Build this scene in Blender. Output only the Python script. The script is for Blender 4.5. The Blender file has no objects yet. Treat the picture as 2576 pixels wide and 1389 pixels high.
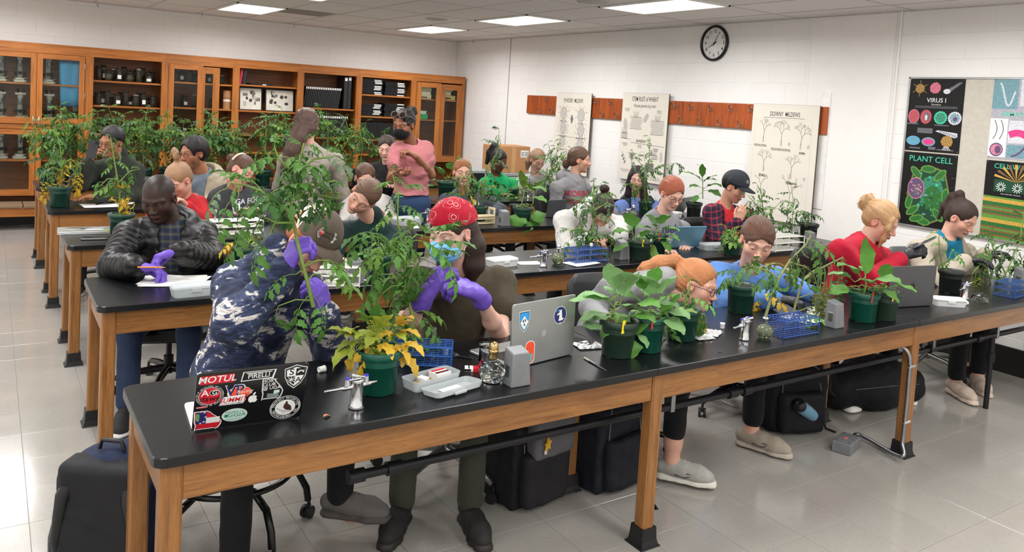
import bpy,bmesh,math,random
import numpy as np
from mathutils import Vector,Matrix
random.seed(7)
RNG=np.random.default_rng(11)
SC=bpy.context.scene
COL=SC.collection
# ---------------------------------------------------------------- camera (calibrated from the room's own lines; metres, Z up)
YAW,PITCH,ROLL=0.585308834,0.0658397832,-0.0596321197
FPX,CX,CY,CAM_Z=1993.578,1288.0,395.92,1.745
def _axes():
 fw=np.array([math.sin(YAW)*math.cos(PITCH),math.cos(YAW)*math.cos(PITCH),-math.sin(PITCH)])
 r0=np.array([math.cos(YAW),-math.sin(YAW),0.0]);d0=np.cross(fw,r0)
 r=math.cos(ROLL)*r0+math.sin(ROLL)*d0
 d=-math.sin(ROLL)*r0+math.cos(ROLL)*d0
 return r,d,fw
RT,DN,FW=_axes()
cd=bpy.data.cameras.new('camera');cam=bpy.data.objects.new('camera',cd);COL.objects.link(cam)
cam.matrix_world=Matrix(((RT[0],-DN[0],-FW[0],0),(RT[1],-DN[1],-FW[1],0),(RT[2],-DN[2],-FW[2],CAM_Z),(0,0,0,1)))
cd.sensor_width=36.0;cd.lens=36.0*FPX/2576.0
cd.shift_y=-(694.5-CY)/2576.0;cd.clip_start=0.05
SC.camera=cam
# ---------------------------------------------------------------- world, exposure
w=bpy.data.worlds.new('world');SC.world=w;w.use_nodes=True
w.node_tree.nodes['Background'].inputs[0].default_value=(0.9,0.92,1.0,1)
w.node_tree.nodes['Background'].inputs[1].default_value=0.05
SC.view_settings.view_transform='Standard';SC.view_settings.look='None'
SC.view_settings.gamma=1.0;SC.view_settings.use_curve_mapping=False
SC.view_settings.exposure=0.0
# ---------------------------------------------------------------- room dimensions and lamps
XW,YB,XL,YF,CEIL=6.25,11.2,-3.2,-2.6,2.70
LIGHT_X=(-2.25,0.16,2.57,4.98)
LIGHT_Y=(9.68,7.5,5.25,3.0,0.8,-1.4)
LAMP_W=32.0
for lx in LIGHT_X:
 for ly in LIGHT_Y:
  ld=bpy.data.lights.new('panel_lamp','AREA');ld.shape='RECTANGLE';ld.size=0.5;ld.size_y=0.98
  ld.energy=LAMP_W;ld.color=(0.985,0.99,1.0);ld.spread=math.radians(170)
  lo=bpy.data.objects.new('panel_lamp',ld);COL.objects.link(lo);lo.location=(lx,ly,CEIL-0.035)
# ---------------------------------------------------------------- from a place in the photograph to a place in the room
def ray(px,py):return RT*((px-CX)/FPX)+DN*((py-CY)/FPX)+FW
def AZ(px,py,z):
 d=ray(px,py);t=(z-CAM_Z)/d[2];return Vector((d[0]*t,d[1]*t,z))
def AY(px,py,y):
 d=ray(px,py);t=y/d[1];return Vector((d[0]*t,y,CAM_Z+d[2]*t))
def AX(px,py,x):
 d=ray(px,py);t=x/d[0];return Vector((x,d[1]*t,CAM_Z+d[2]*t))
def prj(p):
 d=np.array(p)-np.array([0,0,CAM_Z]);z=d@FW;return CX+FPX*(d@RT)/z,CY+FPX*(d@DN)/z
TZ=0.745
def TT(px,py):return AZ(px,py,TZ)
# ---------------------------------------------------------------- colours and materials
def lin(c):
 if isinstance(c,str):c=tuple(int(c[i:i+2],16)for i in(0,2,4))
 return tuple(((v/255)/12.92 if v/255<=0.04045 else((v/255+0.055)/1.055)**2.4)for v in c)+(1.0,)
class NT:
 def __init__(s,m):s.t=m.node_tree;s.n=s.t.nodes;s.l=s.t.links
 def new(s,k,**kw):
  n=s.n.new(k)
  for a,b in kw.items():setattr(n,a,b)
  return n
 def link(s,a,b):s.l.new(a,b)
 def ramp(s,src,stops,mode='LINEAR'):
  r=s.new('ShaderNodeValToRGB');e=r.color_ramp.elements;r.color_ramp.interpolation=mode
  while len(e)<len(stops):e.new(0.5)
  for q,(p,c)in zip(e,stops):q.position=p;q.color=c
  s.link(src,r.inputs[0]);return r.outputs[0]
 def coord(s,kind='Object',scale=(1,1,1),rot=(0,0,0)):
  tc=s.new('ShaderNodeTexCoord');mp=s.new('ShaderNodeMapping')
  mp.inputs['Scale'].default_value=scale;mp.inputs['Rotation'].default_value=rot
  s.link(tc.outputs[kind],mp.inputs[0]);return mp.outputs[0]
 def noise(s,vec,scale,detail=3,rough=0.55,dist=0.0):
  n=s.new('ShaderNodeTexNoise');n.inputs['Scale'].default_value=scale;n.inputs['Detail'].default_value=detail
  n.inputs['Roughness'].default_value=rough;n.inputs['Distortion'].default_value=dist
  s.link(vec,n.inputs['Vector']);return n.outputs['Fac']
 def mix(s,fac,a,b,mode='MIX'):
  m=s.new('ShaderNodeMix',data_type='RGBA',blend_type=mode)
  for i,v in((0,fac),(6,a),(7,b)):
   if hasattr(v,'node'):s.link(v,m.inputs[i])
   else:m.inputs[i].default_value=v
  return m.outputs[2]
 def math(s,op,a,b=0.0):
  m=s.new('ShaderNodeMath',operation=op)
  for i,v in((0,a),(1,b)):
   if hasattr(v,'node'):s.link(v,m.inputs[i])
   else:m.inputs[i].default_value=v
  return m.outputs[0]
MATS={}
def M(name,col=(128,128,128),rough=0.5,metal=0.0,var=0.12,vs=8.0,bump=0.0,bs=60.0,coat=0.0,trans=0.0,ior=1.45,alpha=1.0,sss=0.0,emit=None,es=1.0,stretch=(1,1,1),spec=0.5,attr=None,objvar=0.0,sheen=0.0,build=None):
 if name in MATS:return MATS[name]
 m=bpy.data.materials.new(name);m.use_nodes=True;t=NT(m);b=t.n['Principled BSDF'];MATS[name]=m
 b.inputs['Roughness'].default_value=rough;b.inputs['Metallic'].default_value=metal
 b.inputs['IOR'].default_value=ior;b.inputs['Specular IOR Level'].default_value=spec
 if coat:b.inputs['Coat Weight'].default_value=coat;b.inputs['Coat Roughness'].default_value=0.1
 if trans:b.inputs['Transmission Weight'].default_value=trans
 if alpha<1:b.inputs['Alpha'].default_value=alpha
 if sss:b.inputs['Subsurface Weight'].default_value=sss;b.inputs['Subsurface Scale'].default_value=0.006;b.inputs['Subsurface Radius'].default_value=(1,.4,.25)
 if sheen:b.inputs['Sheen Weight'].default_value=sheen
 if emit is not None:b.inputs['Emission Color'].default_value=lin(emit);b.inputs['Emission Strength'].default_value=es
 vec=t.coord('Object',stretch)
 c=lin(col)
 if attr:
  a=t.new('ShaderNodeAttribute',attribute_name=attr);base=a.outputs['Color']
 else:
  rgb=t.new('ShaderNodeRGB');rgb.outputs[0].default_value=c;base=rgb.outputs[0]
 if var:
  f=t.noise(vec,vs);g=t.ramp(f,[(0.25,(1-var,)*3+(1,)),(0.75,(1+var,)*3+(1,))])
  base=t.mix(1.0,base,g,'MULTIPLY')
 if objvar:
  oi=t.new('ShaderNodeObjectInfo');g=t.ramp(oi.outputs['Random'],[(0,(1-objvar,)*3+(1,)),(1,(1+objvar,)*3+(1,))])
  base=t.mix(1.0,base,g,'MULTIPLY')
 if build:base=build(t,vec,base,b)or base
 t.link(base,b.inputs['Base Color'])
 if bump:
  f=t.noise(vec,bs,4);bn=t.new('ShaderNodeBump');bn.inputs['Strength'].default_value=bump;bn.inputs['Distance'].default_value=0.004
  t.link(f,bn.inputs['Height']);t.link(bn.outputs[0],b.inputs['Normal'])
 return m
# ---------------------------------------------------------------- objects
def O(name,me,parent=None,mats=None,loc=None,label=None,cat=None,group=None,kind=None,rot=None):
 o=bpy.data.objects.new(name,me);COL.objects.link(o)
 if mats is not None and me is not None and not me.materials:
  for m in(mats if isinstance(mats,(list,tuple))else[mats]):me.materials.append(m)
 if parent is not None:o.parent=parent
 if loc is not None:o.location=loc
 if rot is not None:o.rotation_euler=rot
 tag(o,label,cat,group,kind);return o
def tag(o,label=None,cat=None,group=None,kind=None):
 for k,v in(('label',label),('category',cat),('group',group),('kind',kind)):
  if v:o[k]=v
 return o
def thing(name,label,cat,loc=(0,0,0),rz=0.0,group=None):
 o=O(name,None,None,None,loc,label,cat,group);o.rotation_euler=(0,0,rz);o.empty_display_size=0.05;return o
def copy_tree(o,parent=None):
 c=o.copy();COL.objects.link(c);c.parent=parent
 for ch in o.children:copy_tree(ch,c)
 return c
def basis(z,up=None):
 z=Vector(z).normalized();up=Vector(up)if up is not None else(Vector((0,0,1))if abs(z.z)<0.95 else Vector((1,0,0)))
 x=up.cross(z).normalized();y=z.cross(x);return x,y,z
class MB:
 """collects shapes, then makes one mesh"""
 def __init__(s):s.v=[];s.f=[];s.m=[];s.sm=[]
 def add(s,vs,fs,mi=0,smooth=False):
  o=len(s.v);s.v+=[tuple(p)for p in vs];s.f+=[tuple(i+o for i in f)for f in fs];s.m+=[mi]*len(fs);s.sm+=[smooth]*len(fs);return s
 def box(s,lo,hi,mi=0,bev=0.0,mat=None):
  (x0,y0,z0),(x1,y1,z1)=lo,hi
  if not bev:
   vs=[(x,y,z)for z in(z0,z1)for y in(y0,y1)for x in(x0,x1)]
   fs=[(0,2,3,1),(4,5,7,6),(0,1,5,4),(2,6,7,3),(0,4,6,2),(1,3,7,5)]
  else:
   b=bev;vs=[];idx={}
   for iz,z in enumerate((z0,z1)):
    for iy,y in enumerate((y0,y1)):
     for ix,x in enumerate((x0,x1)):
      sx,sy,sz=(1-2*ix)*b,(1-2*iy)*b,(1-2*iz)*b
      for a,p in enumerate(((x,y+sy,z+sz),(x+sx,y,z+sz),(x+sx,y+sy,z))):
       idx[(ix,iy,iz,a)]=len(vs);vs.append(p)
   fs=[]
   q=lambda*k:fs.append(tuple(idx[i]for i in k))
   for i in(0,1):
    r=(lambda l:l)if i else(lambda l:l[::-1])
    q(*r([(i,0,0,0),(i,1,0,0),(i,1,1,0),(i,0,1,0)]))
    q(*r([(0,i,0,1),(0,i,1,1),(1,i,1,1),(1,i,0,1)]))
    q(*r([(0,0,i,2),(1,0,i,2),(1,1,i,2),(0,1,i,2)]))
   for i in(0,1):
    for j in(0,1):
     r=(lambda l:l)if i==j else(lambda l:l[::-1])
     q(*r([(i,j,0,0),(i,j,0,1),(i,j,1,1),(i,j,1,0)])[::-1])
     q(*r([(i,0,j,0),(i,0,j,2),(i,1,j,2),(i,1,j,0)]))
     q(*r([(0,i,j,1),(0,i,j,2),(1,i,j,2),(1,i,j,1)])[::-1])
     for k in(0,1):
      l=[(i,j,k,0),(i,j,k,1),(i,j,k,2)]
      q(*(l if(i+j+k)%2 else l[::-1]))
  if mat is not None:vs=[mat@Vector(p)for p in vs]
  return s.add(vs,fs,mi)
 def cyl(s,a,b,r0,r1=None,n=12,mi=0,caps=True,smooth=True,up=None):
  r1=r0 if r1 is None else r1;a,b=Vector(a),Vector(b);x,y,z=basis(b-a,up)
  vs=[]
  for p,r in((a,r0),(b,r1)):vs+=[p+x*(math.cos(2*math.pi*i/n)*r)+y*(math.sin(2*math.pi*i/n)*r)for i in range(n)]
  s.add(vs,[(i,(i+1)%n,n+(i+1)%n,n+i)for i in range(n)],mi,smooth)
  if caps:s.add(vs,[tuple(range(n))[::-1],tuple(range(n,2*n))],mi)
  return s
 def tube(s,path,r,n=8,mi=0,caps=True,closed=False):
  P=[Vector(p)for p in path];m=len(P);rs=r if isinstance(r,(list,tuple))else[r]*m
  vs=[];x=None
  for i,p in enumerate(P):
   t=(P[(i+1)%m]-P[i-1])if closed else(P[min(i+1,m-1)]-P[max(i-1,0)])
   if t.length<1e-9:t=Vector((0,0,1))
   t.normalize()
   if x is None:x,y,_=basis(t)
   else:
    x=x-t*x.dot(t)
    if x.length<1e-6:x,y,_=basis(t)
    x.normalize();y=t.cross(x)
   vs+=[p+x*(math.cos(2*math.pi*k/n)*rs[i])+y*(math.sin(2*math.pi*k/n)*rs[i])for k in range(n)]
  fs=[(i*n+k,i*n+(k+1)%n,(i+1)%m*n+(k+1)%n,(i+1)%m*n+k)for i in range(m if closed else m-1)for k in range(n)]
  s.add(vs,fs,mi,True)
  if caps and not closed:s.add(vs[:n],[tuple(range(n))[::-1]],mi);s.add(vs[-n:],[tuple(range(n))],mi)
  return s
 def lathe(s,prof,n=20,c=(0,0,0),mi=0,smooth=True,closed=False):
  vs=[(c[0]+r*math.cos(2*math.pi*k/n),c[1]+r*math.sin(2*math.pi*k/n),c[2]+z)for r,z in prof for k in range(n)]
  m=len(prof)
  fs=[(i*n+k,i*n+(k+1)%n,(i+1)%m*n+(k+1)%n,(i+1)%m*n+k)for i in range(m if closed else m-1)for k in range(n)]
  return s.add(vs,fs,mi,smooth)
 def prism(s,pts,z0,z1,mi=0,mat=None,top=True,bottom=True):
  n=len(pts);vs=[(x,y,z0)for x,y in pts]+[(x,y,z1)for x,y in pts]
  if mat is not None:vs=[mat@Vector(p)for p in vs]
  fs=[(i,(i+1)%n,n+(i+1)%n,n+i)for i in range(n)]
  if bottom:fs.append(tuple(range(n))[::-1])
  if top:fs.append(tuple(range(n,2*n)))
  return s.add(vs,fs,mi)
 def ball(s,c,r,n=12,m=8,mi=0,sc=(1,1,1)):
  c=Vector(c);vs=[]
  for i in range(m+1):
   th=math.pi*i/m
   vs+=[(c.x+sc[0]*r*math.sin(th)*math.cos(2*math.pi*k/n),c.y+sc[1]*r*math.sin(th)*math.sin(2*math.pi*k/n),c.z-sc[2]*r*math.cos(th))for k in range(n)]
  return s.add(vs,[(i*n+k,i*n+(k+1)%n,(i+1)*n+(k+1)%n,(i+1)*n+k)for i in range(m)for k in range(n)],mi,True)
 def quad(s,a,b,c,d,mi=0):return s.add([a,b,c,d],[(0,1,2,3)],mi)
 def xf(s,mat):s.v=[tuple(mat@Vector(p))for p in s.v];return s
 def mesh(s,name='mesh'):
  me=bpy.data.meshes.new(name);me.from_pydata(s.v,[],s.f);me.polygons.foreach_set('material_index',s.m);me.polygons.foreach_set('use_smooth',s.sm)
  return me
 def build(s,name,mats,parent=None,**kw):return O(name,s.mesh(name),parent,mats,**kw)
def TR(loc=(0,0,0),rz=0.0,rx=0.0,ry=0.0,sc=1.0):
 return Matrix.Translation(Vector(loc))@Matrix.Rotation(rz,4,'Z')@Matrix.Rotation(ry,4,'Y')@Matrix.Rotation(rx,4,'X')@Matrix.Scale(sc,4)
def frame(o,x,y,z):
 """matrix with the given origin and axes"""
 return Matrix(((x[0],y[0],z[0],o[0]),(x[1],y[1],z[1],o[1]),(x[2],y[2],z[2],o[2]),(0,0,0,1)))
def rrect(w,h,r,n=4,cx=0,cy=0):
 pts=[]
 for(sx,sy,a0)in((1,-1,-90),(1,1,0),(-1,1,90),(-1,-1,180)):
  for i in range(n+1):
   a=math.radians(a0+90*i/n);pts.append((cx+sx*(w/2-r)+r*math.cos(a),cy+sy*(h/2-r)+r*math.sin(a)))
 return pts
def ell(rx,ry,n=24,cx=0,cy=0):return[(cx+rx*math.cos(2*math.pi*i/n),cy+ry*math.sin(2*math.pi*i/n))for i in range(n)]
def slab(pts,z0,z1,bev,mb,mi=0,mat=None):
 """a prism with softened upper and lower rims (outline is convex, counter-clockwise)"""
 cx=sum(p[0]for p in pts)/len(pts);cy=sum(p[1]for p in pts)/len(pts)
 def inset(d):
  out=[]
  n=len(pts)
  for i in range(n):
   a,b,c=pts[i-1],pts[i],pts[(i+1)%n]
   e1=Vector((b[0]-a[0],b[1]-a[1])).normalized();e2=Vector((c[0]-b[0],c[1]-b[1])).normalized()
   nn=Vector((-(e1.y+e2.y),e1.x+e2.x));k=nn.length
   nn=nn/k if k>1e-6 else Vector((0,0))
   out.append((b[0]+nn.x*d,b[1]+nn.y*d))
  return out
 ins=inset(bev);n=len(pts)
 vs=[(x,y,z0)for x,y in ins]+[(x,y,z0+bev)for x,y in pts]+[(x,y,z1-bev)for x,y in pts]+[(x,y,z1)for x,y in ins]
 if mat is not None:vs=[mat@Vector(p)for p in vs]
 fs=[(j*n+i,j*n+(i+1)%n,(j+1)*n+(i+1)%n,(j+1)*n+i)for j in range(3)for i in range(n)]
 mb.add(vs,fs+[tuple(range(n))[::-1],tuple(range(3*n,4*n))],mi);return mb
# ---------------------------------------------------------------- flat print: lettering and line drawings, as geometry in a local x-y plane
_font_cache={}
def text_mesh(txt,size=1.0,bold=0.0,align='CENTER',italic=0.0):
 """triangles of a line of lettering (local x right, y up); cached"""
 bold=min(bold,.012);key=(txt,size,bold,align,italic)
 if key not in _font_cache:
  c=bpy.data.curves.new('lettering','FONT');c.body=txt;c.size=size;c.align_x=align;c.align_y='CENTER';c.offset=bold;c.shear=italic;c.resolution_u=3
  o=bpy.data.objects.new('lettering',c);COL.objects.link(o)
  me=bpy.data.meshes.new_from_object(o.evaluated_get(bpy.context.evaluated_depsgraph_get()))
  _font_cache[key]=([tuple(v.co)for v in me.vertices],[tuple(p.vertices)for p in me.polygons])
  bpy.data.objects.remove(o);bpy.data.curves.remove(c);bpy.data.meshes.remove(me)
 return _font_cache[key]
class Ink(MB):
 """a sheet of print: everything lies at height z above a local plane"""
 def __init__(s,z=0.0006):super().__init__();s.z=z;s.k=0;s.done=[]
 def next(s,nm='print'):
  """ends one printed figure; what follows is another"""
  if s.v:s.done.append((nm,s.v,s.f,s.m));s.v,s.f,s.m=[],[],[]
 def parts(s,mats,parent,mat=None,last='print'):
  s.next(last)
  for nm,v,f,m in s.done:
   b=MB();b.v=[tuple(mat@Vector(p))for p in v]if mat is not None else v;b.f,b.m,b.sm=f,m,[False]*len(f);O(nm,b.mesh(nm),parent,mats,kind='stuff' if nm in('print','drawing','captions')else None)
 def _z(s,z):s.k+=1;return(s.z if z is None else z)+s.k*0.0000015
 def text(s,txt,x,y,size,mi=0,bold=0.0,align='CENTER',sx=1.0,rot=0.0,z=None,italic=0.0,arc=None):
  z=s._z(z);ca,sa=math.cos(rot),math.sin(rot)
  if arc is not None:
   R_,a0,up=arc;n=len(txt);step=size*0.72*sx/R_
   for i,ch in enumerate(txt):
    if ch==' ':continue
    a=a0-up*(i-(n-1)/2)*step
    s.text(ch,x+R_*math.cos(a),y+R_*math.sin(a),size,mi,bold,'CENTER',sx,a-up*math.pi/2,z)
   return s
  vs,fs=text_mesh(txt,1.0,bold,align,italic)
  P=[(vx*size*sx,vy*size)for vx,vy,_ in vs]
  return s.add([(x+px*ca-py*sa,y+px*sa+py*ca,z)for px,py in P],fs,mi)
 def poly(s,pts,mi=0,z=None):z=s._z(z);return s.add([(x,y,z)for x,y in pts],[tuple(range(len(pts)))],mi)
 def line(s,pts,wd,mi=0,closed=False,z=None):
  z=s._z(z);n=len(pts);vs=[]
  for i,p in enumerate(pts):
   a=pts[i-1]if(i or closed)else p;b=pts[(i+1)%n]if(i<n-1 or closed)else p
   dx,dy=b[0]-a[0],b[1]-a[1];L=math.hypot(dx,dy)or 1;nx,ny=-dy/L*wd/2,dx/L*wd/2
   vs+=[(p[0]-nx,p[1]-ny,z),(p[0]+nx,p[1]+ny,z)]
  return s.add(vs,[(2*i,2*((i+1)%n),2*((i+1)%n)+1,2*i+1)for i in range(n if closed else n-1)],mi)
 def rect(s,x0,y0,x1,y1,mi=0,z=None):return s.poly([(x0,y0),(x1,y0),(x1,y1),(x0,y1)],mi,z)
 def disc(s,x,y,rx,ry=None,mi=0,n=24,z=None,rot=0.0):
  ry=rx if ry is None else ry;c,q=math.cos(rot),math.sin(rot)
  return s.poly([(x+a*c-b*q,y+a*q+b*c)for a,b in ell(rx,ry,n)],mi,z)
 def ring(s,x,y,rx,ry,wd,mi=0,n=28,z=None):return s.line(ell(rx,ry,n,x,y),wd,mi,True,z)
# ---------------------------------------------------------------- surface materials
def _wood(scale_axis,dark,light,ring=3.0):
 def f(t,vec,base,b):
  v2=t.coord('Object',scale_axis)
  n=t.noise(v2,2.2,5,0.6,0.8);g=t.ramp(n,[(0.3,lin(dark)),(0.5,lin(light)),(0.62,lin(tuple(min(255,c*1.08)for c in light))),(0.75,lin(dark))])
  f2=t.noise(t.coord('Object',tuple(k*4 for k in scale_axis)),6,3);k=t.ramp(f2,[(0.35,(.86,.84,.82,1)),(0.6,(1.05,1.05,1.05,1))])
  oi=t.new('ShaderNodeObjectInfo');ov=t.ramp(oi.outputs['Random'],[(0,(.9,.9,.9,1)),(1,(1.08,1.08,1.08,1))])
  return t.mix(1.0,t.mix(1.0,g,k,'MULTIPLY'),ov,'MULTIPLY')
 return f
def wood(name,axis,dark,light,rough=0.38):
 sc={'x':(1,14,14),'y':(14,1,14),'z':(14,14,1)}[axis]
 return M(name,light,rough,var=0,coat=0.15,build=_wood(sc,dark,light))
OAK_X=wood('oak_apron','x',(108,67,31),(136,92,48));OAK_Y=wood('oak_end','y',(108,67,31),(136,92,48));OAK_Z=wood('oak_leg','z',(108,67,31),(136,92,48))
CAB_X=wood('cabinet_wood_rail','x',(136,76,26),(164,98,38));CAB_Z=wood('cabinet_wood_stile','z',(136,76,26),(164,98,38));CAB_IN=wood('cabinet_wood_inside','x',(104,60,28),(128,78,40),0.5)
EPOXY=M('black_epoxy_top',(18,19,21),0.27,var=0.15,vs=5,spec=0.5,bump=0.03,bs=240)
PAINT=M('cream_block_paint',(234,232,229),0.55,var=0.02,vs=3,bump=0.12,bs=90,objvar=0.006)
MORTAR=M('painted_joint',(226,224,221),0.7,var=0.03)
def _vct(t,vec,base,b):
 n=t.noise(t.coord('Object',(1,1,1)),100,3,0.5);s=t.ramp(n,[(0.60,(1,1,1,1)),(0.68,(.84,.82,.80,1))])
 n2=t.noise(t.coord('Object',(1,1,1)),1.3,4);s2=t.ramp(n2,[(0.3,(.93,.92,.9,1)),(0.7,(1.04,1.04,1.04,1))])
 n3=t.noise(t.coord('Object',(1,1,1)),2.0,5);rr=t.ramp(n3,[(0.3,(.10,.10,.10,1)),(0.75,(.26,.26,.26,1))]);t.link(rr,b.inputs['Roughness'])
 return t.mix(1.0,t.mix(1.0,base,s,'MULTIPLY'),s2,'MULTIPLY')
VCT=M('vinyl_floor_tile',(154,150,144),0.2,var=0.03,vs=30,objvar=0.025,coat=0.25,build=_vct)
JOINT=M('floor_joint',(132,129,124),0.6)
ACOUSTIC=M('acoustic_ceiling_tile',(226,222,219),0.9,var=0.04,vs=60,bump=0.25,bs=220,objvar=0.02)
TBAR=M('ceiling_grid_bar',(188,184,180),0.5)
BLACKRUB=M('black_rubber',(22,21,21),0.45,var=0.1)
WHITEMETAL=M('white_enamel',(232,230,226),0.4)
LENS=M('lamp_lens',(255,250,240),0.5,var=0,emit=(255,249,238),es=3.2)
# ---------------------------------------------------------------- floor
def slab_box(name,lo,hi,mat,**kw):return MB().box(lo,hi).build(name,mat,**kw)
floor=slab_box('floor',(XL,YF,-0.12),(XW,YB,-0.003),JOINT,kind='structure')
TS=0.3048;g=0.0008
tile_me=MB().box((g,g,-0.004),(TS-g,TS-g,0.0),bev=0.0008).mesh('floor_tile');tile_me.materials.append(VCT)
cells=[(i,j)for i in range(int((XW-XL)/TS))for j in range(int((YB-YF)/TS))]
def floor_key(c):
 x,y=XL+(c[0]+.5)*TS,YF+(c[1]+.5)*TS;d=np.array([x,y,-CAM_Z]);z=d@FW
 if z<0.6:return 1e6+z
 px,py=CX+FPX*(d@RT)/z,CY+FPX*(d@DN)/z
 return z+(0 if-120<px<2700 and py<1500 else 1e5)
cells.sort(key=floor_key)
for(i,j)in cells[:300]:O('floor_tile',tile_me,floor,loc=(XL+i*TS,YF+j*TS,0))
rest=MB()
for(i,j)in cells[300:]:rest.box((XL+i*TS+g,YF+j*TS+g,-0.004),(XL+(i+1)*TS-g,YF+(j+1)*TS-g,0.0))
rest.build('floor_tiles',VCT,floor,kind='stuff')
# ---------------------------------------------------------------- block walls
def blocks(wall,axis,face,a0,a1,z0,z1,lim=290,skip=None,zoff=0.065):
 """painted concrete blocks, slightly proud of the joints, on the wall plane"""
 L,H,gg,t=0.4064,0.2032,0.0011,0.0022
 if axis=='y':me=MB().box((face-t,gg,gg),(face+0.02,L-gg,H-gg),bev=0.0022).mesh('block')
 else:me=MB().box((gg,face-t,gg),(L-gg,face+0.02,H-gg),bev=0.0022).mesh('block')
 me.materials.append(PAINT);spots=[]
 k=0;z=z0+zoff-H
 while z<z1:
  a=a0-(L/2 if k%2 else 0)
  while a<a1:
   spots.append((a,z));a+=L
  z+=H;k+=1
 spots.sort(key=lambda s:s[0]if axis=='y' and False else(abs(s[0]-5.5)))
 rest=MB()
 for q,(a,z)in enumerate(spots):
  zz=max(z,z0);hh=min(z+H,z1)
  aa,bb=max(a,a0),min(a+L,a1)
  for s0,s1 in skip or():
   if aa<s0<bb:bb=s0
   elif aa<s1<bb:aa=s1
   elif s0<=aa and bb<=s1:bb=aa
  if bb-aa<0.04 or hh-zz<0.03:continue
  if q<lim and hh-zz>H*0.99 and bb-aa>L*0.99:O('block',me,wall,loc=(0,a,z)if axis=='y' else(a,0,z))
  elif q<lim:
   if axis=='y':MB().box((face-t,aa+gg,zz+gg),(face+0.02,bb-gg,hh-gg),bev=0.0022).build('block',PAINT,wall)
   else:MB().box((aa+gg,face-t,zz+gg),(bb-gg,face+0.02,hh-gg),bev=0.0022).build('block',PAINT,wall)
  else:
   if axis=='y':rest.box((face-t,aa+gg,zz+gg),(face+0.02,bb-gg,hh-gg))
   else:rest.box((aa+gg,face-t,zz+gg),(bb-gg,face+0.02,hh-gg))
 if rest.v:rest.build('blocks',PAINT,wall,kind='stuff')
wall_right=slab_box('wall_right',(XW+0.0,YF,0),(XW+0.2,YB+0.2,CEIL),MORTAR,kind='structure')
blocks(wall_right,'y',XW,1.6,YB,0.0,CEIL,skip=[(3.80,4.60)],zoff=0.0685)
wall_back=slab_box('wall_back',(XL-0.2,YB,0),(XW,YB+0.2,CEIL),MORTAR,kind='structure')
blocks(wall_back,'x',YB,XL,XW-0.003,1.94,CEIL,skip=None,zoff=0.10,lim=110)
slab_box('wall_left',(XL-0.2,YF,0),(XL,YB,CEIL),PAINT,kind='structure')
slab_box('wall_front',(XL-0.2,YF-0.2,0),(XW+0.2,YF,CEIL),PAINT,kind='structure')
MB().box((XW-0.006,3.80,0),(XW+0.01,4.60,CEIL-0.002),bev=0.002).build('pier',M('smooth_wall_paint',(236,233,229),0.5,var=0.02),wall_right)
MB().cyl((XW-0.014,3.757,0.2),(XW-0.014,3.757,CEIL),0.011,n=10).build('conduit',PAINT,wall_right)
MB().box((XW-0.009,9.62,0.2),(XW+0.002,9.635,CEIL),bev=0.002).build('joint_strip',M('grey_sealant',(168,164,160),0.7),wall_right)
MB().box((XW-0.013,YF,0),(XW,YB,0.20),bev=0.004).build('baseboard_right',M('black_cove_base',(30,29,29),0.42,var=0.1),kind='structure')
# ---------------------------------------------------------------- ceiling of lay-in tiles
ceiling=slab_box('ceiling',(XL-0.2,YF-0.2,CEIL+0.012),(XW+0.2,YB+0.2,CEIL+0.15),TBAR,kind='structure')
TX,TY=0.6025,1.10
x_lines=[2.57-TX/2+k*TX for k in range(-10,7)];y_lines=[7.5-TY/2+k*TY for k in range(-10,5)]
ct=MB().box((0.006,0.006,0.003),(TX-0.006,TY-0.006,0.011),bev=0.003).mesh('ceiling_tile');ct.materials.append(ACOUSTIC)
lamps=[(lx,ly)for lx in LIGHT_X for ly in LIGHT_Y]
for x in x_lines:
 for y in y_lines:
  if any(abs(x+TX/2-lx)<0.2 and abs(y+TY/2-ly)<0.3 for lx,ly in lamps):continue
  if x+TX<XL or y+TY<YF or x>XW or y>YB:continue
  O('ceiling_tile',ct,ceiling,loc=(x,y,CEIL))
bars=MB()
for x in x_lines:bars.box((x-0.007,YF,CEIL),(x+0.007,YB,CEIL+0.012))
for y in y_lines:bars.box((XL,y-0.007,CEIL+0.0006),(XW,y+0.007,CEIL+0.012))
bars.build('grid_bars',TBAR,ceiling,kind='stuff')
MB().box((XW-0.02,YF,CEIL-0.003),(XW,YB,CEIL+0.01)).box((XL,YB-0.02,CEIL-0.003),(XW,YB,CEIL+0.01)).build('edge_angle',TBAR,ceiling)
def ceiling_lamp(lx,ly,label):
 t=thing('ceiling_light',label,'light',(lx,ly,CEIL),group='recessed ceiling lights')
 w2,l2=TX/2-0.012,0.535;f=MB()
 for a,b in(((-w2,-l2),(w2,-l2+0.03)),((-w2,l2-0.03),(w2,l2)),((-w2,-l2),(-w2+0.03,l2)),((w2-0.03,-l2),(w2,l2))):
  f.box((a[0],a[1],-0.012),(b[0],b[1],0.008),bev=0.003)
 f.build('frame',WHITEMETAL,t)
 d=MB();nx,ny=8,2;vs=[]
 for i in range(nx+1):
  for j in(0,1,2,3):
   u=-1+2*i/nx;v=(-1,-0.86,0.86,1)[j]
   vs.append((u*(w2-0.03),v*(l2-0.03),-0.002-(0.012*(1-u*u)if 0<j<3 else 0)))
 fs=[(i*4+j,i*4+j+1,(i+1)*4+j+1,(i+1)*4+j)for i in range(nx)for j in range(3)]
 d.add(vs,fs,0,True).build('diffuser',LENS,t)
lab={(2.57,9.68):'bright recessed ceiling light above the glass-door cabinets',(2.57,7.5):'ceiling light cut by the top edge, left of the two middle lights',(4.98,9.68):'smallest bright ceiling light, near the corner of the room',(4.98,7.5):'bright recessed ceiling light between the smallest and the largest',(4.98,5.25):'largest bright ceiling light, nearest the wall clock'}
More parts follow.
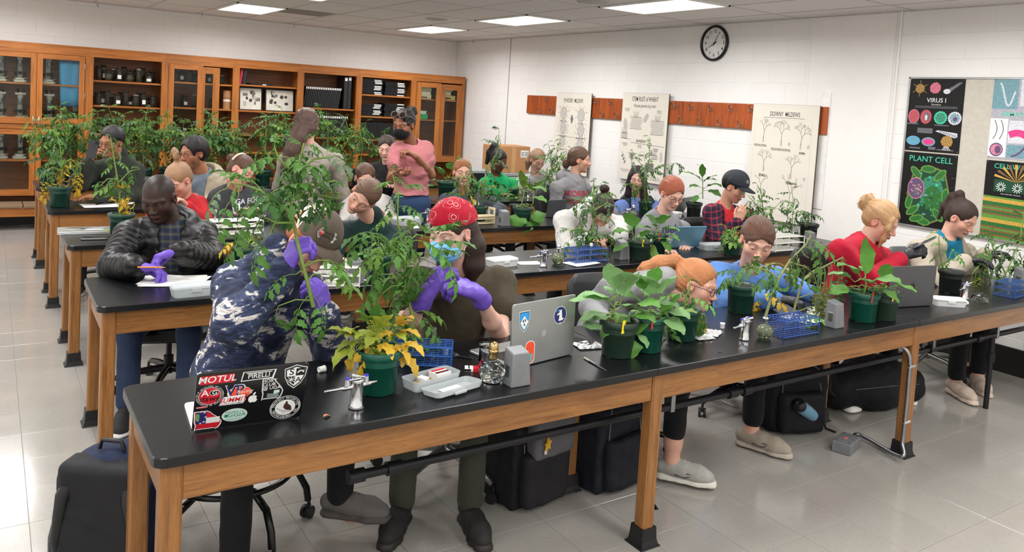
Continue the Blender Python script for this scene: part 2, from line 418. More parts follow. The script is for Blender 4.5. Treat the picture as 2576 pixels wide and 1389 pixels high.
for q,(lx,ly)in enumerate(lamps):
 ceiling_lamp(lx,ly,lab.get((lx,ly),'ceiling light outside the picture, %s row from the cabinets, %s from the left wall'%('first second third fourth fifth sixth'.split()[LIGHT_Y.index(ly)],'first second third fourth'.split()[LIGHT_X.index(lx)])))
def ceiling_disc(px,py,r,label,cat,nm):
 c=AZ(px,py,CEIL)
 t=thing(nm,label,cat,(c.x,c.y,CEIL))
 MB().lathe([(0,-0.012),(r*0.72,-0.012),(r*0.8,-0.008),(r,-0.004),(r,0.002)],28).build('face',M('vent_grey',(176,172,168),0.6),t)
 MB().lathe([(r,-0.006),(r*1.1,-0.004),(r*1.12,0.002)],28).build('rim',TBAR,t)
ceiling_disc(1490,4,0.13,'round grey ceiling speaker between the two largest lights','speaker','ceiling_speaker')
ceiling_disc(1098,48,0.12,'round grey ceiling speaker behind the smallest light','speaker','ceiling_speaker')
c=AZ(770,32,CEIL);t=thing('air_vent','square grey air grille beside the ceiling light over the cabinets','vent',(c.x,c.y,CEIL))
v=MB()
for k in range(9):v.box((-0.26,-0.27+k*0.06,-0.006),(0.26,-0.235+k*0.06,0.003))
v.build('louvre',M('vent_dark',(150,145,140),0.6),t)
hooks=[(245,8),(508,33),(740,60),(946,84),(1041,95),(1190,100)]
for hk,(px,py)in enumerate(hooks):
 c=AZ(px,py,CEIL);MB().tube([(0,0,0),(0,0,-0.03),(0.008,0,-0.045),(0.016,0,-0.035)],0.003,6).build('ceiling_hook',M('hook_metal',(90,88,86),0.4,0.8),None,loc=c,label='tiny metal ceiling hook above the cabinets, %s from the left'%'first second third fourth fifth sixth'.split()[hk],cat='hook',group='hooks along the ceiling edge')
# ---------------------------------------------------------------- laboratory tables: four rows that run to the right-hand wall, and a back row for the plants
ROWY={1:2.205,2:3.86,3:5.36,4:6.81,5:8.28}
ROWX={1:(0.377,2.21,4.08,5.95),2:(0.41,2.29,4.17,6.06),3:(0.40,2.28,4.16,6.04),4:(0.375,2.26,4.14,6.03),5:(0.36,2.24,4.12,6.0)}
TD,TT_H=0.61,0.030
def lab_table(x0,x1,y0,label,left_end,right_end):
 t=thing('lab_table',label,'table',(x0,y0,0),group=None)
 W=x1-x0;r=0.035;m=MB()
 if left_end:
  pts=[(0.0015,TD),(0.0,TD-r*0.3)]
  pts=[(W-0.001,0),(W-0.001,TD)]+[(r-r*math.sin(a),TD-r+r*math.cos(a))for a in(0,.5,1.07,math.pi/2)]+[(r-r*math.cos(a),r-r*math.sin(a))for a in(0,.5,1.07,math.pi/2)]
 else:pts=[(0.001,0),(W-0.001,0),(W-0.001,TD),(0.001,TD)]
 slab(pts,TZ-TT_H,TZ,0.003,m);m.build('worktop',EPOXY,t)
 lw,ix,iy=0.060,0.022,0.020;zt=TZ-TT_H;ah=0.108
 ax0,ax1=(ix+lw if left_end else lw),W-(ix if right_end else 0.002)
 for yy in(iy+0.006,TD-iy-0.028):MB().box((ax0,yy,zt-ah),(ax1,yy+0.022,zt),bev=0.0015).build('apron',OAK_X,t)
 if left_end:MB().box((ix+0.006,iy+lw,zt-ah),(ix+0.028,TD-iy-lw,zt),bev=0.0015).build('end_rail',OAK_Y,t)
 if right_end:MB().box((W-ix-0.028,iy+lw,zt-ah),(W-ix-0.006,TD-iy-lw,zt),bev=0.0015).build('end_rail',OAK_Y,t)
 legs=[(ix if left_end else 0.002,iy),(ix if left_end else 0.002,TD-iy-lw)]
 if right_end:legs+=[(W-ix-lw,iy),(W-ix-lw,TD-iy-lw)]
 for lx,ly in legs:
  c=0.007
  pts=[(lx+c,ly),(lx+lw-c,ly),(lx+lw,ly+c),(lx+lw,ly+lw-c),(lx+lw-c,ly+lw),(lx+c,ly+lw),(lx,ly+lw-c),(lx,ly+c)]
  lg=MB().prism(pts,0.055,zt).build('leg',OAK_Z,t)
  cx,cy=lx+lw/2,ly+lw/2;b=MB()
  for(h0,h1,w0,w1)in((0.0,0.006,0.052,0.049),(0.006,0.028,0.045,0.039),(0.028,0.078,0.039,0.036)):
   vs=[(cx+sx*w_,cy+sy*w_,h)for h,w_ in((h0,w0),(h1,w1))for sx,sy in((-1,-1),(1,-1),(1,1),(-1,1))]
   b.add(vs,[(0,1,5,4),(1,2,6,5),(2,3,7,6),(3,0,4,7),(4,5,6,7),(3,2,1,0)])
  b.build('foot_cap',BLACKRUB,lg)
 return t
NTH={1:'front',2:'second',3:'third',4:'fourth',5:'back'}
tables={}
for r in(1,2,3,4,5):
 xs=ROWX[r]
 for k in range(3):
  where=('left end table','middle table','right end table by the wall')[k]
  extra={1:'',2:'',3:'',4:'',5:''}[r]
  tables[(r,k)]=lab_table(xs[k],xs[k+1],ROWY[r],'black topped oak lab table, %s of the %s row%s'%(where,NTH[r],extra),k==0,k==2)
# ---------------------------------------------------------------- the wall of wooden cabinets
CY0,CTOP,CDEP=10.80,2.135,0.385
CABX=(-0.10,1.00,1.85,2.72,3.59,4.45,5.32,6.20)
GLASS=M('cabinet_glass',(235,242,240),0.02,var=0,trans=1.0,ior=1.05,spec=0.6,coat=0.3)
CHROME=M('chrome',(215,216,220),0.12,1.0,var=0.05);STEEL=M('steel',(150,150,152),0.35,1.0,var=0.1)
PAPERW=M('white_paper',(232,230,224),0.8,var=0.04);BLACKP=M('black_plastic',(20,20,22),0.4)
def zc(px,py,y=CY0):return AY(px,py,y).z
def carcass(k,label,shelves,inner=True):
 x0,x1=CABX[k],CABX[k+1];W=x1-x0
 t=thing('cabinet',label,'cabinet',(x0,CY0,0))
 b=lambda nm,lo,hi,m,par=t,bev=.0015:MB().box(lo,hi,bev=bev).build(nm,m,par)
 b('back_panel',(0.02,CDEP-0.012,0.10),(W-0.02,CDEP,CTOP-0.05),CAB_IN)
 b('side_panel',(0.0,0.02,0.0),(0.02,CDEP,CTOP-0.01),CAB_Z);b('side_panel',(W-0.02,0.02,0.0),(W,CDEP,CTOP-0.01),CAB_Z)
 b('top_panel',(0,0.0,CTOP-0.02),(W,CDEP,CTOP),CAB_X);b('top_rail',(0.0,0.0,CTOP-0.115),(W,0.022,CTOP-0.02),CAB_X)
 b('stile',(0,0,0.10),(0.045,0.022,CTOP-0.115),CAB_Z);b('stile',(W-0.045,0,0.10),(W,0.022,CTOP-0.115),CAB_Z)
 b('plinth',(0,0.05,0),(W,0.07,0.10),BLACKRUB);b('bottom',(0.02,0.02,0.10),(W-0.02,CDEP-0.012,0.12),CAB_IN)
 for z in shelves:b('shelf',(0.02,0.03,z-0.022),(W-0.02,CDEP-0.012,z),CAB_X)
 return t,x0,W,b
def door(t,x0,x1,z0,z1,y,fw=.058,hand=None,pull=None,nm='door',lift=.075):
 d=MB()
 d.box((x0,y-.02,z0),(x0+fw,y,z1),0,.0015).box((x1-fw,y-.02,z0),(x1,y,z1),0,.0015).box((x0+fw,y-.019,z1-fw),(x1-fw,y-.001,z1),1,.0015).box((x0+fw,y-.019,z0),(x1-fw,y-.001,z0+lift),1,.0015)
 o=d.build(nm,[CAB_Z,CAB_X],t)
 MB().box((x0+fw-.006,y-.012,z0+lift-.006),(x1-fw+.006,y-.008,z1-fw+.006)).build('pane',GLASS,o)
 if hand is not None:
  h=MB();hx=hand
  h.tube([(hx,y-.02,pull+.055),(hx,y-.048,pull+.05),(hx,y-.05,pull),(hx,y-.048,pull-.05),(hx,y-.02,pull-.055)],.005,8);h.build('handle',CHROME,o)
 return o
SH=dict(a=(zc(50,207),zc(50,305)),low=zc(50,402))
zt=CTOP-.118
c0,X0,W0,bb=carcass(0,'glass-doored wooden cabinet of microscopes at the left end of the back wall',(SH['a'][0],SH['a'][1],SH['low'],zc(50,488)))
zr=zc(50,318);bb('mid_rail',(.045,0,zr-.03),(W0-.045,.02,zr+.03),CAB_X)
mid=AY(92,200,CY0).x-X0
door(c0,.05,mid-.002,zr+.035,zt,-.001,hand=mid-.03,pull=zc(78,302));door(c0,mid+.002,W0-.05,zr+.035,zt,-.001,hand=mid+.03,pull=zc(100,304))
zb=zc(50,492);door(c0,.05,mid-.002,zb,zr-.035,-.001,nm='door');door(c0,mid+.002,W0-.05,zb,zr-.035,-.001,nm='door')
hg=MB()
for z in(1.55,1.9):hg.box((W0-.052,-.024,z-.03),(W0-.042,-.0,z+.03),bev=.001)
hg.build('hinge',STEEL,c0,kind='stuff')
jar_z=(zc(320,206),zc(320,268),zc(320,338))
c1,X1,W1,_=carcass(1,'open wooden cabinet bay full of glass specimen jars',jar_z+(.55,.9))
sl_z=(zc(572,213),zc(572,275),zc(572,338))
c2,X2,W2,b2=carcass(2,'wooden cabinet with sliding glass doors pushed to the left',sl_z+(.55,))
z1=CTOP-.125;b2('track',(.045,.0,z1),(W2-.045,.05,z1+.012),CAB_X)
d1=door(c2,.04,.445,.75,z1,.005,fw=.062,lift=.07);d2=door(c2,.40,.665,.75,z1-.012,.034,fw=.085,lift=.07)
for dd,px,py in((d1,431,316),(d2,541,317)):
 q=AY(px,py,CY0);MB().box((q.x-X2-.012,-.019+(0 if dd is d1 else.03),q.z-.025),(q.x-X2+.012,-.014+(0 if dd is d1 else.03),q.z+.025),bev=.001).build('finger_pull',STEEL,dd)
fr_z=(zc(675,216),zc(675,280),zc(675,340));c3,X3,W3_,_=carcass(3,'open wooden cabinet bay with two framed specimen boards',fr_z+(.55,.9))
fo_z=(zc(830,273),zc(830,346));c4,X4,W4,_=carcass(4,'open wooden cabinet bay of black folders standing in rows',fo_z+(.55,.9))
tr_z=(zc(965,240),zc(965,294),zc(965,352));c5,X5,W5,_=carcass(5,'open wooden cabinet bay stacked with black slide trays',tr_z+(.55,.9))
gd_z=(zc(1100,250),zc(1100,302));c6,X6,W6,_=carcass(6,'wooden cabinet with glass doors next to the room corner',gd_z+(.9,))
door(c6,.045,.45,.80,z1,-.001,fw=.075,lift=.09);door(c6,.452,W6-.045,.80,z1-.01,.02,fw=.085,lift=.09)
t=thing('plank_step','low step of worn wooden planks at the foot of the microscope cabinet','step',(-.2,10.42,0))
for k in range(3):MB().box((k*.27,0,.255),(k*.27+.262,.37,.285),bev=.004).build('plank',M('worn_plank',(120,98,74),.8,var=.2,vs=14,stretch=(6,1,6)),t)
MB().box((.0,.02,.155),(.80,.045,.255),bev=.002).build('front_board',CAB_X,t)
for x in(.02,.74):MB().box((x,.05,0),(x+.04,.34,.255),bev=.002).build('support',CAB_IN,t)
MIC=M('microscope_enamel',(196,192,180),.45,var=.08)
def microscope_proto():
 t=thing('microscope','x','microscope',(0,0,0),group='microscopes in the glass-doored cabinet')
 m=MB();slab(rrect(.15,.22,.04),0,.03,.006,m);slab(rrect(.10,.12,.03,4,0,-.04),.03,.055,.005,m);m.build('base',MIC,t)
 a=MB();a.box((-.028,.03,.03),(.028,.085,.30),bev=.008);a.box((-.026,-.05,.27),(.026,.085,.325),bev=.01);a.build('arm',MIC,t)
 h=MB();h.cyl((0,-.045,.30),(0,-.045,.345),.035);h.box((-.06,-.10,.33),(.06,-.01,.362),bev=.008);h.build('head',MIC,t)
 e=MB()
 for x in(-.031,.031):e.cyl((x,-.07,.35),(x,-.135,.40),.014,.016)
 e.build('eyepiece',BLACKP,t,kind='stuff')
 s=MB();s.box((-.07,-.09,.125),(.07,.03,.14),bev=.003);s.cyl((0,-.045,.10),(0,-.045,.125),.02);s.build('stage',BLACKP,t)
 n=MB();n.cyl((0,-.045,.24),(0,-.045,.272),.03);
 for k in range(4):n.cyl((.018*math.cos(k*1.57),-.045+.018*math.sin(k*1.57),.20),(.018*math.cos(k*1.57),-.045+.018*math.sin(k*1.57),.24),.009)
 n.build('nosepiece',STEEL,t)
 for sx in(-1,1):MB().cyl((sx*.028,.055,.12),(sx*.062,.055,.12),.024,n=16).build('focus_knob',BLACKP,t)
 MB().tube([(-.05,.09,.02),(-.09,.05,.012),(-.05,-.0,.06),(.04,.02,.05),(.08,-.06,.06),(.02,-.12,.04),(-.07,-.1,.03)],.004,6).build('power_cord',MIC,t)
 i=Ink();i.text('74',0,.0,.03,0);i.xf(Matrix.Translation((0,.029,.24))@Matrix.Rotation(math.pi/2,4,'X'));i.build('number',BLACKP,t)
 return t
mp=microscope_proto();first=True
for px,py,z,lab_ in((50,205,SH['a'][0],'white microscope on the top shelf behind the left glass door'),(2,206,SH['a'][0],'white microscope at the picture edge on the top shelf of the left glass door'),(122,205,SH['a'][0],'white microscope under clear plastic on the top shelf behind the right glass door'),(188,210,SH['a'][0],'white microscope behind the blue reflection sheet'),(50,303,SH['a'][1],'white microscope on the second shelf behind the left glass door'),(0,303,SH['a'][1],'white microscope at the picture edge on the second shelf'),(124,305,SH['a'][1],'white microscope on the second shelf behind the right glass door'),(190,308,SH['a'][1],'white microscope on the second shelf below the blue reflection sheet'),(50,400,SH['low'],'white microscope on the single shelf of the lower left door'),(2,400,SH['low'],'white microscope at the picture edge behind the lower left door')):
 o=mp if first else copy_tree(mp);first=False;p=AY(px,py,CY0+.2);o.location=(p.x,CY0+.22,z);o['label']=lab_;o.rotation_euler=(0,0,random.uniform(-.12,.12));o.scale=(.92,)*3
p=AY(185,210,CY0+.06);m=MB();vs=[]
for i in range(9):
 for j in range(7):vs.append((p.x-.145+.29*i/8+.02*(j/6-.5),CY0+.05+.012*math.sin(i*1.9+j*.6),zc(185,146)-j/6*(zc(185,146)-zc(185,268))))
m.add(vs,[(i*7+j,i*7+j+1,(i+1)*7+j+1,(i+1)*7+j)for i in range(8)for j in range(6)],0,True);o=m.build('reflection_sheet',M('blue_reflection',(70,138,176),.25,var=.1,alpha=.8),None,label='blue reflection in the right glass door, modelled as a sheet behind it',cat='sheet')  # reflection in the door glass, put in as a translucent blue sheet
o.modifiers.new('t','SOLIDIFY').thickness=.002
JG=M('jar_glass',(120,124,112),.04,var=0,trans=.85,ior=1.25,alpha=.42);LIDB=M('jar_lid_black',(30,29,28),.4);LIDS=M('jar_lid_steel',(150,148,140),.4,.7)
FILL=[M('jar_fill_%d'%k,c,.5,var=.35,vs=40)for k,c in enumerate(((96,78,50),(58,60,42),(128,118,90),(40,34,28)))]
jar_parts={}
for(h,r)in((.17,.036),(.15,.042),(.12,.045),(.19,.034)):
 g_=MB().lathe([(0,.001),(r*.9,.001),(r,.008),(r,h*.78),(r*.8,h*.86),(r*.78,h*.9),(r*.72,h*.9),(r*.72,h*.85),(r*.93,h*.77),(r*.93,.012),(0,.008)],14).mesh('jar');g_.materials.append(JG)
 l_=MB().lathe([(0,h),(r*.82,h),(r*.84,h*.99),(r*.84,h*.89),(0,h*.89)],14).mesh('lid');l_.materials.append(LIDB)
 f_=MB().ball((0,0,0),1,8,6,sc=(r*.7,r*.6,h*.34));f_.v=[(x+.004*math.sin(z*90),y,z+h*.38)for x,y,z in f_.v];f_=f_.mesh('specimen');f_.materials.append(FILL[0])
 t_=MB();n=6;vs=[(r*1.012*math.sin(a),-r*1.012*math.cos(a),z)for z in(h*.18,h*.46)for a in np.linspace(-.6,.6,n)];t_.add(vs,[(i,i+1,n+i+1,n+i)for i in range(n-1)],0,True);t_=t_.mesh('paper_label');t_.materials.append(PAPERW)
 jar_parts[(h,r)]=(g_,l_,f_,t_)
ORD='first second third fourth fifth sixth seventh eighth ninth tenth eleventh twelfth thirteenth fourteenth fifteenth sixteenth seventeenth eighteenth nineteenth twentieth'.split()+['twenty-'+k for k in 'first second third fourth fifth sixth seventh eighth ninth'.split()]
def jar(x,y,z,label,kind,fill,tagged,lid=0):
 g_,l_,f_,t_=jar_parts[kind];t=thing('specimen_jar',label,'jar',(x,y,z),random.uniform(-.5,.5),'specimen jars in the cabinets')
 O('jar',g_,t);a=O('lid',l_,t)
 if lid:a.material_slots[0].link='OBJECT';a.material_slots[0].material=LIDS
 f=O('specimen',f_,t);f.material_slots[0].link='OBJECT';f.material_slots[0].material=FILL[fill]
 if tagged:O('paper_label',t_,t)
kinds=list(jar_parts)
for si,(z,n,nm)in enumerate(((jar_z[0],12,'top'),(jar_z[1],13,'second'),(jar_z[2],9,'third'))):
 for k in range(n):
  x=X1+.09+(W1-.18)*(k+.5)/n+random.uniform(-.008,.008)
  jar(x,CY0+.13+(k%2)*.09,z,'%s glass specimen jar from the left on the %s shelf of the jar bay'%(ORD[k],nm),kinds[(k*3+si)%4],(k+si)%4,k%3==1,k%5==3)
for si,(z,n,nm)in enumerate(((sl_z[0],8,'top'),(sl_z[1],6,'second'),(sl_z[2],6,'third'))):
 for k in range(n):
  x=X2+.11+(W2-.2)*(k+.5)/n
  if si==1 and k==n-1:continue
  jar(x,CY0+.17+(k%2)*.06,z,'%s glass specimen jar from the left on the %s shelf behind the sliding doors'%(ORD[k],nm),kinds[(k*3+si+1)%4],(k+si+2)%4,k%4==1,k%5==2)
p=AY(571,250,CY0+.15);t=thing('cardboard_tube','brown cardboard tube standing in the gap beside the sliding doors','tube',(p.x,CY0+.15,sl_z[1]))
KRAFT=M('kraft_board',(176,128,84),.8,var=.06,vs=4)
MB().cyl((0,0,0),(0,0,.15),.052,n=20).build('tube_body',KRAFT,t);MB().cyl((0,0,.153),(0,0,.245),.054,n=20).build('tube_cap',KRAFT,t);MB().lathe([(.0525,.10),(.0528,.125)],20).build('paper_label',PAPERW,t)
def binder(x,z,w_,h,d,col,label,lean=0,nm='ring_binder',cat='binder',group=None,tab=True,par=None,y=None):
 t=thing(nm,label,cat,(x,(CY0+.06)if y is None else y,z),0,group);t.rotation_euler=(0,lean,0)
 MB().box((0,0,0),(w_,d,h),bev=min(.004,w_*.2)).build('cover',M('binder_%d_%d_%d'%col,col,.45),t)
 if tab:MB().box((w_*.15,-.001,h*.88),(w_*.85,.0005,h*.98)).build('spine_label',PAPERW,t)
 return t
zz=fr_z[0]
binder(X3+.05,zz,.035,.26,.25,(164,36,52),'red ring binder leaning at the left end of the top shelf',.12);binder(X3+.095,zz,.045,.25,.25,(34,34,38),'black ring binder next to the red one',.10)
t=thing('flat_case','thin black case lying on the shelf above the framed boards','case',(X3+.20,CY0+.05,zz));MB().box((0,0,0),(.30,.22,.02),bev=.003).build('case_body',BLACKP,t);MB().box((.16,-.001,.004),(.21,.001,.016)).build('paper_label',PAPERW,t)
def specimen_board(px0,py0,px1,py1,label,seed):
 a=AY(px0,py1,CY0+.08);b=AY(px1,py0,CY0+.08);w_,h=b.x-a.x,b.z-fr_z[1];r=random.Random(seed)
 t=thing('specimen_board',label,'framed board',(a.x,CY0+.10,fr_z[1]));t.rotation_euler=(-.08,0,0)
 MB().box((0,0,0),(w_,.012,h),bev=.001).build('board',M('board_pale',(206,202,190),.6),t)
 f=MB()
 for lo,hi in(((0,-.006,0),(w_,.012,.012)),((0,-.006,h-.012),(w_,.012,h)),((0,-.006,0),(.012,.012,h)),((w_-.012,-.006,0),(w_,.012,h))):f.box(lo,hi,bev=.002)
 f.build('frame',BLACKP,t)
 i=Ink()
 for k in range(11):
  x,y,ww,hh=r.uniform(.04,w_-.09),r.uniform(.03,h-.07),r.uniform(.025,.07),r.uniform(.03,.06)
  if k%3:i.rect(x,y,x+ww,y+hh,r.choice((0,1,2)));i.line([(x,y),(x+ww,y),(x+ww,y+hh),(x,y+hh)],.002,0,True);i.next('specimen')
  else:i.disc(x+.02,y+.02,ww*.4,hh*.45,r.choice((0,2)));i.next('specimen')
 i.parts([M('ink_dark',(60,58,54),.8),M('ink_pale',(172,168,158),.8),M('ink_mid',(112,106,96),.8)],t,Matrix.Rotation(math.pi/2,4,'X'),'specimen')
specimen_board(602,222,662,276,'framed pale specimen board on the left of the pair',3);specimen_board(668,228,742,279,'framed pale specimen board on the right of the pair',5)
BF=(24,25,27)
for k in range(20):binder(X4+.06+k*.0262,fo_z[0],.023,.30,.28,BF,'%s black folder from the left in the upper folder row'%ORD[k],.13,'black_folder','folder','black folders in the upper row')
binder(X4+.655,fo_z[0],.055,.46,.30,(24,25,27),'tall black portfolio at the right of the upper folder row',0,'portfolio','portfolio');binder(X4+.715,fo_z[0],.05,.47,.30,(30,31,33),'tall dark grey portfolio against the cabinet stile',0,'portfolio','portfolio')
for k in range(23):binder(X4+.07+k*.0285,fo_z[1],.024,.31,.28,BF,'%s black folder from the left in the lower folder row'%ORD[k],.04,'black_folder','folder','black folders in the lower row')
tray_me=MB().box((0,0,0),(.335,.26,.021),bev=.003).mesh('tray');tray_me.materials.append(M('tray_black',(26,27,30),.22,var=.1));tl_me=MB().box((.20,-.0015,.004),(.31,.0005,.017)).mesh('spine_label');tl_me.materials.append(PAPERW)
for si,(z,n,xo,nm)in enumerate(((tr_z[0],10,.06,'upper left stack'),(tr_z[0],9,.43,'upper right stack'),(tr_z[1],8,.06,'lower left stack'),(tr_z[1],9,.43,'lower right stack'))):
 for k in range(n):
  t=thing('slide_tray','black slide tray, %s from the bottom of the %s'%(ORD[k],nm),'tray',(X5+xo+random.uniform(-.012,.012),CY0+.05+random.uniform(0,.015),z+k*.0225),random.uniform(-.015,.015),'black slide trays, '+nm)
  O('tray_body',tray_me,t)
  if(k+si)%4!=2:O('spine_label',tl_me,t)
for k in range(22):binder(X5+.08+k*.030,tr_z[2],.025,.25,.27,BF,'%s black folder from the left below the slide trays'%ORD[k],.02,'black_folder','folder','black folders below the trays',False)
def carton(x,y,z,w_,d,h,col,label,rz=0,tab=None):
 t=thing('small_box',label,'box',(x,y,z),rz)
 MB().box((0,0,0),(w_,d,h*.68),bev=.002).build('box_body',M('carton_%d_%d_%d'%col,col,.7,var=.06),t);MB().box((-.002,-.002,h*.66),(w_+.002,d+.002,h),bev=.002).build('lid',M('carton_%d_%d_%d'%col,col,.7),t)
 if tab:MB().box((w_*.3,-.003,h*.2),(w_*.7,0,h*.5)).build('paper_label',M('tab_%d_%d_%d'%tab,tab,.7),t)
z=gd_z[0];C1,C2,C3=(206,190,150),(196,172,110),(214,206,186)
for x,dz,w_,h,col,l in((.10,0,.24,.06,C1,'cream box at the bottom left behind the glass doors'),(.11,.062,.22,.05,C3,'pale box second in the left stack of boxes'),(.10,.114,.24,.05,C1,'cream box third in the left stack of boxes'),(.12,.166,.2,.05,C3,'pale box topping the left stack of boxes'),(.50,0,.26,.07,C2,'mustard box at the bottom right behind the glass doors'),(.52,.072,.16,.06,C1,'cream box second in the right stack of boxes'),(.52,.134,.2,.06,C3,'pale box topping the right stack of boxes')):carton(X6+x,CY0+.08,z+dz,w_,.2,h,col,l,0,(70,62,50)if dz==0 else None)
carton(X6+.11,CY0+.09,gd_z[1],.19,.2,.075,(36,140,88),'green box alone on the middle shelf behind the glass',0);carton(X6+.12,CY0+.10,gd_z[1]+.077,.16,.18,.05,(196,206,190),'pale box on top of the green box')
t=thing('cardboard_carton','large brown cardboard carton with white shipping label on the back table','carton',(5.62,8.62,TZ+.135),math.radians(-4))
p0=AY(1113,400,8.6);
MB().box((-.24,-.2,0),(.24,.2,.34),bev=.004).build('carton_body',KRAFT,t);MB().box((-.03,-.2015,.0),(.03,-.2,.34)).build('tape',M('packing_tape',(190,146,100),.3),t)
i=Ink();i.rect(.10,.20,.22,.29,0);
for k in range(9):i.rect(.165+k*.006,.215,.168+k*.006,.275,1)
for k in range(4):i.rect(.108,.215+k*.016,.155,.221+k*.016,1)
i.xf(Matrix.Translation((0,-.2,0))@Matrix.Rotation(math.pi/2,4,'X'));i.build('shipping_label',[PAPERW,M('ink_black',(28,28,30),.8)],t)
t=thing('grey_case','pale grey moulded instrument case under the cardboard carton','case',(5.60,8.60,TZ));m=MB();slab(rrect(.60,.40,.03),0,.085,.01,m);m.build('case_body',M('case_grey',(150,152,154),.5),t);m=MB();slab(rrect(.60,.40,.03),.087,.134,.01,m);m.build('lid',M('case_grey',(150,152,154),.5),t)
t=thing('grey_case','second grey instrument case with dark recess, left of the carton','case',(5.10,8.62,TZ));m=MB();slab(rrect(.34,.36,.04),0,.17,.015,m);m.build('case_body',M('case_grey',(150,152,154),.5),t);m=MB();slab(rrect(.2,.05,.02,4,0,-.17),.03,.13,.006,m);m.build('recess',BLACKP,t)
# ---------------------------------------------------------------- things on the right-hand wall; local plane: x along -Y of the room (image right), y up, z out of the wall
def wall_frame(y,z,out=.0):return Matrix(((0,0,-1,XW-out),(-1,0,0,y),(0,1,0,z),(0,0,0,1)))
def on_wall(t,y,z,out=0.0,tilt=0.0,roll=0.0):t.matrix_world=wall_frame(y,z,out)@Matrix.Rotation(tilt,4,'X')@Matrix.Rotation(roll,4,'Z')
INK=M('poster_ink',(38,37,38),.8,var=0);INKG=M('poster_ink_grey',(120,118,116),.8,var=.2,vs=60);INKL=M('poster_ink_light',(188,184,178),.8,var=.15,vs=60)
c=AX(1800,109,XW);t=thing('wall_clock','round black rimmed wall clock high on the white block wall','clock');on_wall(t,c.y,c.z,0)
MB().lathe([(.168,0),(.182,.004),(.186,.02),(.180,.036),(.166,.040),(.160,.032),(.160,.0)],48).build('rim',M('clock_rim',(26,25,26),.25),t)
MB().lathe([(0,.014),(.163,.014)],48).build('dial',M('clock_dial',(228,228,226),.5),t)
i=Ink(.0148)
for h in range(1,13):a=math.pi/2-h*math.pi/6;i.text(str(h),.122*math.cos(a),.122*math.sin(a),.050,0,.01)
for k in range(60):a=k*math.pi/30;r0=.150 if k%5 else.146;i.line([(r0*math.cos(a),r0*math.sin(a)),(.155*math.cos(a),.155*math.sin(a))],.0018 if k%5 else.004,0)
i.build('numerals',INK,t)
def hand(nm,ang,L,w_,z,mat):
 a=math.pi/2-ang;d=Vector((math.cos(a),math.sin(a),0));n=Vector((-d.y,d.x,0));m=MB();pts=[d*-.03+n*w_,d*-.03-n*w_,d*L-n*w_*.5,d*L+n*w_*.5]
 m.prism([(p.x,p.y)for p in pts][::-1],z,z+.0015);m.build(nm,mat,t)
hand('hour_hand',math.radians(241),.085,.0045,.0165,INK);hand('minute_hand',math.radians(27),.125,.0032,.0185,INK);hand('second_hand',math.radians(272),.12,.0010,.0205,INKG)
MB().lathe([(0,.024),(.009,.024),(.009,.015)],12).build('hub',INK,t)
HB=wood('hook_board_wood','y',(112,46,16),(160,76,30),.4);BRASS=M('aged_steel_hook',(170,160,146),.25,1.0,var=.1)
def hook_mesh():
 m=MB();m.tube([(0,.0,.004),(0,-.004,.02),(0,.004,.040),(0,.028,.052),(0,.040,.056)],[.005,.005,.0045,.004,.0045],6);m.ball((0,.042,.056),.007,8,6)
 m.tube([(0,-.004,.012),(0,-.028,.018),(0,-.034,.034),(0,-.022,.044)],.0042,6);m.ball((0,-.020,.045),.006,8,6);m.box((-.010,-.028,0),(.010,.020,.004),bev=.001);return m.mesh('hook')
hm=hook_mesh();hm.materials.append(BRASS)
bz0,bz1=AX(1895,326,XW).z,AX(1895,262,XW).z
def hook_board(pxa,pxb,py,label,hooks):
 a,b=AX(pxa,py,XW),AX(pxb,py,XW);t=thing('hook_board',label,'coat rack');on_wall(t,a.y,bz0,.008);L=a.y-b.y;H=bz1-bz0
 MB().box((0,0,0),(L,H,.020),bev=.002).build('board',HB,t)
 for hx,hy in hooks:
  q=AX(hx,hy,XW-.03);O('coat_hook',hm,t,loc=(a.y-q.y,q.z-bz0,.02))
 return t
def K(x,y):return(1300+x/3.22,200+y/3.22)
hook_board(1330,1405,255,'varnished coat hook board at the far left, partly behind the powdery mildews chart',[K(245,160),K(195,252),K(288,256)])
hook_board(1480,1570,258,'varnished coat hook board between the two left charts',[K(648,178),K(765,186),K(700,284),K(815,294)])
hook_board(1680,2087,290,'longest varnished coat hook board, between the middle and right charts',[K(1277,212),K(1423,226),K(1580,234),K(1742,240),K(1905,240),K(1340,332),K(1490,342),K(1648,356),K(1815,366)])
CHART=M('chart_board',(222,216,204),.7,var=.03,vs=3);CHARTE=M('chart_edge',(96,84,70),.8)
def chart(pxl,pxr,pyt,pyb,label,out,draw,tilt=0):
 xx=XW-out;a=AX(pxl,pyt,xx);b=AX(pxr,pyt+4,xx);w_=a.y-b.y;c0=AX(pxl,pyb,xx);h=a.z-c0.z
 t=thing('wall_chart',label,'chart');on_wall(t,a.y,c0.z,out,tilt)
 MB().box((0,0,-.016),(w_,h,-.0008),bev=.001).build('board',CHARTE,t);MB().box((.0015,.0015,-.0009),(w_-.0015,h-.0015,0)).build('sheet',CHART,t)
 i=Ink();draw(i,w_,h);i.parts([INK,INKG,INKL],t,None,'drawing');return t
RR=random.Random(5)
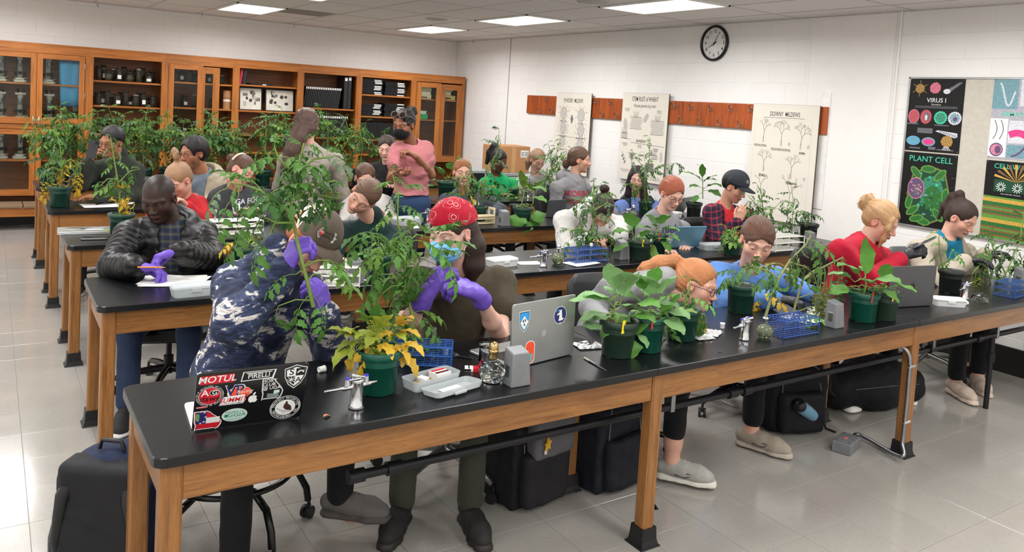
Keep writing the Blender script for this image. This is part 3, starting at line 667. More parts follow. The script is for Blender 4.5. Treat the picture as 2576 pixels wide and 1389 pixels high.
def spore(i,x,y,r,n,L,curl=0):
 i.disc(x,y,r,r*1.15,2,20);i.ring(x,y,r,r*1.15,.0025,0,22)
 for k in range(14):a=RR.uniform(0,6.28);q=RR.uniform(0,r*.85);i.disc(x+q*math.cos(a),y+q*math.sin(a),.003,.003,1,6)
 for k in range(n):
  a=k*2*math.pi/n+.3;pts=[(x+(r+L*u)*math.cos(a+curl*u*u),y+(r*1.15+L*u)*math.sin(a+curl*u*u))for u in(0,.35,.7,1)];i.line(pts,.003,0)
  if k%3==0 and curl==0:i.ring(pts[-1][0],pts[-1][1],.008,.008,.002,0,8)
def draw_powdery(i,w_,h):
 i.text('POWDERY  MILDEWS',w_/2,h*.905,h*.072,0,.004,sx=.56)
 i.next('heading');i.line([(w_*.05,h*.82),(w_*.95,h*.82)],.001,1)
 for(x,y,r,n,L,cu,lab_)in((.24,.745,.075,9,.05,0,'Phyllactinia'),(.74,.735,.075,8,.06,0,'Uncinula'),(.25,.56,.07,10,.055,.8,'Erysiphe'),(.76,.55,.075,9,.06,-.5,'Podosphaera'),(.25,.39,.065,8,.05,.6,'Sphaero'),(.76,.38,.07,9,.055,.3,'Micro')):
  spore(i,w_*x,h*y,r*w_*1.25,n,L*w_*1.4,cu);i.next('drawing');i.text(lab_,w_*x,h*(y-.098),.030,0,.002,italic=.2);i.next('caption')
 for dx,dy in((0,0),(.012,.03),(-.012,.034),(.0,.06)):i.disc(w_*.49+dx,h*.65+dy,.015,.024,1,12);i.ring(w_*.49+dx,h*.65+dy,.015,.024,.002,0,12)
 for k in range(2):i.line([(w_*.06,h*(.455-.16*k)),(w_*.94,h*(.455-.16*k))],.003,0)
 for k in range(10):i.text('conidia and appendages of the fungus',w_*.5,h*(.25-.02*k),.020,1)
def cellblock(i,x0,y0,x1,y1,c,seed):
 r=random.Random(seed);y=y0
 while y<y1-c*.5:
  x=x0+r.uniform(-c*.4,0)
  while x<x1:
   if x>x0-c*.2:i.ring(x+c*.5,y+c*.45,c*.5,c*.42,.0016,0,8)
   x+=c
  y+=c*.86
 i.line([(x0,y1),(x1,y1)],.003,0);i.line([(x0,y0),(x1,y0)],.003,0)
 for k in range(12):x=x0+(x1-x0)*(k+.5)/12;i.line([(x,y1),(x+r.uniform(-.006,.006),y1+r.uniform(.01,.03))],.002,0)
 for k in range(5):x=(x0+x1)/2+(k-2)*.012;i.line([(x,y1),(x+(k-2)*.012,y1+.07)],.003,0)
def draw_rust(i,w_,h):
 i.text('STEM RUST of WHEAT',w_/2,h*.93,h*.072,0,.004,sx=.60);i.text('Puccinia graminis f.sp. tritici',w_/2,h*.855,h*.052,0,.002,italic=.35,sx=.62);i.next('heading')
 for tx,x,y,s_ in(('PYCNIAL',.12,.815,.022),('STAGE',.12,.795,.022),('AECIAL',.82,.805,.022),('STAGE',.82,.783,.022),('UREDIAL',.80,.385,.022),('STAGE',.80,.365,.022),('BASIDIAL',.12,.415,.022),('STAGE',.12,.395,.022),('TELIAL',.45,.405,.022),('STAGE',.45,.385,.022)):i.text(tx,w_*x,h*y,h*s_,0,.002)
 i.next('captions')
 cellblock(i,w_*.20,h*.59,w_*.45,h*.72,.024,1);i.next('drawing');cellblock(i,w_*.66,h*.54,w_*.93,h*.69,.024,2);i.next('drawing');cellblock(i,0.01,h*.475,w_*.16,h*.53,.02,3)
 i.next('drawing');i.text('BARBERRY',w_*.48,h*.455,h*.046,0,.005,sx=.8);i.line([(.0,h*.475),(w_*.25,h*.468)],.003,0);i.line([(w_*.25,h*.432),(w_*.97,h*.415)],.0035,0);i.next('heading')
 for cx,cy,rx,ry,ro in((.10,.635,.035,.075,.2),(.55,.72,.032,.06,-.6)):i.disc(w_*cx,h*cy,rx,ry,2,16,rot=ro);i.line([(w_*cx-.01,h*cy-.05),(w_*cx+.01,h*cy+.05)],.002,0)
 for a in(-.9,-.45,-.15,.2,.6,1.0):i.line([(w_*.30,h*.22),(w_*.30+math.sin(a)*.035,h*.30),(w_*.30+math.sin(a)*.09,h*(.33-.02*abs(a)))],.008,1)
 i.line([(w_*.30,h*.06),(w_*.30,h*.24)],.008,1)
 for k in range(7):a=k*.5;i.ring(w_*.52+.05*math.cos(a),h*.25+.05*math.sin(a),.012,.012,.002,0,8)
 i.line([(w_*.52+.07*math.cos(a),h*.25+.09*math.sin(a))for a in np.linspace(.2,2.9,12)],.002,0)
 for k in range(3):i.disc(w_*(.08+.03*k),h*(.27-.035*k),.012,.022,1,10,rot=-.6);i.ring(w_*(.08+.03*k),h*(.30-.035*k),.014,.014,.002,0,10)
 cellblock(i,w_*.70,h*.27,w_*.84,h*.31,.02,7);i.disc(w_*.92,h*.30,.022,.06,2,14)
 i.text('Spores overwinter',w_*.16,h*.115,h*.020,1);i.text('thin and dark',w_*.16,h*.095,h*.020,1);i.text('overwinter by telia',w_*.80,h*.065,h*.022,1);i.text('rest and infect the host',w_*.80,h*.042,h*.022,1)
 i.rect(w_*.60,h*.12,w_*.78,h*.22,1)
def branch(i,x,y,a,L,n,wd,tipr,curl=.0,r=None):
 x2,y2=x+L*math.cos(a),y+L*math.sin(a);i.line([(x,y),((x+x2)/2+curl*L*.2,(y+y2)/2),(x2,y2)],wd,0)
 if n==0:
  if tipr:i.ring(x2+tipr*math.cos(a),y2+tipr*math.sin(a),tipr,tipr*1.15,.002,1,9)
  return
 for d in(-.55,.42):branch(i,x2,y2,a+d*r.uniform(.7,1.2),L*r.uniform(.62,.82),n-1,wd*.85,tipr,curl,r)
def draw_downy(i,w_,h):
 i.text('DOWNY  MILDEWS',w_*.50,h*.915,h*.056,0,.003,sx=.62);i.line([(w_*.18,h*.885),(w_*.80,h*.885)],.003,0);i.next('heading')
 i.line([(w_*.05,h*.87),(w_*.91,h*.87),(w_*.91,h*.05),(w_*.05,h*.05)],.0015,2,True)
 r=random.Random(4)
 for x,y,L,n,tip in((.20,.665,.085,4,0),(.48,.645,.085,4,.006),(.77,.63,.085,4,.005),(.24,.41,.08,3,.009),(.66,.37,.085,3,.007)):
  for dx in(-.005,.005):i.line([(w_*x+dx,h*y),(w_*x+dx,h*y+L*.6)],.0026,0)
  branch(i,w_*x,h*y+L*.55,math.pi/2+r.uniform(-.1,.1),L*.72,n,.0032,tip,.1,r);i.next('drawing')
 for tx,x,y in(('PERONOSPORA',.16,.635),('PSEUDOPERONOSPORA',.48,.612),('BREMIA',.80,.598),('BREMIELLA',.24,.375),('PLASMOPARA',.68,.335)):i.text(tx,w_*x,h*y,h*.030,0,.004,sx=.62)
 for x,y in((.60,.665),(.88,.655),(.86,.385)):i.disc(w_*x,h*y,.010,.016,2,12);i.ring(w_*x,h*y,.010,.016,.002,1,12)
 branch(i,w_*.22,h*.22,1.6,.08,2,.003,.008,.1,r);branch(i,w_*.66,h*.14,1.5,.12,2,.003,.012,.1,r)
chart(1401,1489,233,432,'white drawn chart headed POWDERY MILDEWS, leftmost of the three',.055,draw_powdery)
chart(1568,1684,233,450,'white drawn chart headed STEM RUST of WHEAT, middle of the three',.05,draw_rust)
chart(1896,2064,260,545,'largest cream drawn chart headed DOWNY MILDEWS',.055,draw_downy)
c=AX(2080,280,XW);t=thing('white_panel','plain white board edge behind the downy mildews chart','board');on_wall(t,c.y+.05,AX(2085,530,XW).z,.002);MB().box((0,0,0),(.09,1.05,.012),bev=.002).build('panel',WHITEMETAL,t)
TACK=M('tack_board',(190,184,172),.9,var=.08,vs=30,bump=.2,bs=180);ALU=M('aluminium_trim',(176,176,176),.35,.8)
a=AX(2291,194,XW);zb_=AX(2270,566,XW).z;t=thing('bulletin_board','long fawn pin board on the right wall behind the printed posters','bulletin board');BH=a.z-zb_;on_wall(t,a.y,zb_,.004)
MB().box((0,0,0),(2.2,BH,.012)).build('tack_panel',TACK,t);m=MB();m.box((0,BH-.015,0),(2.2,BH,.018),bev=.002).box((0,0,0),(2.2,.015,.018),bev=.002).box((0,0,0),(.015,BH,.018),bev=.002);m.build('trim',ALU,t)
PB=M('poster_black',(9,9,10),.42,var=0,spec=.4)
def pm(nm,c):return M('print_'+nm,c,.42,var=.22,vs=70)
def poster(pxl,pxr,pyt,pyb,label,base,draw,mats):
 xx=XW-.016;a=AX(pxl,pyt,xx);b=AX(pxr,pyt,xx);w_=a.y-b.y;h=a.z-AX(pxl,pyb,xx).z
 t=thing('printed_poster',label,'poster');on_wall(t,a.y,a.z-h,.0185);MB().box((0,0,-.0012),(w_,h,0)).build('sheet',base,t)
 i=Ink(.0004);draw(i,w_,h);i.parts(mats,t,None,'print')
 p=MB()
 for x in(.012,w_-.012):
  for y in(.012,h-.012):p.ball((x,y,.002),.004,8,5)
 p.build('push_pins',STEEL,t,kind='stuff');return t
G_=dict(white=pm('white',(226,226,226)),teal=pm('teal',(64,196,160)),gold=pm('gold',(196,156,70)),pink=pm('pink',(206,126,150)),grey=pm('grey',(96,98,104)),red=pm('red',(180,78,88)),aqua=pm('aqua',(54,128,100)),slate=pm('slate',(110,150,160)),blue=pm('blue',(96,158,190)),violet=pm('violet',(96,74,110)),green=pm('green',(42,104,46)),lime=pm('lime',(92,142,58)),dgreen=pm('dark_green',(22,66,42)),magenta=pm('magenta',(214,60,130)),pale=pm('pale',(206,206,214)),brown=pm('brown',(120,90,56)))
keys=list(G_);PM=list(G_.values());q_={k:n for n,k in enumerate(keys)}
def dotted(i,x,y,r,c1,c2,n=26,seed=1,dr=.12):
 i.disc(x,y,r,r,q_[c1],26)
 for k in range(n):a=k*2.4;rr=r*.95*math.sqrt((k+.5)/n);i.disc(x+rr*math.cos(a),y+rr*math.sin(a),r*dr,r*dr,q_[c2],8)
def draw_virus(i,w_,h):
 dotted(i,w_*.20,h*.86,w_*.085,'brown','gold',30);
 for k in range(6):a=k*math.pi/3+.5;i.line([(w_*.2+w_*.08*math.cos(a),h*.86+w_*.08*math.sin(a)),(w_*.2+w_*.15*math.cos(a),h*.86+w_*.15*math.sin(a))],.003,q_['gold'])
 i.next('figure');dotted(i,w_*.48,h*.87,w_*.10,'red','pink',34,dr=.13);i.next('figure');i.poly([(w_*.66,h*.82),(w_*.72,h*.80),(w_*.95,h*.94),(w_*.93,h*.955)],q_['grey']);i.disc(w_*.69,h*.825,.028,.02,q_['pale'],14);
 for k in range(9):i.line([(w_*(.69+.026*k),h*(.805+.0145*k)),(w_*(.68+.026*k),h*(.85+.0125*k))],.002,q_['pale'])
 i.next('figure');i.text('VIRUS I',w_*.52,h*.70,h*.085,q_['white'],.004);i.text('Structure',w_*.52,h*.645,h*.034,q_['white'])
 for k in range(2):i.rect(w_*.14,h*(.613-.018*k),w_*.9,h*(.622-.018*k),q_['grey'])
 for x,c1,c2 in((.13,'red','pink'),(.355,'red','red')):i.disc(w_*x,h*.475,w_*.10,h*.095,q_[c1],24);i.ring(w_*x,h*.475,w_*.098,h*.093,.005,q_[c2],24)
 i.disc(w_*.37,h*.475,w_*.05,h*.06,q_['grey'],18);i.disc(w_*.36,h*.465,w_*.025,h*.04,q_['pale'],14)
 for x,c1 in((.62,'aqua'),(.87,'slate')):
  dotted(i,w_*x,h*.47,w_*.095,c1,'teal' if x<.7 else 'pale',14,dr=.09)
  for k in range(18):a=k*math.pi/9;i.disc(w_*x+w_*.103*math.cos(a),h*.47+w_*.103*math.sin(a),.008,.008,q_['teal' if x<.7 else 'pale'],8)
 i.disc(w_*.88,h*.46,w_*.04,h*.03,q_['violet'],14)
 for x0,y0,x1,y1 in((.02,.365,.22,.385),(.52,.36,.78,.375),(.22,.25,.50,.32),(.1,.03,.3,.05),(.6,.03,.9,.045),(.45,.03,.58,.07)):i.rect(w_*x0,h*y0,w_*x1,h*y1,q_['grey'])
 i.next('figure');i.poly([(w_*.55,h*.285),(w_*.60,h*.30),(w_*.94,h*.27),(w_*.95,h*.22),(w_*.90,h*.205)],q_['pale'])
 for k in range(30):i.disc(w_*(.62+.011*k),h*(.285-.002*k+.012*math.sin(k*1.7)),.004,.004,q_['violet'],6)
 i.next('figure');i.disc(w_*.16,h*.14,w_*.13,h*.065,q_['blue'],24);i.disc(w_*.15,h*.155,w_*.06,h*.02,q_['slate'],16);i.next('figure');i.disc(w_*.44,h*.135,w_*.125,h*.062,q_['slate'],24);i.disc(w_*.44,h*.135,w_*.095,h*.042,q_['magenta'],20)
 i.next('figure');dotted(i,w_*.77,h*.155,w_*.105,'brown','gold',40,dr=.11)
 for k in range(5):i.line([(w_*(.74+.015*k),h*.085),(w_*(.70+.035*k),h*.035)],.005,q_['pale'])
def draw_cell(i,w_,h):
 i.text('PLANT CELL',w_*.52,h*.915,h*.105,q_['teal'],.003)
 i.next('figure');hexo=[(w_*x,h*y)for x,y in((.22,.70),(.50,.84),(.80,.78),(.90,.52),(.78,.14),(.50,.03),(.24,.17),(.14,.44))]
 i.poly(hexo,q_['lime']);c=(w_*.52,h*.45);i.poly([(c[0]+(x-c[0])*.95,c[1]+(y-c[1])*.95)for x,y in hexo],q_['dgreen']);i.line(hexo,.007,q_['brown'],True)
 r=random.Random(9)
 i.disc(w_*.58,h*.50,w_*.22,h*.20,q_['aqua'],26);i.disc(w_*.62,h*.42,w_*.16,h*.16,q_['green'],22)
 for k in range(60):i.disc(w_*r.uniform(.36,.80),h*r.uniform(.18,.74),r.uniform(.004,.02),r.uniform(.004,.014),q_[r.choice(('aqua','green','dgreen','slate','green','teal'))],9)
 for x,y,ro in((.28,.73,-.8),(.50,.79,0),(.72,.72,.8),(.84,.46,1.5),(.74,.20,2.3),(.48,.09,3.0),(.27,.22,.7),(.19,.33,1.4),(.36,.12,.3)):i.disc(w_*x,h*y,.062,.030,q_['lime'],16,rot=ro);i.disc(w_*x,h*y,.050,.021,q_['green'],14,rot=ro)
 i.next('figure');i.disc(w_*.30,h*.52,w_*.155,h*.145,q_['pink'],24);i.disc(w_*.30,h*.52,w_*.145,h*.135,q_['violet'],24);i.disc(w_*.32,h*.50,w_*.07,h*.08,q_['grey'],18);
 for k in range(16):i.disc(w_*(.30+r.uniform(-.1,.1)),h*(.52+r.uniform(-.08,.08)),.007,.006,q_['pink'],8)
 for k in range(4):i.line([(w_*.92,h*(.7-.12*k)),(w_*.99,h*(.7-.12*k))],.002,q_['grey'])
def draw_nema(i,w_,h):
 i.rect(w_*.0,h*.62,w_*.48,h*.99,q_['slate']);i.next('figure');i.rect(w_*.52,h*.66,w_*.98,h*.99,q_['pale']);i.line([(w_*.12+w_*.3*t_,h*(.80+.14*math.cos(t_*5)))for t_ in np.linspace(0,1,14)],.012,q_['pale'])
 i.next('figure');i.text('NEMATODES',w_*.55,h*.555,h*.075,q_['teal'],.004);i.rect(w_*.0,h*.02,w_*.34,h*.50,q_['white'])
 for x in(.08,.20):i.line([(w_*(x+.06*math.sin(t_*3.1)),h*(.24+.24*t_))for t_ in np.linspace(0,1,12)],.006,q_['grey'])
 i.next('figure');i.disc(w_*.16,h*.11,w_*.13,h*.085,q_['violet'],26);i.disc(w_*.16,h*.11,w_*.11,h*.068,q_['pink'],24);i.disc(w_*.19,h*.11,w_*.06,h*.05,q_['violet'],16);i.next('figure');i.rect(w_*.36,h*.20,w_*.98,h*.48,q_['pale']);i.line([(w_*(.38+.6*t_),h*(.30+.03*math.sin(t_*6)))for t_ in np.linspace(0,1,14)],.05,q_['magenta']);i.next('figure');i.rect(w_*.36,h*.02,w_*.98,h*.18,q_['slate']);i.line([(w_*(.45+.25*t_),h*(.04+.13*t_*t_))for t_ in np.linspace(0,1,8)],.014,q_['violet'])
def draw_wall(i,w_,h):
 i.text('CELL WALL',w_*.45,h*.93,h*.09,q_['teal'],.003);i.next('figure');i.rect(w_*.16,h*.60,w_*.95,h*.76,q_['dgreen'])
 for k in range(9):a=.35+k*.3;i.poly([(w_*.52,h*.74),(w_*.52+.16*math.cos(a),h*.74+.13*math.sin(a)),(w_*.52+.16*math.cos(a+.14),h*.74+.13*math.sin(a+.14))],q_['brown' if k%2 else 'gold'])
 for x in(.28,.55,.82):
  for k in range(12):a=k*math.pi/6;i.line([(w_*x+.012*math.cos(a),h*.665+.012*math.sin(a)),(w_*x+.036*math.cos(a),h*.665+.036*math.sin(a))],.005,q_['white'])
 i.next('figure');i.text('Plant Cell Wall - Structure',w_*.45,h*.575,h*.022,q_['white']);cs=('lime','green','brown','gold','lime','brown','green','gold','brown','lime','green')
 for k in range(22):y=.54-.0245*k;i.poly([(w_*.0,h*y),(w_,h*(y-.02)),(w_,h*(y-.055)),(w_*.0,h*(y-.03))],q_[cs[(k*7)%11]])
poster(2291,2431,197,378,'black poster headed VIRUS I with coloured virus particles',PB,draw_virus,PM);poster(2273,2412,380,566,'black poster headed PLANT CELL with a green cell',PB,draw_cell,PM)
poster(2503,2640,197,398,'grey poster headed NEMATODES, cut by the picture edge',pm('poster_grey',(168,166,176)),draw_nema,PM);poster(2483,2640,402,594,'black and green poster headed CELL WALL, cut by the picture edge',PB,draw_wall,PM)
# ---------------------------------------------------------------- smooth-blended solids, meshed with surface nets (used for people, bags, soft things)
def V(*a):return np.array(a if len(a)>1 else a[0],float)
def unit(v):v=np.asarray(v,float);return v/(np.linalg.norm(v)+1e-12)
def folds(P,f,seed=0):
 r=np.random.default_rng(seed);o=np.zeros(len(P))
 for k in range(4):
  a=unit(r.normal(size=3));b=unit(r.normal(size=3));ff=f*(1.0,1.37,1.9,2.6)[k]
  o+=np.sin(P@a*ff+1.6*np.sin(P@b*ff*0.6+k)+r.uniform(0,6))*(1,.8,.5,.3)[k]
 return o/2.6
class Field:
 def __init__(s):s.p=[];s.disp=[]
 def cone(s,a,b,ra,rb=None,k=0.02,op=1,flat=None,quilt=None):
  s.p.append(('c',V(a),V(b),ra,ra if rb is None else rb,k,op,flat,quilt));return s
 def chain(s,pts,rs,k=0.02,op=1,**kw):
  for i in range(len(pts)-1):s.cone(pts[i],pts[i+1],rs[i],rs[i+1],k,op,**kw)
  return s
 def ell(s,c,rad,R=None,k=0.02,op=1):s.p.append(('e',V(c),np.eye(3)if R is None else np.array(R),V(rad),k,op));return s
 def box(s,c,half,R=None,rnd=0.01,k=0.01,op=1):s.p.append(('b',V(c),np.eye(3)if R is None else np.array(R),V(half),rnd,k,op));return s
 def cut(s,c,r,n,off,k=0.003,op=1):s.p.append(('s',V(c),r,unit(n),off,k,op));return s
 def plane(s,c,n,k=0.004):s.p.append(('p',V(c),unit(n),k));return s
 def bounds(s):
  lo,hi=np.full(3,1e9),np.full(3,-1e9)
  for p in s.p:
   if p[0]=='p' or(p[0]in 'ceb' and p[6 if p[0]!='e' else 5]<0):continue
   if p[0]=='c':r=max(p[3],p[4]);l,h=np.minimum(p[1],p[2])-r,np.maximum(p[1],p[2])+r
   elif p[0]=='e':r=np.abs(p[2].T)@p[3];l,h=p[1]-r,p[1]+r
   elif p[0]=='b':r=np.abs(p[2].T)@p[3]+p[4];l,h=p[1]-r,p[1]+r
   else:l,h=p[1]-p[2],p[1]+p[2]
   lo,hi=np.minimum(lo,l),np.maximum(hi,h)
  return lo,hi
 def ev(s,P,margin=0.06):
  d=np.full(len(P),0.3)
  for p in s.p:
   if p[0]=='p':d=np.maximum(d,(P-p[1])@p[2]);continue
   if p[0]=='c':c=(p[1]+p[2])/2;R=np.linalg.norm(p[2]-p[1])/2+max(p[3],p[4]);k,op=p[5],p[6]
   elif p[0]=='e':c,R,k,op=p[1],p[3].max(),p[4],p[5]
   elif p[0]=='b':c,R,k,op=p[1],np.linalg.norm(p[3])+p[4],p[5],p[6]
   else:c,R,k,op=p[1],p[2],p[5],p[6]
   q=P-c;m=np.flatnonzero(np.einsum('ij,ij->i',q,q)<(R+k+margin)**2)
   if not len(m):continue
   Q=P[m]
   if p[0]=='c':
    ba=p[2]-p[1];t=np.clip((Q-p[1])@ba/max(ba@ba,1e-9),0,1);w_=Q-p[1]-t[:,None]*ba
    if p[7]is not None:n,f=p[7];n=unit(n);w_=w_+np.outer((w_@n)*(f-1),n)
    r=p[3]+(p[4]-p[3])*t
    if p[8]is not None:r=r+p[8][0]*(np.abs(np.sin(np.pi*t*p[8][1]))-0.6)
    x=np.linalg.norm(w_,axis=1)-r
   elif p[0]=='e':
    L=(Q-p[1])@p[2].T/p[3];k0=np.linalg.norm(L,axis=1);k1=np.linalg.norm(L/p[3],axis=1)+1e-9;x=k0*(k0-1)/k1
    x=np.where(k0<1e-4,-p[3].min(),x)
   elif p[0]=='b':
    L=np.abs((Q-p[1])@p[2].T)-p[3];x=np.linalg.norm(np.maximum(L,0),axis=1)+np.minimum(L.max(1),0)-p[4]
   else:x=np.maximum(np.linalg.norm(Q-p[1],axis=1)-p[2],(Q-p[1])@p[3]-p[4])
   if op>0:
    h=np.maximum(k-np.abs(d[m]-x),0)/k;d[m]=np.minimum(d[m],x)-h*h*k/4
   else:
    x=-x;h=np.maximum(k-np.abs(d[m]-x),0)/k;d[m]=np.maximum(d[m],x)+h*h*k/4
  for f in s.disp:d=d+f(P)
  return d
 def surf(s,h):
  lo,hi=s.bounds();lo=lo-3*h-0.012;hi=hi+3*h+0.012;B=8
  nb=np.ceil((hi-lo)/(h*B)).astype(int)+1;n=nb*B
  g=np.stack(np.meshgrid(*[np.arange(k)for k in nb],indexing='ij'),-1).reshape(-1,3)
  dc=s.ev(lo+(g*B+(B-1)/2)*h,0.3)
  D=np.where(dc.reshape(nb)<0,-1.0,1.0).astype(np.float32);D=D.repeat(B,0).repeat(B,1).repeat(B,2)
  keep=g[np.abs(dc)<B*h*0.87*1.28+0.013]
  off=np.stack(np.meshgrid(*[np.arange(B)]*3,indexing='ij'),-1).reshape(-1,3)
  idx=(keep[:,None,:]*B+off[None]).reshape(-1,3)
  D[idx[:,0],idx[:,1],idx[:,2]]=s.ev(lo+idx*h)
  S=D<0
  c=np.zeros(np.array(S.shape)-1,np.int8)
  for a in(0,1):
   for b in(0,1):
    for e in(0,1):c+=S[a:S.shape[0]-1+a,b:S.shape[1]-1+b,e:S.shape[2]-1+e]
  cells=np.argwhere((c>0)&(c<8));vid=np.full(c.shape,-1,np.int32);vid[tuple(cells.T)]=np.arange(len(cells))
  acc=np.zeros((len(cells),3));cnt=np.zeros(len(cells))
  cor=[V(a,b,e).astype(int)for a in(0,1)for b in(0,1)for e in(0,1)]
  for i in range(8):
   for ax in range(3):
    if cor[i][ax]:continue
    A=cells+cor[i];Bq=A.copy();Bq[:,ax]+=1
    da,db=D[tuple(A.T)],D[tuple(Bq.T)];m=(da<0)!=(db<0)
    t=da[m]/(da[m]-db[m]);p=A[m].astype(float);p[:,ax]+=t;acc[m]+=p;cnt[m]+=1
  verts=lo+acc/cnt[:,None]*h;F=[]
  for ax in range(3):
   sl0=[slice(None)]*3;sl1=[slice(None)]*3;sl0[ax]=slice(0,-1);sl1[ax]=slice(1,None)
   e=np.argwhere(S[tuple(sl0)]!=S[tuple(sl1)])
   u,v=(ax+1)%3,(ax+2)%3
   e=e[(e[:,u]>0)&(e[:,v]>0)&(e[:,u]<c.shape[u])&(e[:,v]<c.shape[v])]
   q=[]
   for du,dv in((0,0),(1,0),(1,1),(0,1)):
    k=e.copy();k[:,u]-=du;k[:,v]-=dv;q.append(vid[tuple(k.T)])
   q=np.stack(q,1);fl=~S[tuple(e.T)];q[fl]=q[fl][:,::-1];F.append(q)
  return verts,np.concatenate(F)
def np_mesh(name,parts,mats,attrs=None):
 """parts: list of (verts, quads[, material index]); joined into one mesh"""
 vo=0;VV=[];FF=[];MI=[]
 for p in parts:
  VV.append(p[0]);FF.append(p[1]+vo);vo+=len(p[0]);MI.append(np.full(len(p[1]),p[2]if len(p)>2 else 0,np.int32))
 VV=np.concatenate(VV).astype(np.float32);FF=np.concatenate(FF).astype(np.int32);MI=np.concatenate(MI)
 me=bpy.data.meshes.new(name);me.vertices.add(len(VV));me.vertices.foreach_set('co',VV.ravel())
 me.loops.add(FF.size);me.loops.foreach_set('vertex_index',FF.ravel())
 me.polygons.add(len(FF));me.polygons.foreach_set('loop_start',np.arange(0,FF.size,4,dtype=np.int32))
 me.polygons.foreach_set('use_smooth',np.ones(len(FF),bool));me.polygons.foreach_set('material_index',MI)
 for a,(ty,dat)in(attrs or{}).items():
  at=me.attributes.new(a,ty,'POINT');at.data.foreach_set('color' if 'COLOR' in ty else 'vector',np.asarray(dat,np.float32).ravel())
 me.update(calc_edges=True)
 for m in(mats if isinstance(mats,(list,tuple))else[mats]):me.materials.append(m)
 return me
# ---------------------------------------------------------------- people
SKIN=M('skin',rough=0.48,attr='col',var=0.05,vs=40,sss=0.12,spec=0.4,bump=0.05,bs=500)
def _hair(t,vec,base,b):
 a=t.new('ShaderNodeAttribute',attribute_name='flow');n=t.noise(a.outputs['Vector'],46,3,0.65)
 bn=t.new('ShaderNodeBump');bn.inputs['Strength'].default_value=0.55;bn.inputs['Distance'].default_value=0.006
 t.link(n,bn.inputs['Height']);t.link(bn.outputs[0],b.inputs['Normal'])
 g=t.ramp(n,[(0.25,(.55,.55,.55,1)),(0.5,(1,1,1,1)),(0.78,(1.5,1.45,1.4,1))])
 return t.mix(1.0,base,g,'MULTIPLY')
def hair_mat(name,col,rough=0.42):return M('hair_'+name,col,rough,var=0.1,vs=12,build=_hair,spec=0.45)
def _knit(scale,amt):
 def f(t,vec,base,b):
  n=t.noise(vec,scale,2);n2=t.noise(vec,14,4);s=t.math('ADD',n,t.math('MULTIPLY',n2,1.5))
  bn=t.new('ShaderNodeBump');bn.inputs['Strength'].default_value=amt;bn.inputs['Distance'].default_value=0.004
  t.link(s,bn.inputs['Height']);t.link(bn.outputs[0],b.inputs['Normal'])
 return f
def cloth(name,col,rough=0.85,bump=0.35,var=0.1,scale=260,sheen=0.04,build=None):
 def f(t,vec,base,b):
  _knit(scale,bump)(t,vec,base,b)
  return build(t,vec,base,b)if build else None
 return M('cloth_'+name,col,rough,var=var,vs=7,build=f,sheen=sheen,spec=0.25)
GLOVE_P=M('purple_nitrile',(104,76,178),0.42,var=0.08,vs=25,bump=0.25,bs=70,spec=0.4)
GLOVE_B=M('black_nitrile',(40,40,44),0.45,var=0.1,vs=25,bump=0.2,bs=70)
EYE=M('eyeball',rough=0.15,attr='col',var=0,coat=0.5)
TONES={'fair':(206,158,138),'light':(198,150,126),'pale':(214,170,152),'tan':(164,112,82),'brown':(142,94,70),'dark':(58,38,30),'deep':(88,56,42)}
def cam_dirs(p):
 """horizontal directions at a place: image right, towards the camera"""
 tc=np.array([-p[0],-p[1],0.0]);tc=unit(tc);ir=np.array([-tc[1],tc[0],0.0])
 if ir@RT<0:ir=-ir
 return ir,np.array([0,0,1.0]),tc
def dirv(p,d):ir,up,tc=cam_dirs(p);return unit(ir*d[0]+up*d[1]+tc*d[2])
def facing(p,yaw,pitch=0.0,roll=0.0):
 """rows: right, forward, up of a head or chest at p; yaw 0 looks at the camera, + turns to image right; pitch + looks down; roll + tips to image right"""
 ir,up,tc=cam_dirs(p);y,q,r=(math.radians(a)for a in(yaw,pitch,roll))
 f=tc*math.cos(y)+ir*math.sin(y);u=up;rt=np.cross(f,u)
 f,u=f*math.cos(q)-u*math.sin(q),u*math.cos(q)+f*math.sin(q)
 u,rt=u*math.cos(r)-rt*math.sin(r),rt*math.cos(r)+u*math.sin(r)
 return np.array([rt,f,u])
def W3(t):return np.array(AY(*t))if isinstance(t,tuple)else np.array(t,float)
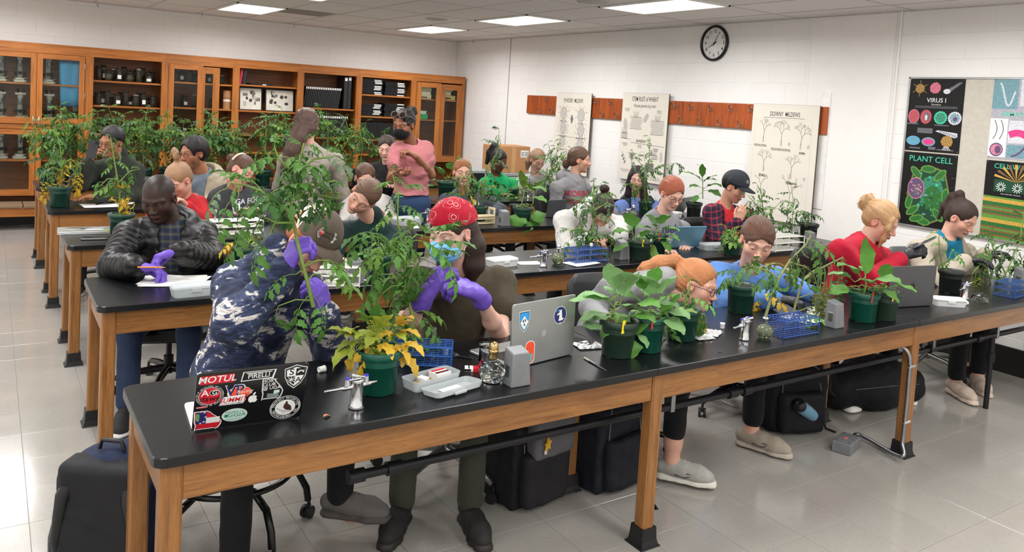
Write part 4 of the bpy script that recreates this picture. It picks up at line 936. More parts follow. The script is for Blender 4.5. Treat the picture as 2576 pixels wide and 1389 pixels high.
def hand_field(w,d,n,side,curl=(25,35,25),spread=6,thumb=(35,25),scale=1.0,r=0.0,spec=None):
 """palm, four fingers and a thumb as chains; side +1 right hand, -1 left; n is the way the palm faces"""
 F=Field();d=unit(d);n=unit(n-d*(n@d));s=-side*np.cross(n,d);sc=scale
 K=0.006
 for i,(off,L)in enumerate(((.030,.088),(.011,.092),(-.008,.088),(-.026,.080))):
  kn=w+d*L*sc+s*off*sc+n*0.0
  F.cone(w+d*.012*sc+s*off*.55*sc,kn,.0165*sc+r,.0118*sc+r,0.014)
  cu=curl if not(spec and i in spec)else spec[i]
  a=0.0;p=kn;sp=math.radians(spread*(1.2,.25,-.7,-1.6)[i])
  for j,(ln,rr)in enumerate(zip(((.040,.025,.021),(.044,.028,.022),(.041,.026,.021),(.032,.020,.018))[i],((.0103,.0093,.0082),(.0106,.0095,.0084),(.0102,.0092,.008),(.0092,.0083,.0074))[i])):
   a+=math.radians(cu[j]);dd=d*math.cos(a)+n*math.sin(a);dd=unit(dd+s*math.tan(sp)*max(0.2,math.cos(a)))
   q=p+dd*ln*sc;F.cone(p,q,rr*sc+r,(rr-.0006)*sc+r,K);p=q
 F.cone(w+d*.02*sc+s*.018*sc,w+d*.055*sc-s*.012*sc,.017*sc+r,.015*sc+r,0.012)
 ta,tb=(math.radians(x)for x in thumb);p=w+d*.022*sc+s*.026*sc+n*.004*sc
 dd=unit(s*math.sin(ta)+d*math.cos(ta)+n*0.35)
 q=p+dd*.044*sc;F.cone(p,q,.0155*sc+r,.0125*sc+r,0.010);p=q
 for ln,rr in((.033,.0112),(.026,.0098)):
  dd=unit(dd*math.cos(tb)+(d*.5+n*.6-s*.5)*math.sin(tb));q=p+dd*ln*sc;F.cone(p,q,rr*sc+r,(rr-.001)*sc+r,K);p=q
 return F
def head_field(C,A,s,eye=0.35,fem=True,beard=0.0,smile=0.0):
 """A rows: right, forward, up"""
 F=Field();T=lambda x,y,z:C+(A[0]*x+A[1]*y+A[2]*z)*s
 E=lambda c,r,k,op=1,R=A:F.ell(T(*c),V(r)*s,R,k*s,op)
 E((0,-.012,.034),(.0745,.094,.083),.02)
 E((0,.030,-.022),(.0625,.058,.074),.03)
 E((0,.022,-.062),(.053 if fem else.058,.055,.050),.03)
 E((0,.060,-.098),(.024 if fem else.029,.022,.021),.028)
 for q in(1,-1):
  E((q*.040,.056,-.024),(.021,.022,.021),.024)
  F.cone(T(q*.012,.083,.019),T(q*.047,.066,.018),.0105*s,.009*s,.014*s)
  E((q*.032,.097,-.001),(.0175,.017,.0115),.010,-1)
  c=T(q*.0315,.0735,-.001)
  F.cut(c,.0149*s,-A[2]-A[1]*.12,(.0050-.0125*eye)*s,.002*s)
  F.cut(c,.0145*s,A[2]+A[1]*.05,-.0058*s,.002*s)
  E((q*.0775,-.004,-.006),(.0095,.019,.030),.006,1)
  E((q*.085,.002,-.002),(.006,.010,.017),.004,-1)
 F.cone(T(0,.083,.006),T(0,.1035,-.030),.0075*s,.0102*s,.014*s);E((0,.104,-.034),(.0105,.0105,.0095),.008)
 for q in(1,-1):E((q*.0125,.095,-.037),(.0085,.0105,.0075),.006)
 w_=.021+.008*smile;zs=.006*smile
 F.chain([T(-w_,.075,-.066+zs),T(-.008,.0885,-.0625),T(0,.0893,-.0638),T(.008,.0885,-.0625),T(w_,.075,-.066+zs)],[.004*s,.0058*s,.0052*s,.0058*s,.004*s],.006*s)
 F.chain([T(-w_*.9,.0745,-.0685+zs),T(0,.0872,-.0735),T(w_*.9,.0745,-.0685+zs)],[.004*s,.0072*s,.004*s],.006*s)
 E((0,.088,-.084),(.02,.008,.006),.01,-1)
 return F
def paint_head(P,C,A,s,tone,lips=(176,96,92),brow=(70,50,36),stubble=0.0,scalp=None):
 L=((P-C)@A.T)/s;x,y,z=np.abs(L[:,0]),L[:,1],L[:,2]
 col=np.tile(V(lin(tone))[:3],(len(P),1))
 def blend(c,m):nonlocal col;m=np.clip(m,0,1)[:,None];col=col*(1-m)+V(lin(c))[:3]*m
 front=np.clip((y-.03)/.02,0,1)
 red=tuple(np.clip(V(tone)*V(1.02,.87,.85),0,255))
 blend(red,0.55*front*np.exp(-(((x-.042)/.022)**2+((z+.034)/.024)**2)));blend(red,.5*front*np.exp(-((x/.016)**2+((z+.034)/.016)**2)))
 blend(red,.6*np.clip((x-.068)/.01,0,1)*(np.abs(z+.005)<.035)*(np.abs(y)<.035))
 if stubble:blend((38,28,24),stubble*front*np.clip((-.048-z)/.012,0,1)*(1-np.exp(-((x/.018)**2+((z+.068)/.008)**2)))+stubble*np.clip((x-.045)/.01,0,1)*np.clip((-.02-z)/.03,0,1)*(y>-.01))
 lipm=np.exp(-np.clip(np.abs(z+.068+(x/.03)**2*.001)-.0062*np.clip(1-(x/.027)**2,0,1)**.5,0,1)/.0022)*(x<.027)*(y>.06)
 blend(lips,.85*lipm);blend((60,28,26),.75*np.exp(-((z+.0675)/.0017)**2)*(x<.023)*(y>.06))
 bz=.0215+.004*np.sin(np.clip((x-.012)/.042,0,1)*math.pi)-.004*np.clip((x-.03)/.03,0,1)
 blend(brow,.9*np.exp(-((z-bz)/.0036)**2)*(x>.012)*(x<.054)*(y>.045))
 blend((60,38,30),.55*np.exp(-(((x-.0315)/.016)**2+((z+.004)/.0042)**2))*(y>.06))
 if scalp is not None:blend(scalp,np.clip((z-.03-(y-.02)*.5)/.02,0,1)*np.clip((.075-y)/.02,0,1))
 return np.concatenate([col,np.ones((len(P),1))],1)
def eyes(parent,C,A,s,gaze,iris=(86,62,44)):
 for q,nm in((1,'eye'),(-1,'eye')):
  c=C+(A[0]*q*.0315+A[1]*.0735-A[2]*.001)*s;g=unit(A[0]*gaze[0]+A[1]-A[2]*gaze[1]);x,y,z=basis(g)
  b=MB().ball((0,0,0),.0122*s,20,24);P=np.array(b.v);ang=np.arccos(np.clip(P[:,2]/(.0122*s),-1,1))
  col=np.tile(V(lin((225,218,212)))[:3],(len(P),1));col[ang<.52]=V(lin(iris))[:3];col[ang<.24]=0.004
  b.xf(frame(c,x,y,z));me=b.mesh('eye');at=me.attributes.new('col','FLOAT_COLOR','POINT')
  at.data.foreach_set('color',np.concatenate([col,np.ones((len(P),1))],1).astype(np.float32).ravel());O(nm,me,parent,EYE)
def hair_obj(parent,C,A,s,mat,style,seed=0,h=0.0055,side=1):
 """scalp hair that starts at the hairline, plus tail, bun or loose lengths; 'flow' runs along the strands"""
 F=Field();T=lambda x,y,z:C+(A[0]*x+A[1]*y+A[2]*z)*s
 th=style.get('th',.009);tails=[]
 F.ell(T(0,-.016,.034),V(.0745+th,.094+th,.083+th)*s,A,.012*s)
 if style.get('back',True):F.ell(T(0,-.050,-.012),V(.066+th*.6,.052+th,.062)*s,A,.02*s)
 fr=style.get('front',.070)
 F.ell(T(0,.085,-.045),V(.0665+style.get('open',0),.090,fr+.045)*s,A,.006*s,-1)
 for q in(1,-1):F.ell(T(q*.078,.012,-.030),V(.020,.034,.055)*s,A,.006*s,-1)if style.get('ears',True)else None
 if style.get('crop'):F.ell(T(0,-.02,-.105),V(.12,.12,.075)*s,A,.008*s,-1)
 g=style.get('gather');gp=T(*g)if g else T(0,-.02,.16)
 for tl in style.get('tails',[]):
  pts=[T(*p)if len(p)==3 and not style.get('world')else p for p in tl[0]];F.chain(pts,[r*s for r in tl[1]],tl[2]*s if len(tl)>2 else.02*s,flat=(A[0],1.0));tails.append(pts)
 for e in style.get('ells',[]):F.ell(T(*e[0]),V(e[1])*s,A,.015*s)
 amp=style.get('amp',.0016);c0=T(0,-.016,.034);ax=unit(gp-c0);e1=unit(np.cross(ax,A[0]+A[1]*.11));e2_=np.cross(ax,e1)
 def flow(P):
  Q=P-c0;ph=np.arctan2(Q@e2_,Q@e1);cosw=(Q@ax)/(np.linalg.norm(Q,axis=1)+1e-9);fl=np.stack([np.cos(ph)*1.15,np.sin(ph)*1.15,cosw*.10],1);best=np.full(len(P),9.0)
  L=(P-C)@A.T/s
  best=np.where((np.linalg.norm((L-V(0,-.016,.034))/V(.0745+th+.012,.094+th+.012,.083+th+.012),axis=1)<1.0),-1.0,best)if tails else best
  for pts in tails:
   for i in range(len(pts)-1):
    a,b=V(pts[i]),V(pts[i+1]);ba=b-a;t=np.clip((P-a)@ba/(ba@ba),0,1);q=P-a-t[:,None]*ba;dd=np.linalg.norm(q,axis=1)
    m=dd<best;best[m]=dd[m];u=unit(ba);x=unit(np.cross(u,A[0]+A[2]*.3));y=np.cross(u,x)
    fl[m]=np.stack([(q[m]@x)*16,(q[m]@y)*16,(i+t[m])*.12+3],1)
  return fl
 F.disp.append(lambda P:-amp*s*folds(flow(P),13,seed)*1.4)
 v,f=F.surf(h)
 return O('hair',np_mesh('hair',[(v,f)],mat,{'flow':('FLOAT_VECTOR',flow(v))}),parent)
def unit_rows(a):return a/(np.linalg.norm(a,axis=1,keepdims=True)+1e-9)
def ik(a,c,l1,l2,pole):
 v=c-a;d=np.linalg.norm(v);u=v/d;d=min(d,(l1+l2)*.999);x=(l1*l1-l2*l2+d*d)/(2*d);hgt=math.sqrt(max(l1*l1-x*x,0.0004))
 p=pole-u*(pole@u);return a+u*x+unit(p)*hgt
def person(label,head,look,tone='fair',s=1.0,neck=None,hip=None,body=0.0,lean=None,fem=True,shirt=None,sleeve=1.0,loose=.02,pants=(30,30,34),hairspec=None,hairmat=None,R=None,L=None,eye=.35,gaze=(0,.35),iris=(86,62,44),brow=None,lips=(178,100,96),stubble=0.0,scalp=None,smile=0.0,res=.0055,shw=None,fold=.004,gloves=None,glasses=None,legs=None,shoes=None,sock=None,pantlen=.93,stand=False,neckline='crew',shoulders=None,quilt=None,bust=0.6,extra=None,group='people in the class',collar=None,belly=0.0,hood=False,fs=46,barearm_h=.006,seat=.46,outer=None,hem=None):
 C=W3(head);A=facing(C,*look);root=thing('person',label,'person',(0,0,0),group=group)
 hs=1.03*s
 if shw is None:shw=.142 if fem else.162
 N=W3(neck)if neck is not None else C-A[2]*.155*hs-A[1]*.035*hs
 ir,up,tc=cam_dirs(N)
 if hip is None:hip=(0,-.50*s,-.02)
 H=N+ir*hip[0]+up*hip[1]+tc*hip[2]if len(hip)==3 else W3(hip[0])
 u=unit(N-H);by=math.radians(body);f=tc*math.cos(by)+ir*math.sin(by);f=unit(f-u*(f@u));r=np.cross(f,u);B=np.array([r,f,u]);tl=np.linalg.norm(N-H)
 if shoulders:SR,SL=W3(shoulders[0]),W3(shoulders[1])
 else:SR,SL=N-u*.075*s+r*shw*s+f*.005,N-u*.075*s-r*shw*s+f*.005
# ---- arms
 arms=[]
 for S_,h,side in((SR,R,1),(SL,L,-1)):
  h=h or{};l1,l2=.285*s,.25*s
  if 'w' in h:Wp=W3(h['w'])
  else:Wp=S_+u*-.36*s+f*.27*s-r*side*.05
  dist=np.linalg.norm(Wp-S_)
  if dist>(l1+l2)*1.0:k=dist/(l1+l2)*1.005;l1*=k;l2*=k
  pole=dirv(S_,h['pole'])if 'pole' in h else(-u*.9+r*side*.55-f*.35)
  E=W3(h['e'])if 'e' in h else ik(S_,Wp,l1,l2,pole)
  hd=dirv(Wp,h['d'])if 'd' in h else unit(Wp-E)
  hn=dirv(Wp,h['n'])if 'n' in h else V(0,0,-1)
  arms.append((S_,E,Wp,hd,hn,side,h))
 parts=[];glv=[]
# ---- skin: head, neck, hands and whatever the sleeves leave bare; the covered rest of the figure is coarser
 HF=head_field(C,A,hs,eye,fem,smile=smile);nr=.050*s if fem else.057*s
 HF.cone(N-u*.03,C-A[2]*.07*hs-A[1]*.022*hs,nr*1.08,nr,.022);HF.cone(N+u*-.035+f*.01,SR*.35+N*.65-u*.02,.045*s,.04*s,.03);HF.cone(N+u*-.035+f*.01,SL*.35+N*.65-u*.02,.045*s,.04*s,.03)
 v,q=HF.surf(res*.8);parts.append((v,q));cols=[paint_head(v,C,A,hs,TONES[tone]if isinstance(tone,str)else tone,lips,brow or(70,50,36),stubble,scalp)]
 tcol=V(lin(TONES[tone]if isinstance(tone,str)else tone));tcol[:3]*=.97
 for S_,E,Wp,hd,hn,side,h in arms:
  if h.get('hide'):continue
  g=h.get('glove',gloves)
  kw=dict(curl=h.get('curl',(25,35,25)),spread=h.get('spread',5),thumb=h.get('thumb',(35,25)),scale=h.get('hs',.98)*s,spec=h.get('spec'))
  if g is None or not h.get('noskin',True):
   GF=hand_field(Wp,hd,hn,side,**kw)
  else:GF=Field();GF.cone(Wp,Wp+hd*.02,.018*s,.018*s,.01)
  up0=E if sleeve>.55 else S_*.4+E*.6
  GF.cone(Wp,Wp*.4+E*.6,(.0255 if g is None else.019)*s,.037*s,.02,flat=(hn,1.12));GF.cone(Wp*.4+E*.6,E,.037*s,.036*s,.02)
  if sleeve<.6:GF.cone(E,S_,.038*s,.048*s,.02)
  v,q=GF.surf(h.get('res',.0045));parts.append((v,q));cols.append(np.tile(tcol,(len(v),1)))
  if g is not None:
   G=hand_field(Wp,hd,hn,side,r=.0016,**kw);cf=h.get('cuff',.05)
   fa=unit(E-Wp);G.cone(Wp+hd*.015,Wp+fa*.01,.028*s,.030*s,.015,flat=(hn,1.15));G.cone(Wp+fa*.01,Wp+fa*cf,.0335*s,.041*s,.006)
   G.disp.append(lambda P:.0011*folds(P,150,5));glv.append((G.surf(h.get('res',.0045)),g))
 CF=Field();CF.chain([N-u*.05,N-u*.2,N-u*.36,H],[.07*s,.09*s,.085*s,.095*s],.05,flat=(f,1.35));CF.cone(SR,SL,.05*s,.05*s,.03)
 for S_,E,Wp,hd,hn,side,h in arms:CF.chain([S_,E,Wp],[.043*s,.034*s,.024*s],.03)
# ---- legs
 hipw=.088*s
 lg=[]
 for side in(1,-1):
  hj=H+r*side*hipw
  spec_=(legs or{}).get('R' if side==1 else 'L')
  if spec_:
   an,toe=W3(spec_[1]),W3(spec_[2]);q=unit(V(hj[0]-an[0],hj[1]-an[1],0));kn=V(an[0],an[1],.47)-q*.0
  elif stand:kn=V(hj[0]+f[0]*.02,hj[1]+f[1]*.02,H[2]*.53);an=V(hj[0]+r[0]*side*.02,hj[1]+r[1]*side*.02,.075);toe=an+f*.13-V(0,0,an[2]-.03)
  else:
   ff=unit(V(f[0],f[1],0));kn=hj+ff*.40*s+r*side*.05;kn[2]=min(max(H[2]-.02,.42),.56);an=kn+ff*.03;an[2]=.085;toe=an+ff*.13;toe[2]=.035
  lg.append((hj,kn,an,toe,side));CF.chain([hj,kn,an],[.07*s,.048*s,.034*s],.03)
 v,q=CF.surf(.017);parts.append((v,q));cols.append(np.tile(tcol,(len(v),1)))
 if legs:
  for hj,kn,an,toe,side in lg:
   SF=Field();SF.chain([kn*.5+an*.5,kn*.25+an*.75,an],[.05*s,.042*s,.034*s],.02);SF.cone(an,an*.6+toe*.4-V(0,0,.03),.033*s,.03*s,.02);v,q=SF.surf(.008);parts.append((v,q));cols.append(np.tile(tcol,(len(v),1)))
 body_o=O('body',np_mesh('body',parts,SKIN,{'col':('FLOAT_COLOR',np.concatenate(cols))}),root)
 eyes(root,C,A,hs,gaze,iris)
 for(v,q),g in glv:O('glove',np_mesh('glove',[(v,q)],g),root)
# ---- clothes
 BV=None
 def garment(nm,mat,t,sleeve,open_=None,neckline=None,collar=None,hood=False,extra=None,quilt=None,fold=fold,hem=None):
  F=Field();fl=(f,1.28);aw=.050 if fem else.055
  F.ell(N-u*.15*s,V(.138,.104,.17)*s+t,B,.05);F.ell(N-u*(.15*s+(tl-.15)*.45),V(.122+belly,.104+belly,.15)*s+t,B,.06)
  F.ell(H+u*.02,V(.150,.122,.115)*s+t,B,.06)
  F.cone(SR,SL,.048*s+t*.6,.048*s+t*.6,.05,flat=fl)
  for S_ in(SR,SL):F.cone(N-u*.012,S_,.044*s+t*.25,.045*s+t*.6,.04)
  if bust and fem:
   for q in(1,-1):F.ell(N-u*.20*s+r*q*.070*s+f*.085*s,V(.066,.052,.066)*s*bust+t*.6,B,.05)
  for S_,E,Wp,hd,hn,side,h in arms:
   if h.get('hide'):sl=.45
   else:sl=sleeve
   if sl>.55:
    e2=E+(Wp-E)*(sl*2-1 if sl<1 else h.get('sl',.97))
    F.cone(S_,E,aw*s+t*.65,(aw-.007)*s+t*.7,.04,quilt=quilt);F.cone(E,e2,(aw-.007)*s+t*.7,.033*s+t*.6,.03,quilt=quilt)
    ax=unit(Wp-E);F.cone(e2-ax*.03,e2,.0325*s+t*.5,.0315*s+t*.45,.012)
   elif sl>.05:
    e2=S_+(E-S_)*sl*1.7;F.cone(S_,e2,(aw+.003)*s+t*.9,(aw-.001)*s+t*1.1,.035)
  if collar=='high':F.cone(N-u*.03,N+u*.05+f*.008,.060*s+t*.5,.058*s+t*.4,.02)
  if collar=='polo':F.cone(N-u*.03,N+u*.03+f*.004,.064*s+t*.3,.064*s+t*.3,.012)
  if hood:
   for q in(1,-1):F.chain([N+u*.015-f*.075,N+u*.012+r*q*.085-f*.025,N-u*.035+r*q*.07+f*.07],[.042*s,.034*s,.024*s],.02)
   F.ell(N-f*.105-u*.025,V(.115,.060,.085)*s+t*.4,B,.025)
  if extra:extra(F,dict(N=N,H=H,B=B,arms=arms,C=C,A=A,s=s))
  if neckline:
   nn=unit(u*.86+f*.5)
   F.cone(N+u*.005+f*.015,C-A[2]*.04*hs+A[1]*.02,.056*s,.075*s,.012,-1)
   cpt=N+nn*.008;c2=np.cross(nn,r)
   if neckline=='crew':F.chain([cpt+(r*math.cos(a)+c2*math.sin(a))*.060*s for a in np.linspace(0,2*math.pi,13)],[.0085+t*.1]*13,.008)
  if open_:
   c0=N-u*.30+f*(.13+t);F.box(c0,(open_,.085,.40),B,.01,.012,-1)
   F.cone(N+u*.03+f*.02,N-u*.10+f*(.13+t),open_+.03,open_*.9,.02,-1)
  if hem is not None:F.plane(N-u*hem,-u)
  if quilt:F.disp.append(lambda P:-.006*np.abs(np.sin(((P-N)@u)*math.pi/.062))*(np.abs((P-N)@r)<.15*s))
  F.disp.append(lambda P:fold*folds(P,fs,int(abs(C[0]*977))%1000)+fold*.25*folds(P,fs*2.3,7))
  v,q=F.surf(res*1.2);return O(nm,np_mesh(nm,[(v,q)],mat),root),(v,q)
 if shirt is not None:
  _,BV=garment('shirt' if sleeve<=.55 else 'sweater',shirt,loose,sleeve if outer is None else.4,None,neckline,collar if outer is None else None,hood,extra,quilt,hem=hem)
 if outer is not None:
  _,b2=garment(outer.get('name','jacket'),outer['mat'],outer.get('loose',loose+.014),outer.get('sleeve',1.0),outer.get('open',.05),None,outer.get('collar'),outer.get('hood',False),outer.get('extra'),outer.get('quilt'),outer.get('fold',fold))
  if BV is None:BV=b2
# ---- trousers and shoes
 pm=pants if not isinstance(pants,tuple)else cloth('trousers_%d_%d_%d'%pants,pants,scale=400)
 F=Field();F.ell(H,V(.15,.118,.115)*s+.01,B,.05)
 for hj,kn,an,toe,side in lg:
  e2=kn+(an-kn)*pantlen;F.cone(hj,kn,.080*s,.057*s,.05);F.cone(kn,e2,.057*s,.043*s+.010,.035)
 F.disp.append(lambda P:.0026*folds(P,38,3));v,q=F.surf(.011 if legs else.016);O('trousers',np_mesh('trousers',[(v,q)],pm),root)
 for k,(hj,kn,an,toe,side)in enumerate(lg):shoe(root,an,toe,shoes or((40,40,42),(225,222,215)),s,.006 if legs else.012,sock)
 if hairspec is not None:hair_obj(root,C,A,hs,hairmat,hairspec,int(abs(C[0]*331))%97,res)
 if glasses is not None:spectacles(root,C,A,hs,glasses)
 return root,dict(N=N,H=H,B=B,C=C,A=A,s=hs,arms=arms,shirt=BV)
def shoe(root,an,toe,cols,s,h,sock=None):
 d=V(toe[0]-an[0],toe[1]-an[1],0);L=np.linalg.norm(d);d=unit(d);n=V(-d[1],d[0],0);z=an[2]-.085
 base=V(an[0],an[1],max(z,0));heel=base-d*.045*s;tip=heel+d*.265*s;B=np.array([n,d,[0,0,1.0]])
 up=Field();up.chain([heel+V(0,0,.055),heel+d*.10*s+V(0,0,.052),heel+d*.17*s+V(0,0,.042),tip-d*.05*s+V(0,0,.034)],[.034*s,.040*s,.042*s,.034*s],.03)
 up.cone(base+d*.004+V(0,0,.06),base+d*.0+V(0,0,.088),.037*s,.035*s,.02);up.cone(base+V(0,0,.085),base+V(0,0,.14),.029*s,.03*s,.006,-1);up.plane(base+V(0,0,.022),(0,0,-1))
 v,q=up.surf(h);sh=O('shoe',np_mesh('shoe',[(v,q)],M('shoe_%d_%d_%d'%cols[0],cols[0],0.75,var=.15,vs=30,bump=.3,bs=300)),root)
 so=Field();so.chain([heel+d*.005,heel+d*.10*s,heel+d*.17*s,tip-d*.045*s+V(0,0,.004)],[.038*s,.037*s,.045*s,.040*s],.02);so.plane(base+V(0,0,.030),(0,0,1));so.plane(base+V(0,0,.002),(0,0,-1))
 v,q=so.surf(h);O('sole',np_mesh('sole',[(v,q)],M('sole_%d_%d_%d'%cols[1],cols[1],0.6)),sh)
 if h<.008:
  lm=MB()
  for k in range(5):
   c=heel+d*(.105+.018*k)*s+V(0,0,.099-.0055*k);lm.tube([c-n*.022+V(0,0,-.008),c+V(0,0,.002),c+n*.022+V(0,0,-.008)],.0026,6)
  lm.build('laces',M('lace_%d_%d_%d'%cols[2 if len(cols)>2 else 0],cols[2 if len(cols)>2 else 0],.8),sh)
 if len(cols)>3:
  for sg in(1,-1):
   q=lambda a,z,o:heel+d*a*s+n*sg*o*s+V(0,0,z)
   MB().tube([q(.065,.040,.040),q(.115,.036,.0425),q(.155,.052,.0415),q(.125,.056,.0425),q(.105,.048,.0425)],.0042,6).build('side_mark',M('shoe_mark',(60,60,62),.6),sh)
 if sock:sk=Field();sk.cone(base+V(0,0,.06),base+V(0,0,.06+sock[1]),.037*s,.036*s,.01);v,q=sk.surf(.007);O('sock',np_mesh('sock',[(v,q)],cloth('sock',sock[0])),root)
def spectacles(root,C,A,s,col):
 m=MB();T=lambda x,y,z:C+(A[0]*x+A[1]*y+A[2]*z)*s
 for q in(1,-1):
  m.tube([T(q*.033+.0235*math.cos(a),.099-.006*abs(math.cos(a))*(1 if math.cos(a)*q>0 else 0),-.004+.019*math.sin(a))for a in np.linspace(0,2*math.pi,19)[:-1]],.0016*s,6,closed=True)
  m.tube([T(q*.0565,.093,.003),T(q*.076,.06,.006),T(q*.081,-.005,.004),T(q*.078,-.02,-.006)],.0015*s,6)
 m.tube([T(-.0095,.099,.0),T(0,.104,.003),T(.0095,.099,.0)],.0014*s,6)
 g=m.build('glasses',M('spectacle_frame_%d_%d_%d'%col,col,.3),root)
 for q in(1,-1):MB().add([T(q*.033+.0225*math.cos(a),.0985,-.004+.018*math.sin(a))for a in np.linspace(0,2*math.pi,17)[:-1]],[tuple(range(16))]).build('lens',M('spectacle_lens',(245,248,250),.02,var=0,trans=1.0,ior=1.02,alpha=.25),g)
def on_cloth(inf,txt_ink,at,nrm,upv,mats,name,parent,lift=.004):
 """lays flat print on the cloth: each vertex is dropped along -nrm onto the nearest cloth surface"""
 from mathutils.bvhtree import BVHTree
 v,q=inf['shirt'];bv=BVHTree.FromPolygons([tuple(p)for p in v],[tuple(f)for f in q])
 z=Vector(nrm).normalized();x=Vector(upv).cross(z).normalized();y=z.cross(x);out=[]
 for p in txt_ink.v:
  o=Vector(at)+x*p[0]+y*p[1]+z*.25;hit=bv.ray_cast(o,-z,.6)
  out.append(tuple((hit[0]if hit[0]is not None else Vector(at)+x*p[0]+y*p[1])+z*(lift+p[2])))
 txt_ink.v=out;return txt_ink.build(name,mats,parent)
# ---------------------------------------------------------------- cloth patterns
def pat_fleece(t,vec,base,b):
 n=t.noise(t.coord('Object',(1,1,2.1)),7.5,5,.62,1.0);g=t.ramp(n,[(.40,(.012,.017,.040,1)),(.50,(.03,.04,.085,1)),(.555,(.05,.065,.12,1)),(.57,(.50,.47,.43,1)),(.645,(.54,.50,.46,1)),(.66,(.03,.04,.08,1))])
 n2=t.noise(t.coord('Object',(1,1,5)),30,3);k=t.ramp(n2,[(.35,(.6,.6,.65,1)),(.7,(1.3,1.3,1.3,1))])
 return t.mix(1.0,g,k,'MULTIPLY')
def wave(t,vec,sc,axis,prof='SIN',dist=0.0):
 wv=t.new('ShaderNodeTexWave',bands_direction=axis,wave_profile=prof);wv.inputs['Scale'].default_value=sc;wv.inputs['Distortion'].default_value=dist;wv.inputs['Detail'].default_value=1
 t.link(vec,wv.inputs['Vector']);return wv.outputs['Fac']
def pat_stripe(t,vec,base,b):
 wv=wave(t,t.coord('Object',(1,1,1),(.1,.12,0)),36,'Z',dist=.4);return t.ramp(wv,[(.40,lin((168,60,78))),(.58,lin((198,150,148)))])
def pat_plaid(t,vec,base,b):
 a=wave(t,t.coord('Object',(1,1,1),(0,.2,.6)),7,'Z');c=wave(t,t.coord('Object',(1,1,1),(0,0,.6)),7,'X')
 ra=t.ramp(a,[(.80,(.004,.004,.010,1)),(.93,(.16,.012,.02,1))]);rc=t.ramp(c,[(.80,(.008,.008,.02,1)),(.93,(.14,.012,.02,1))]);return t.mix(1.0,ra,rc,'ADD')
def pat_flannel(t,vec,base,b):
 a=wave(t,t.coord('Object'),8,'Z');c=wave(t,t.coord('Object'),8,'X')
 return t.mix(1.0,t.ramp(a,[(.6,(.012,.014,.022,1)),(.8,(.05,.045,.02,1))]),t.ramp(c,[(.6,(.006,.008,.014,1)),(.8,(.02,.03,.06,1))]),'ADD')
def pat_bandana(t,vec,base,b):
 vo=t.new('ShaderNodeTexVoronoi',feature='F1');vo.inputs['Scale'].default_value=22;t.link(t.coord('Object'),vo.inputs['Vector'])
 vo2=t.new('ShaderNodeTexVoronoi',feature='F1');vo2.inputs['Scale'].default_value=95;t.link(t.coord('Object'),vo2.inputs['Vector'])
 n=t.noise(t.coord('Object'),13,2);z=t.ramp(n,[(.42,(0,0,0,1)),(.46,(1,1,1,1))])
 r1=t.ramp(vo.outputs['Distance'],[(.0,(1,1,1,1)),(.10,(1,1,1,1)),(.12,(0,0,0,1)),(.24,(0,0,0,1)),(.26,(1,1,1,1)),(.31,(1,1,1,1)),(.33,(0,0,0,1)),(.47,(0,0,0,1)),(.49,(1,1,1,1)),(.53,(0,0,0,1))])
 r2=t.ramp(vo2.outputs['Distance'],[(.25,(1,1,1,1)),(.32,(0,0,0,1))])
 k=t.mix(1.0,t.mix(.55,r1,t.mix(1.0,r1,r2,'MULTIPLY')),z,'MULTIPLY')
 return t.mix(k,lin((158,16,38)),lin((214,186,190)))
def pat_puffer(t,vec,base,b):
 return None
def pat_vest(t,vec,base,b):
 n=t.noise(t.coord('Object',(1,1,1)),70,3);return t.ramp(n,[(.47,(.02,.02,.02,1)),(.53,(.55,.56,.52,1))])
H_BROWN=hair_mat('brown',(84,58,42));H_DKBROWN=hair_mat('dark_brown',(52,36,30));H_BLACK=hair_mat('black',(22,19,19));H_RED=hair_mat('red',(170,92,52))
H_STRAW=hair_mat('strawberry',(178,116,72));H_BLOND=hair_mat('blond',(178,140,98));H_ASH=hair_mat('ash_blond',(158,122,92));H_CHEST=hair_mat('chestnut',(92,62,46));H_GINGER=hair_mat('ginger',(150,92,58))
PULLED=dict(gather=(0,-.12,.02),th=.007,back=True)
def bun(at=(0,-.115,.05),r=.034,**k):return dict(gather=at,th=.007,ells=[((at[0],at[1]-.02,at[2]+.012),(r,r*.85,r))],**k)
def tail(pts,rs,at=(0,-.11,.03),**k):return dict(gather=at,th=.007,tails=[(pts,rs,.012)],**k)
SHORT=dict(th=.013,back=False,crop=True,front=.070,amp=.004)
# ---------------------------------------------------------------- front row
def floor_np(px,py,z=0.0):return np.array(AZ(px,py,z))
f1=floor_np(590,1400,.085);f1b=floor_np(855,1245,.16)
P1,I1=person('person in navy patterned fleece and brown cap hunched over a tomato stem',(783,607,2.93),(30,40,16),'fair',fem=False,neck=(682,662,3.0),hip=(-.11,-.47,-.02),body=28,shirt=cloth('navy_fleece',(30,36,66),scale=120,bump=.6,build=pat_fleece),loose=.032,collar='high',neckline=None,fold=.008,fs=44,shoulders=((590,716,2.95),(770,735,3.03)),res=.0052,R=dict(w=(716,682,2.66),e=(592,812,2.66),d=(.42,1,.05),n=(.8,-.2,-.4),glove=GLOVE_P,curl=(55,60,40),thumb=(50,35),hs=1.06),L=dict(w=(815,790,2.70),e=(842,900,2.86),d=(-.25,1,.1),n=(-.8,.1,-.5),glove=GLOVE_P,curl=(50,60,40),thumb=(50,35),hs=1.02),pants=(24,24,26),legs=dict(R=(floor_np(560,1100,.55),f1,f1+V(.09,-.11,-.05)),L=(floor_np(760,1105,.55),f1b,f1b+V(.10,-.08,-.13))),shoes=((96,92,90),(70,66,64),(60,56,54)),pantlen=.98,hairspec=dict(th=.010,back=True,gather=(0,-.06,.13),front=.06),hairmat=hair_mat('copper',(168,100,62)))
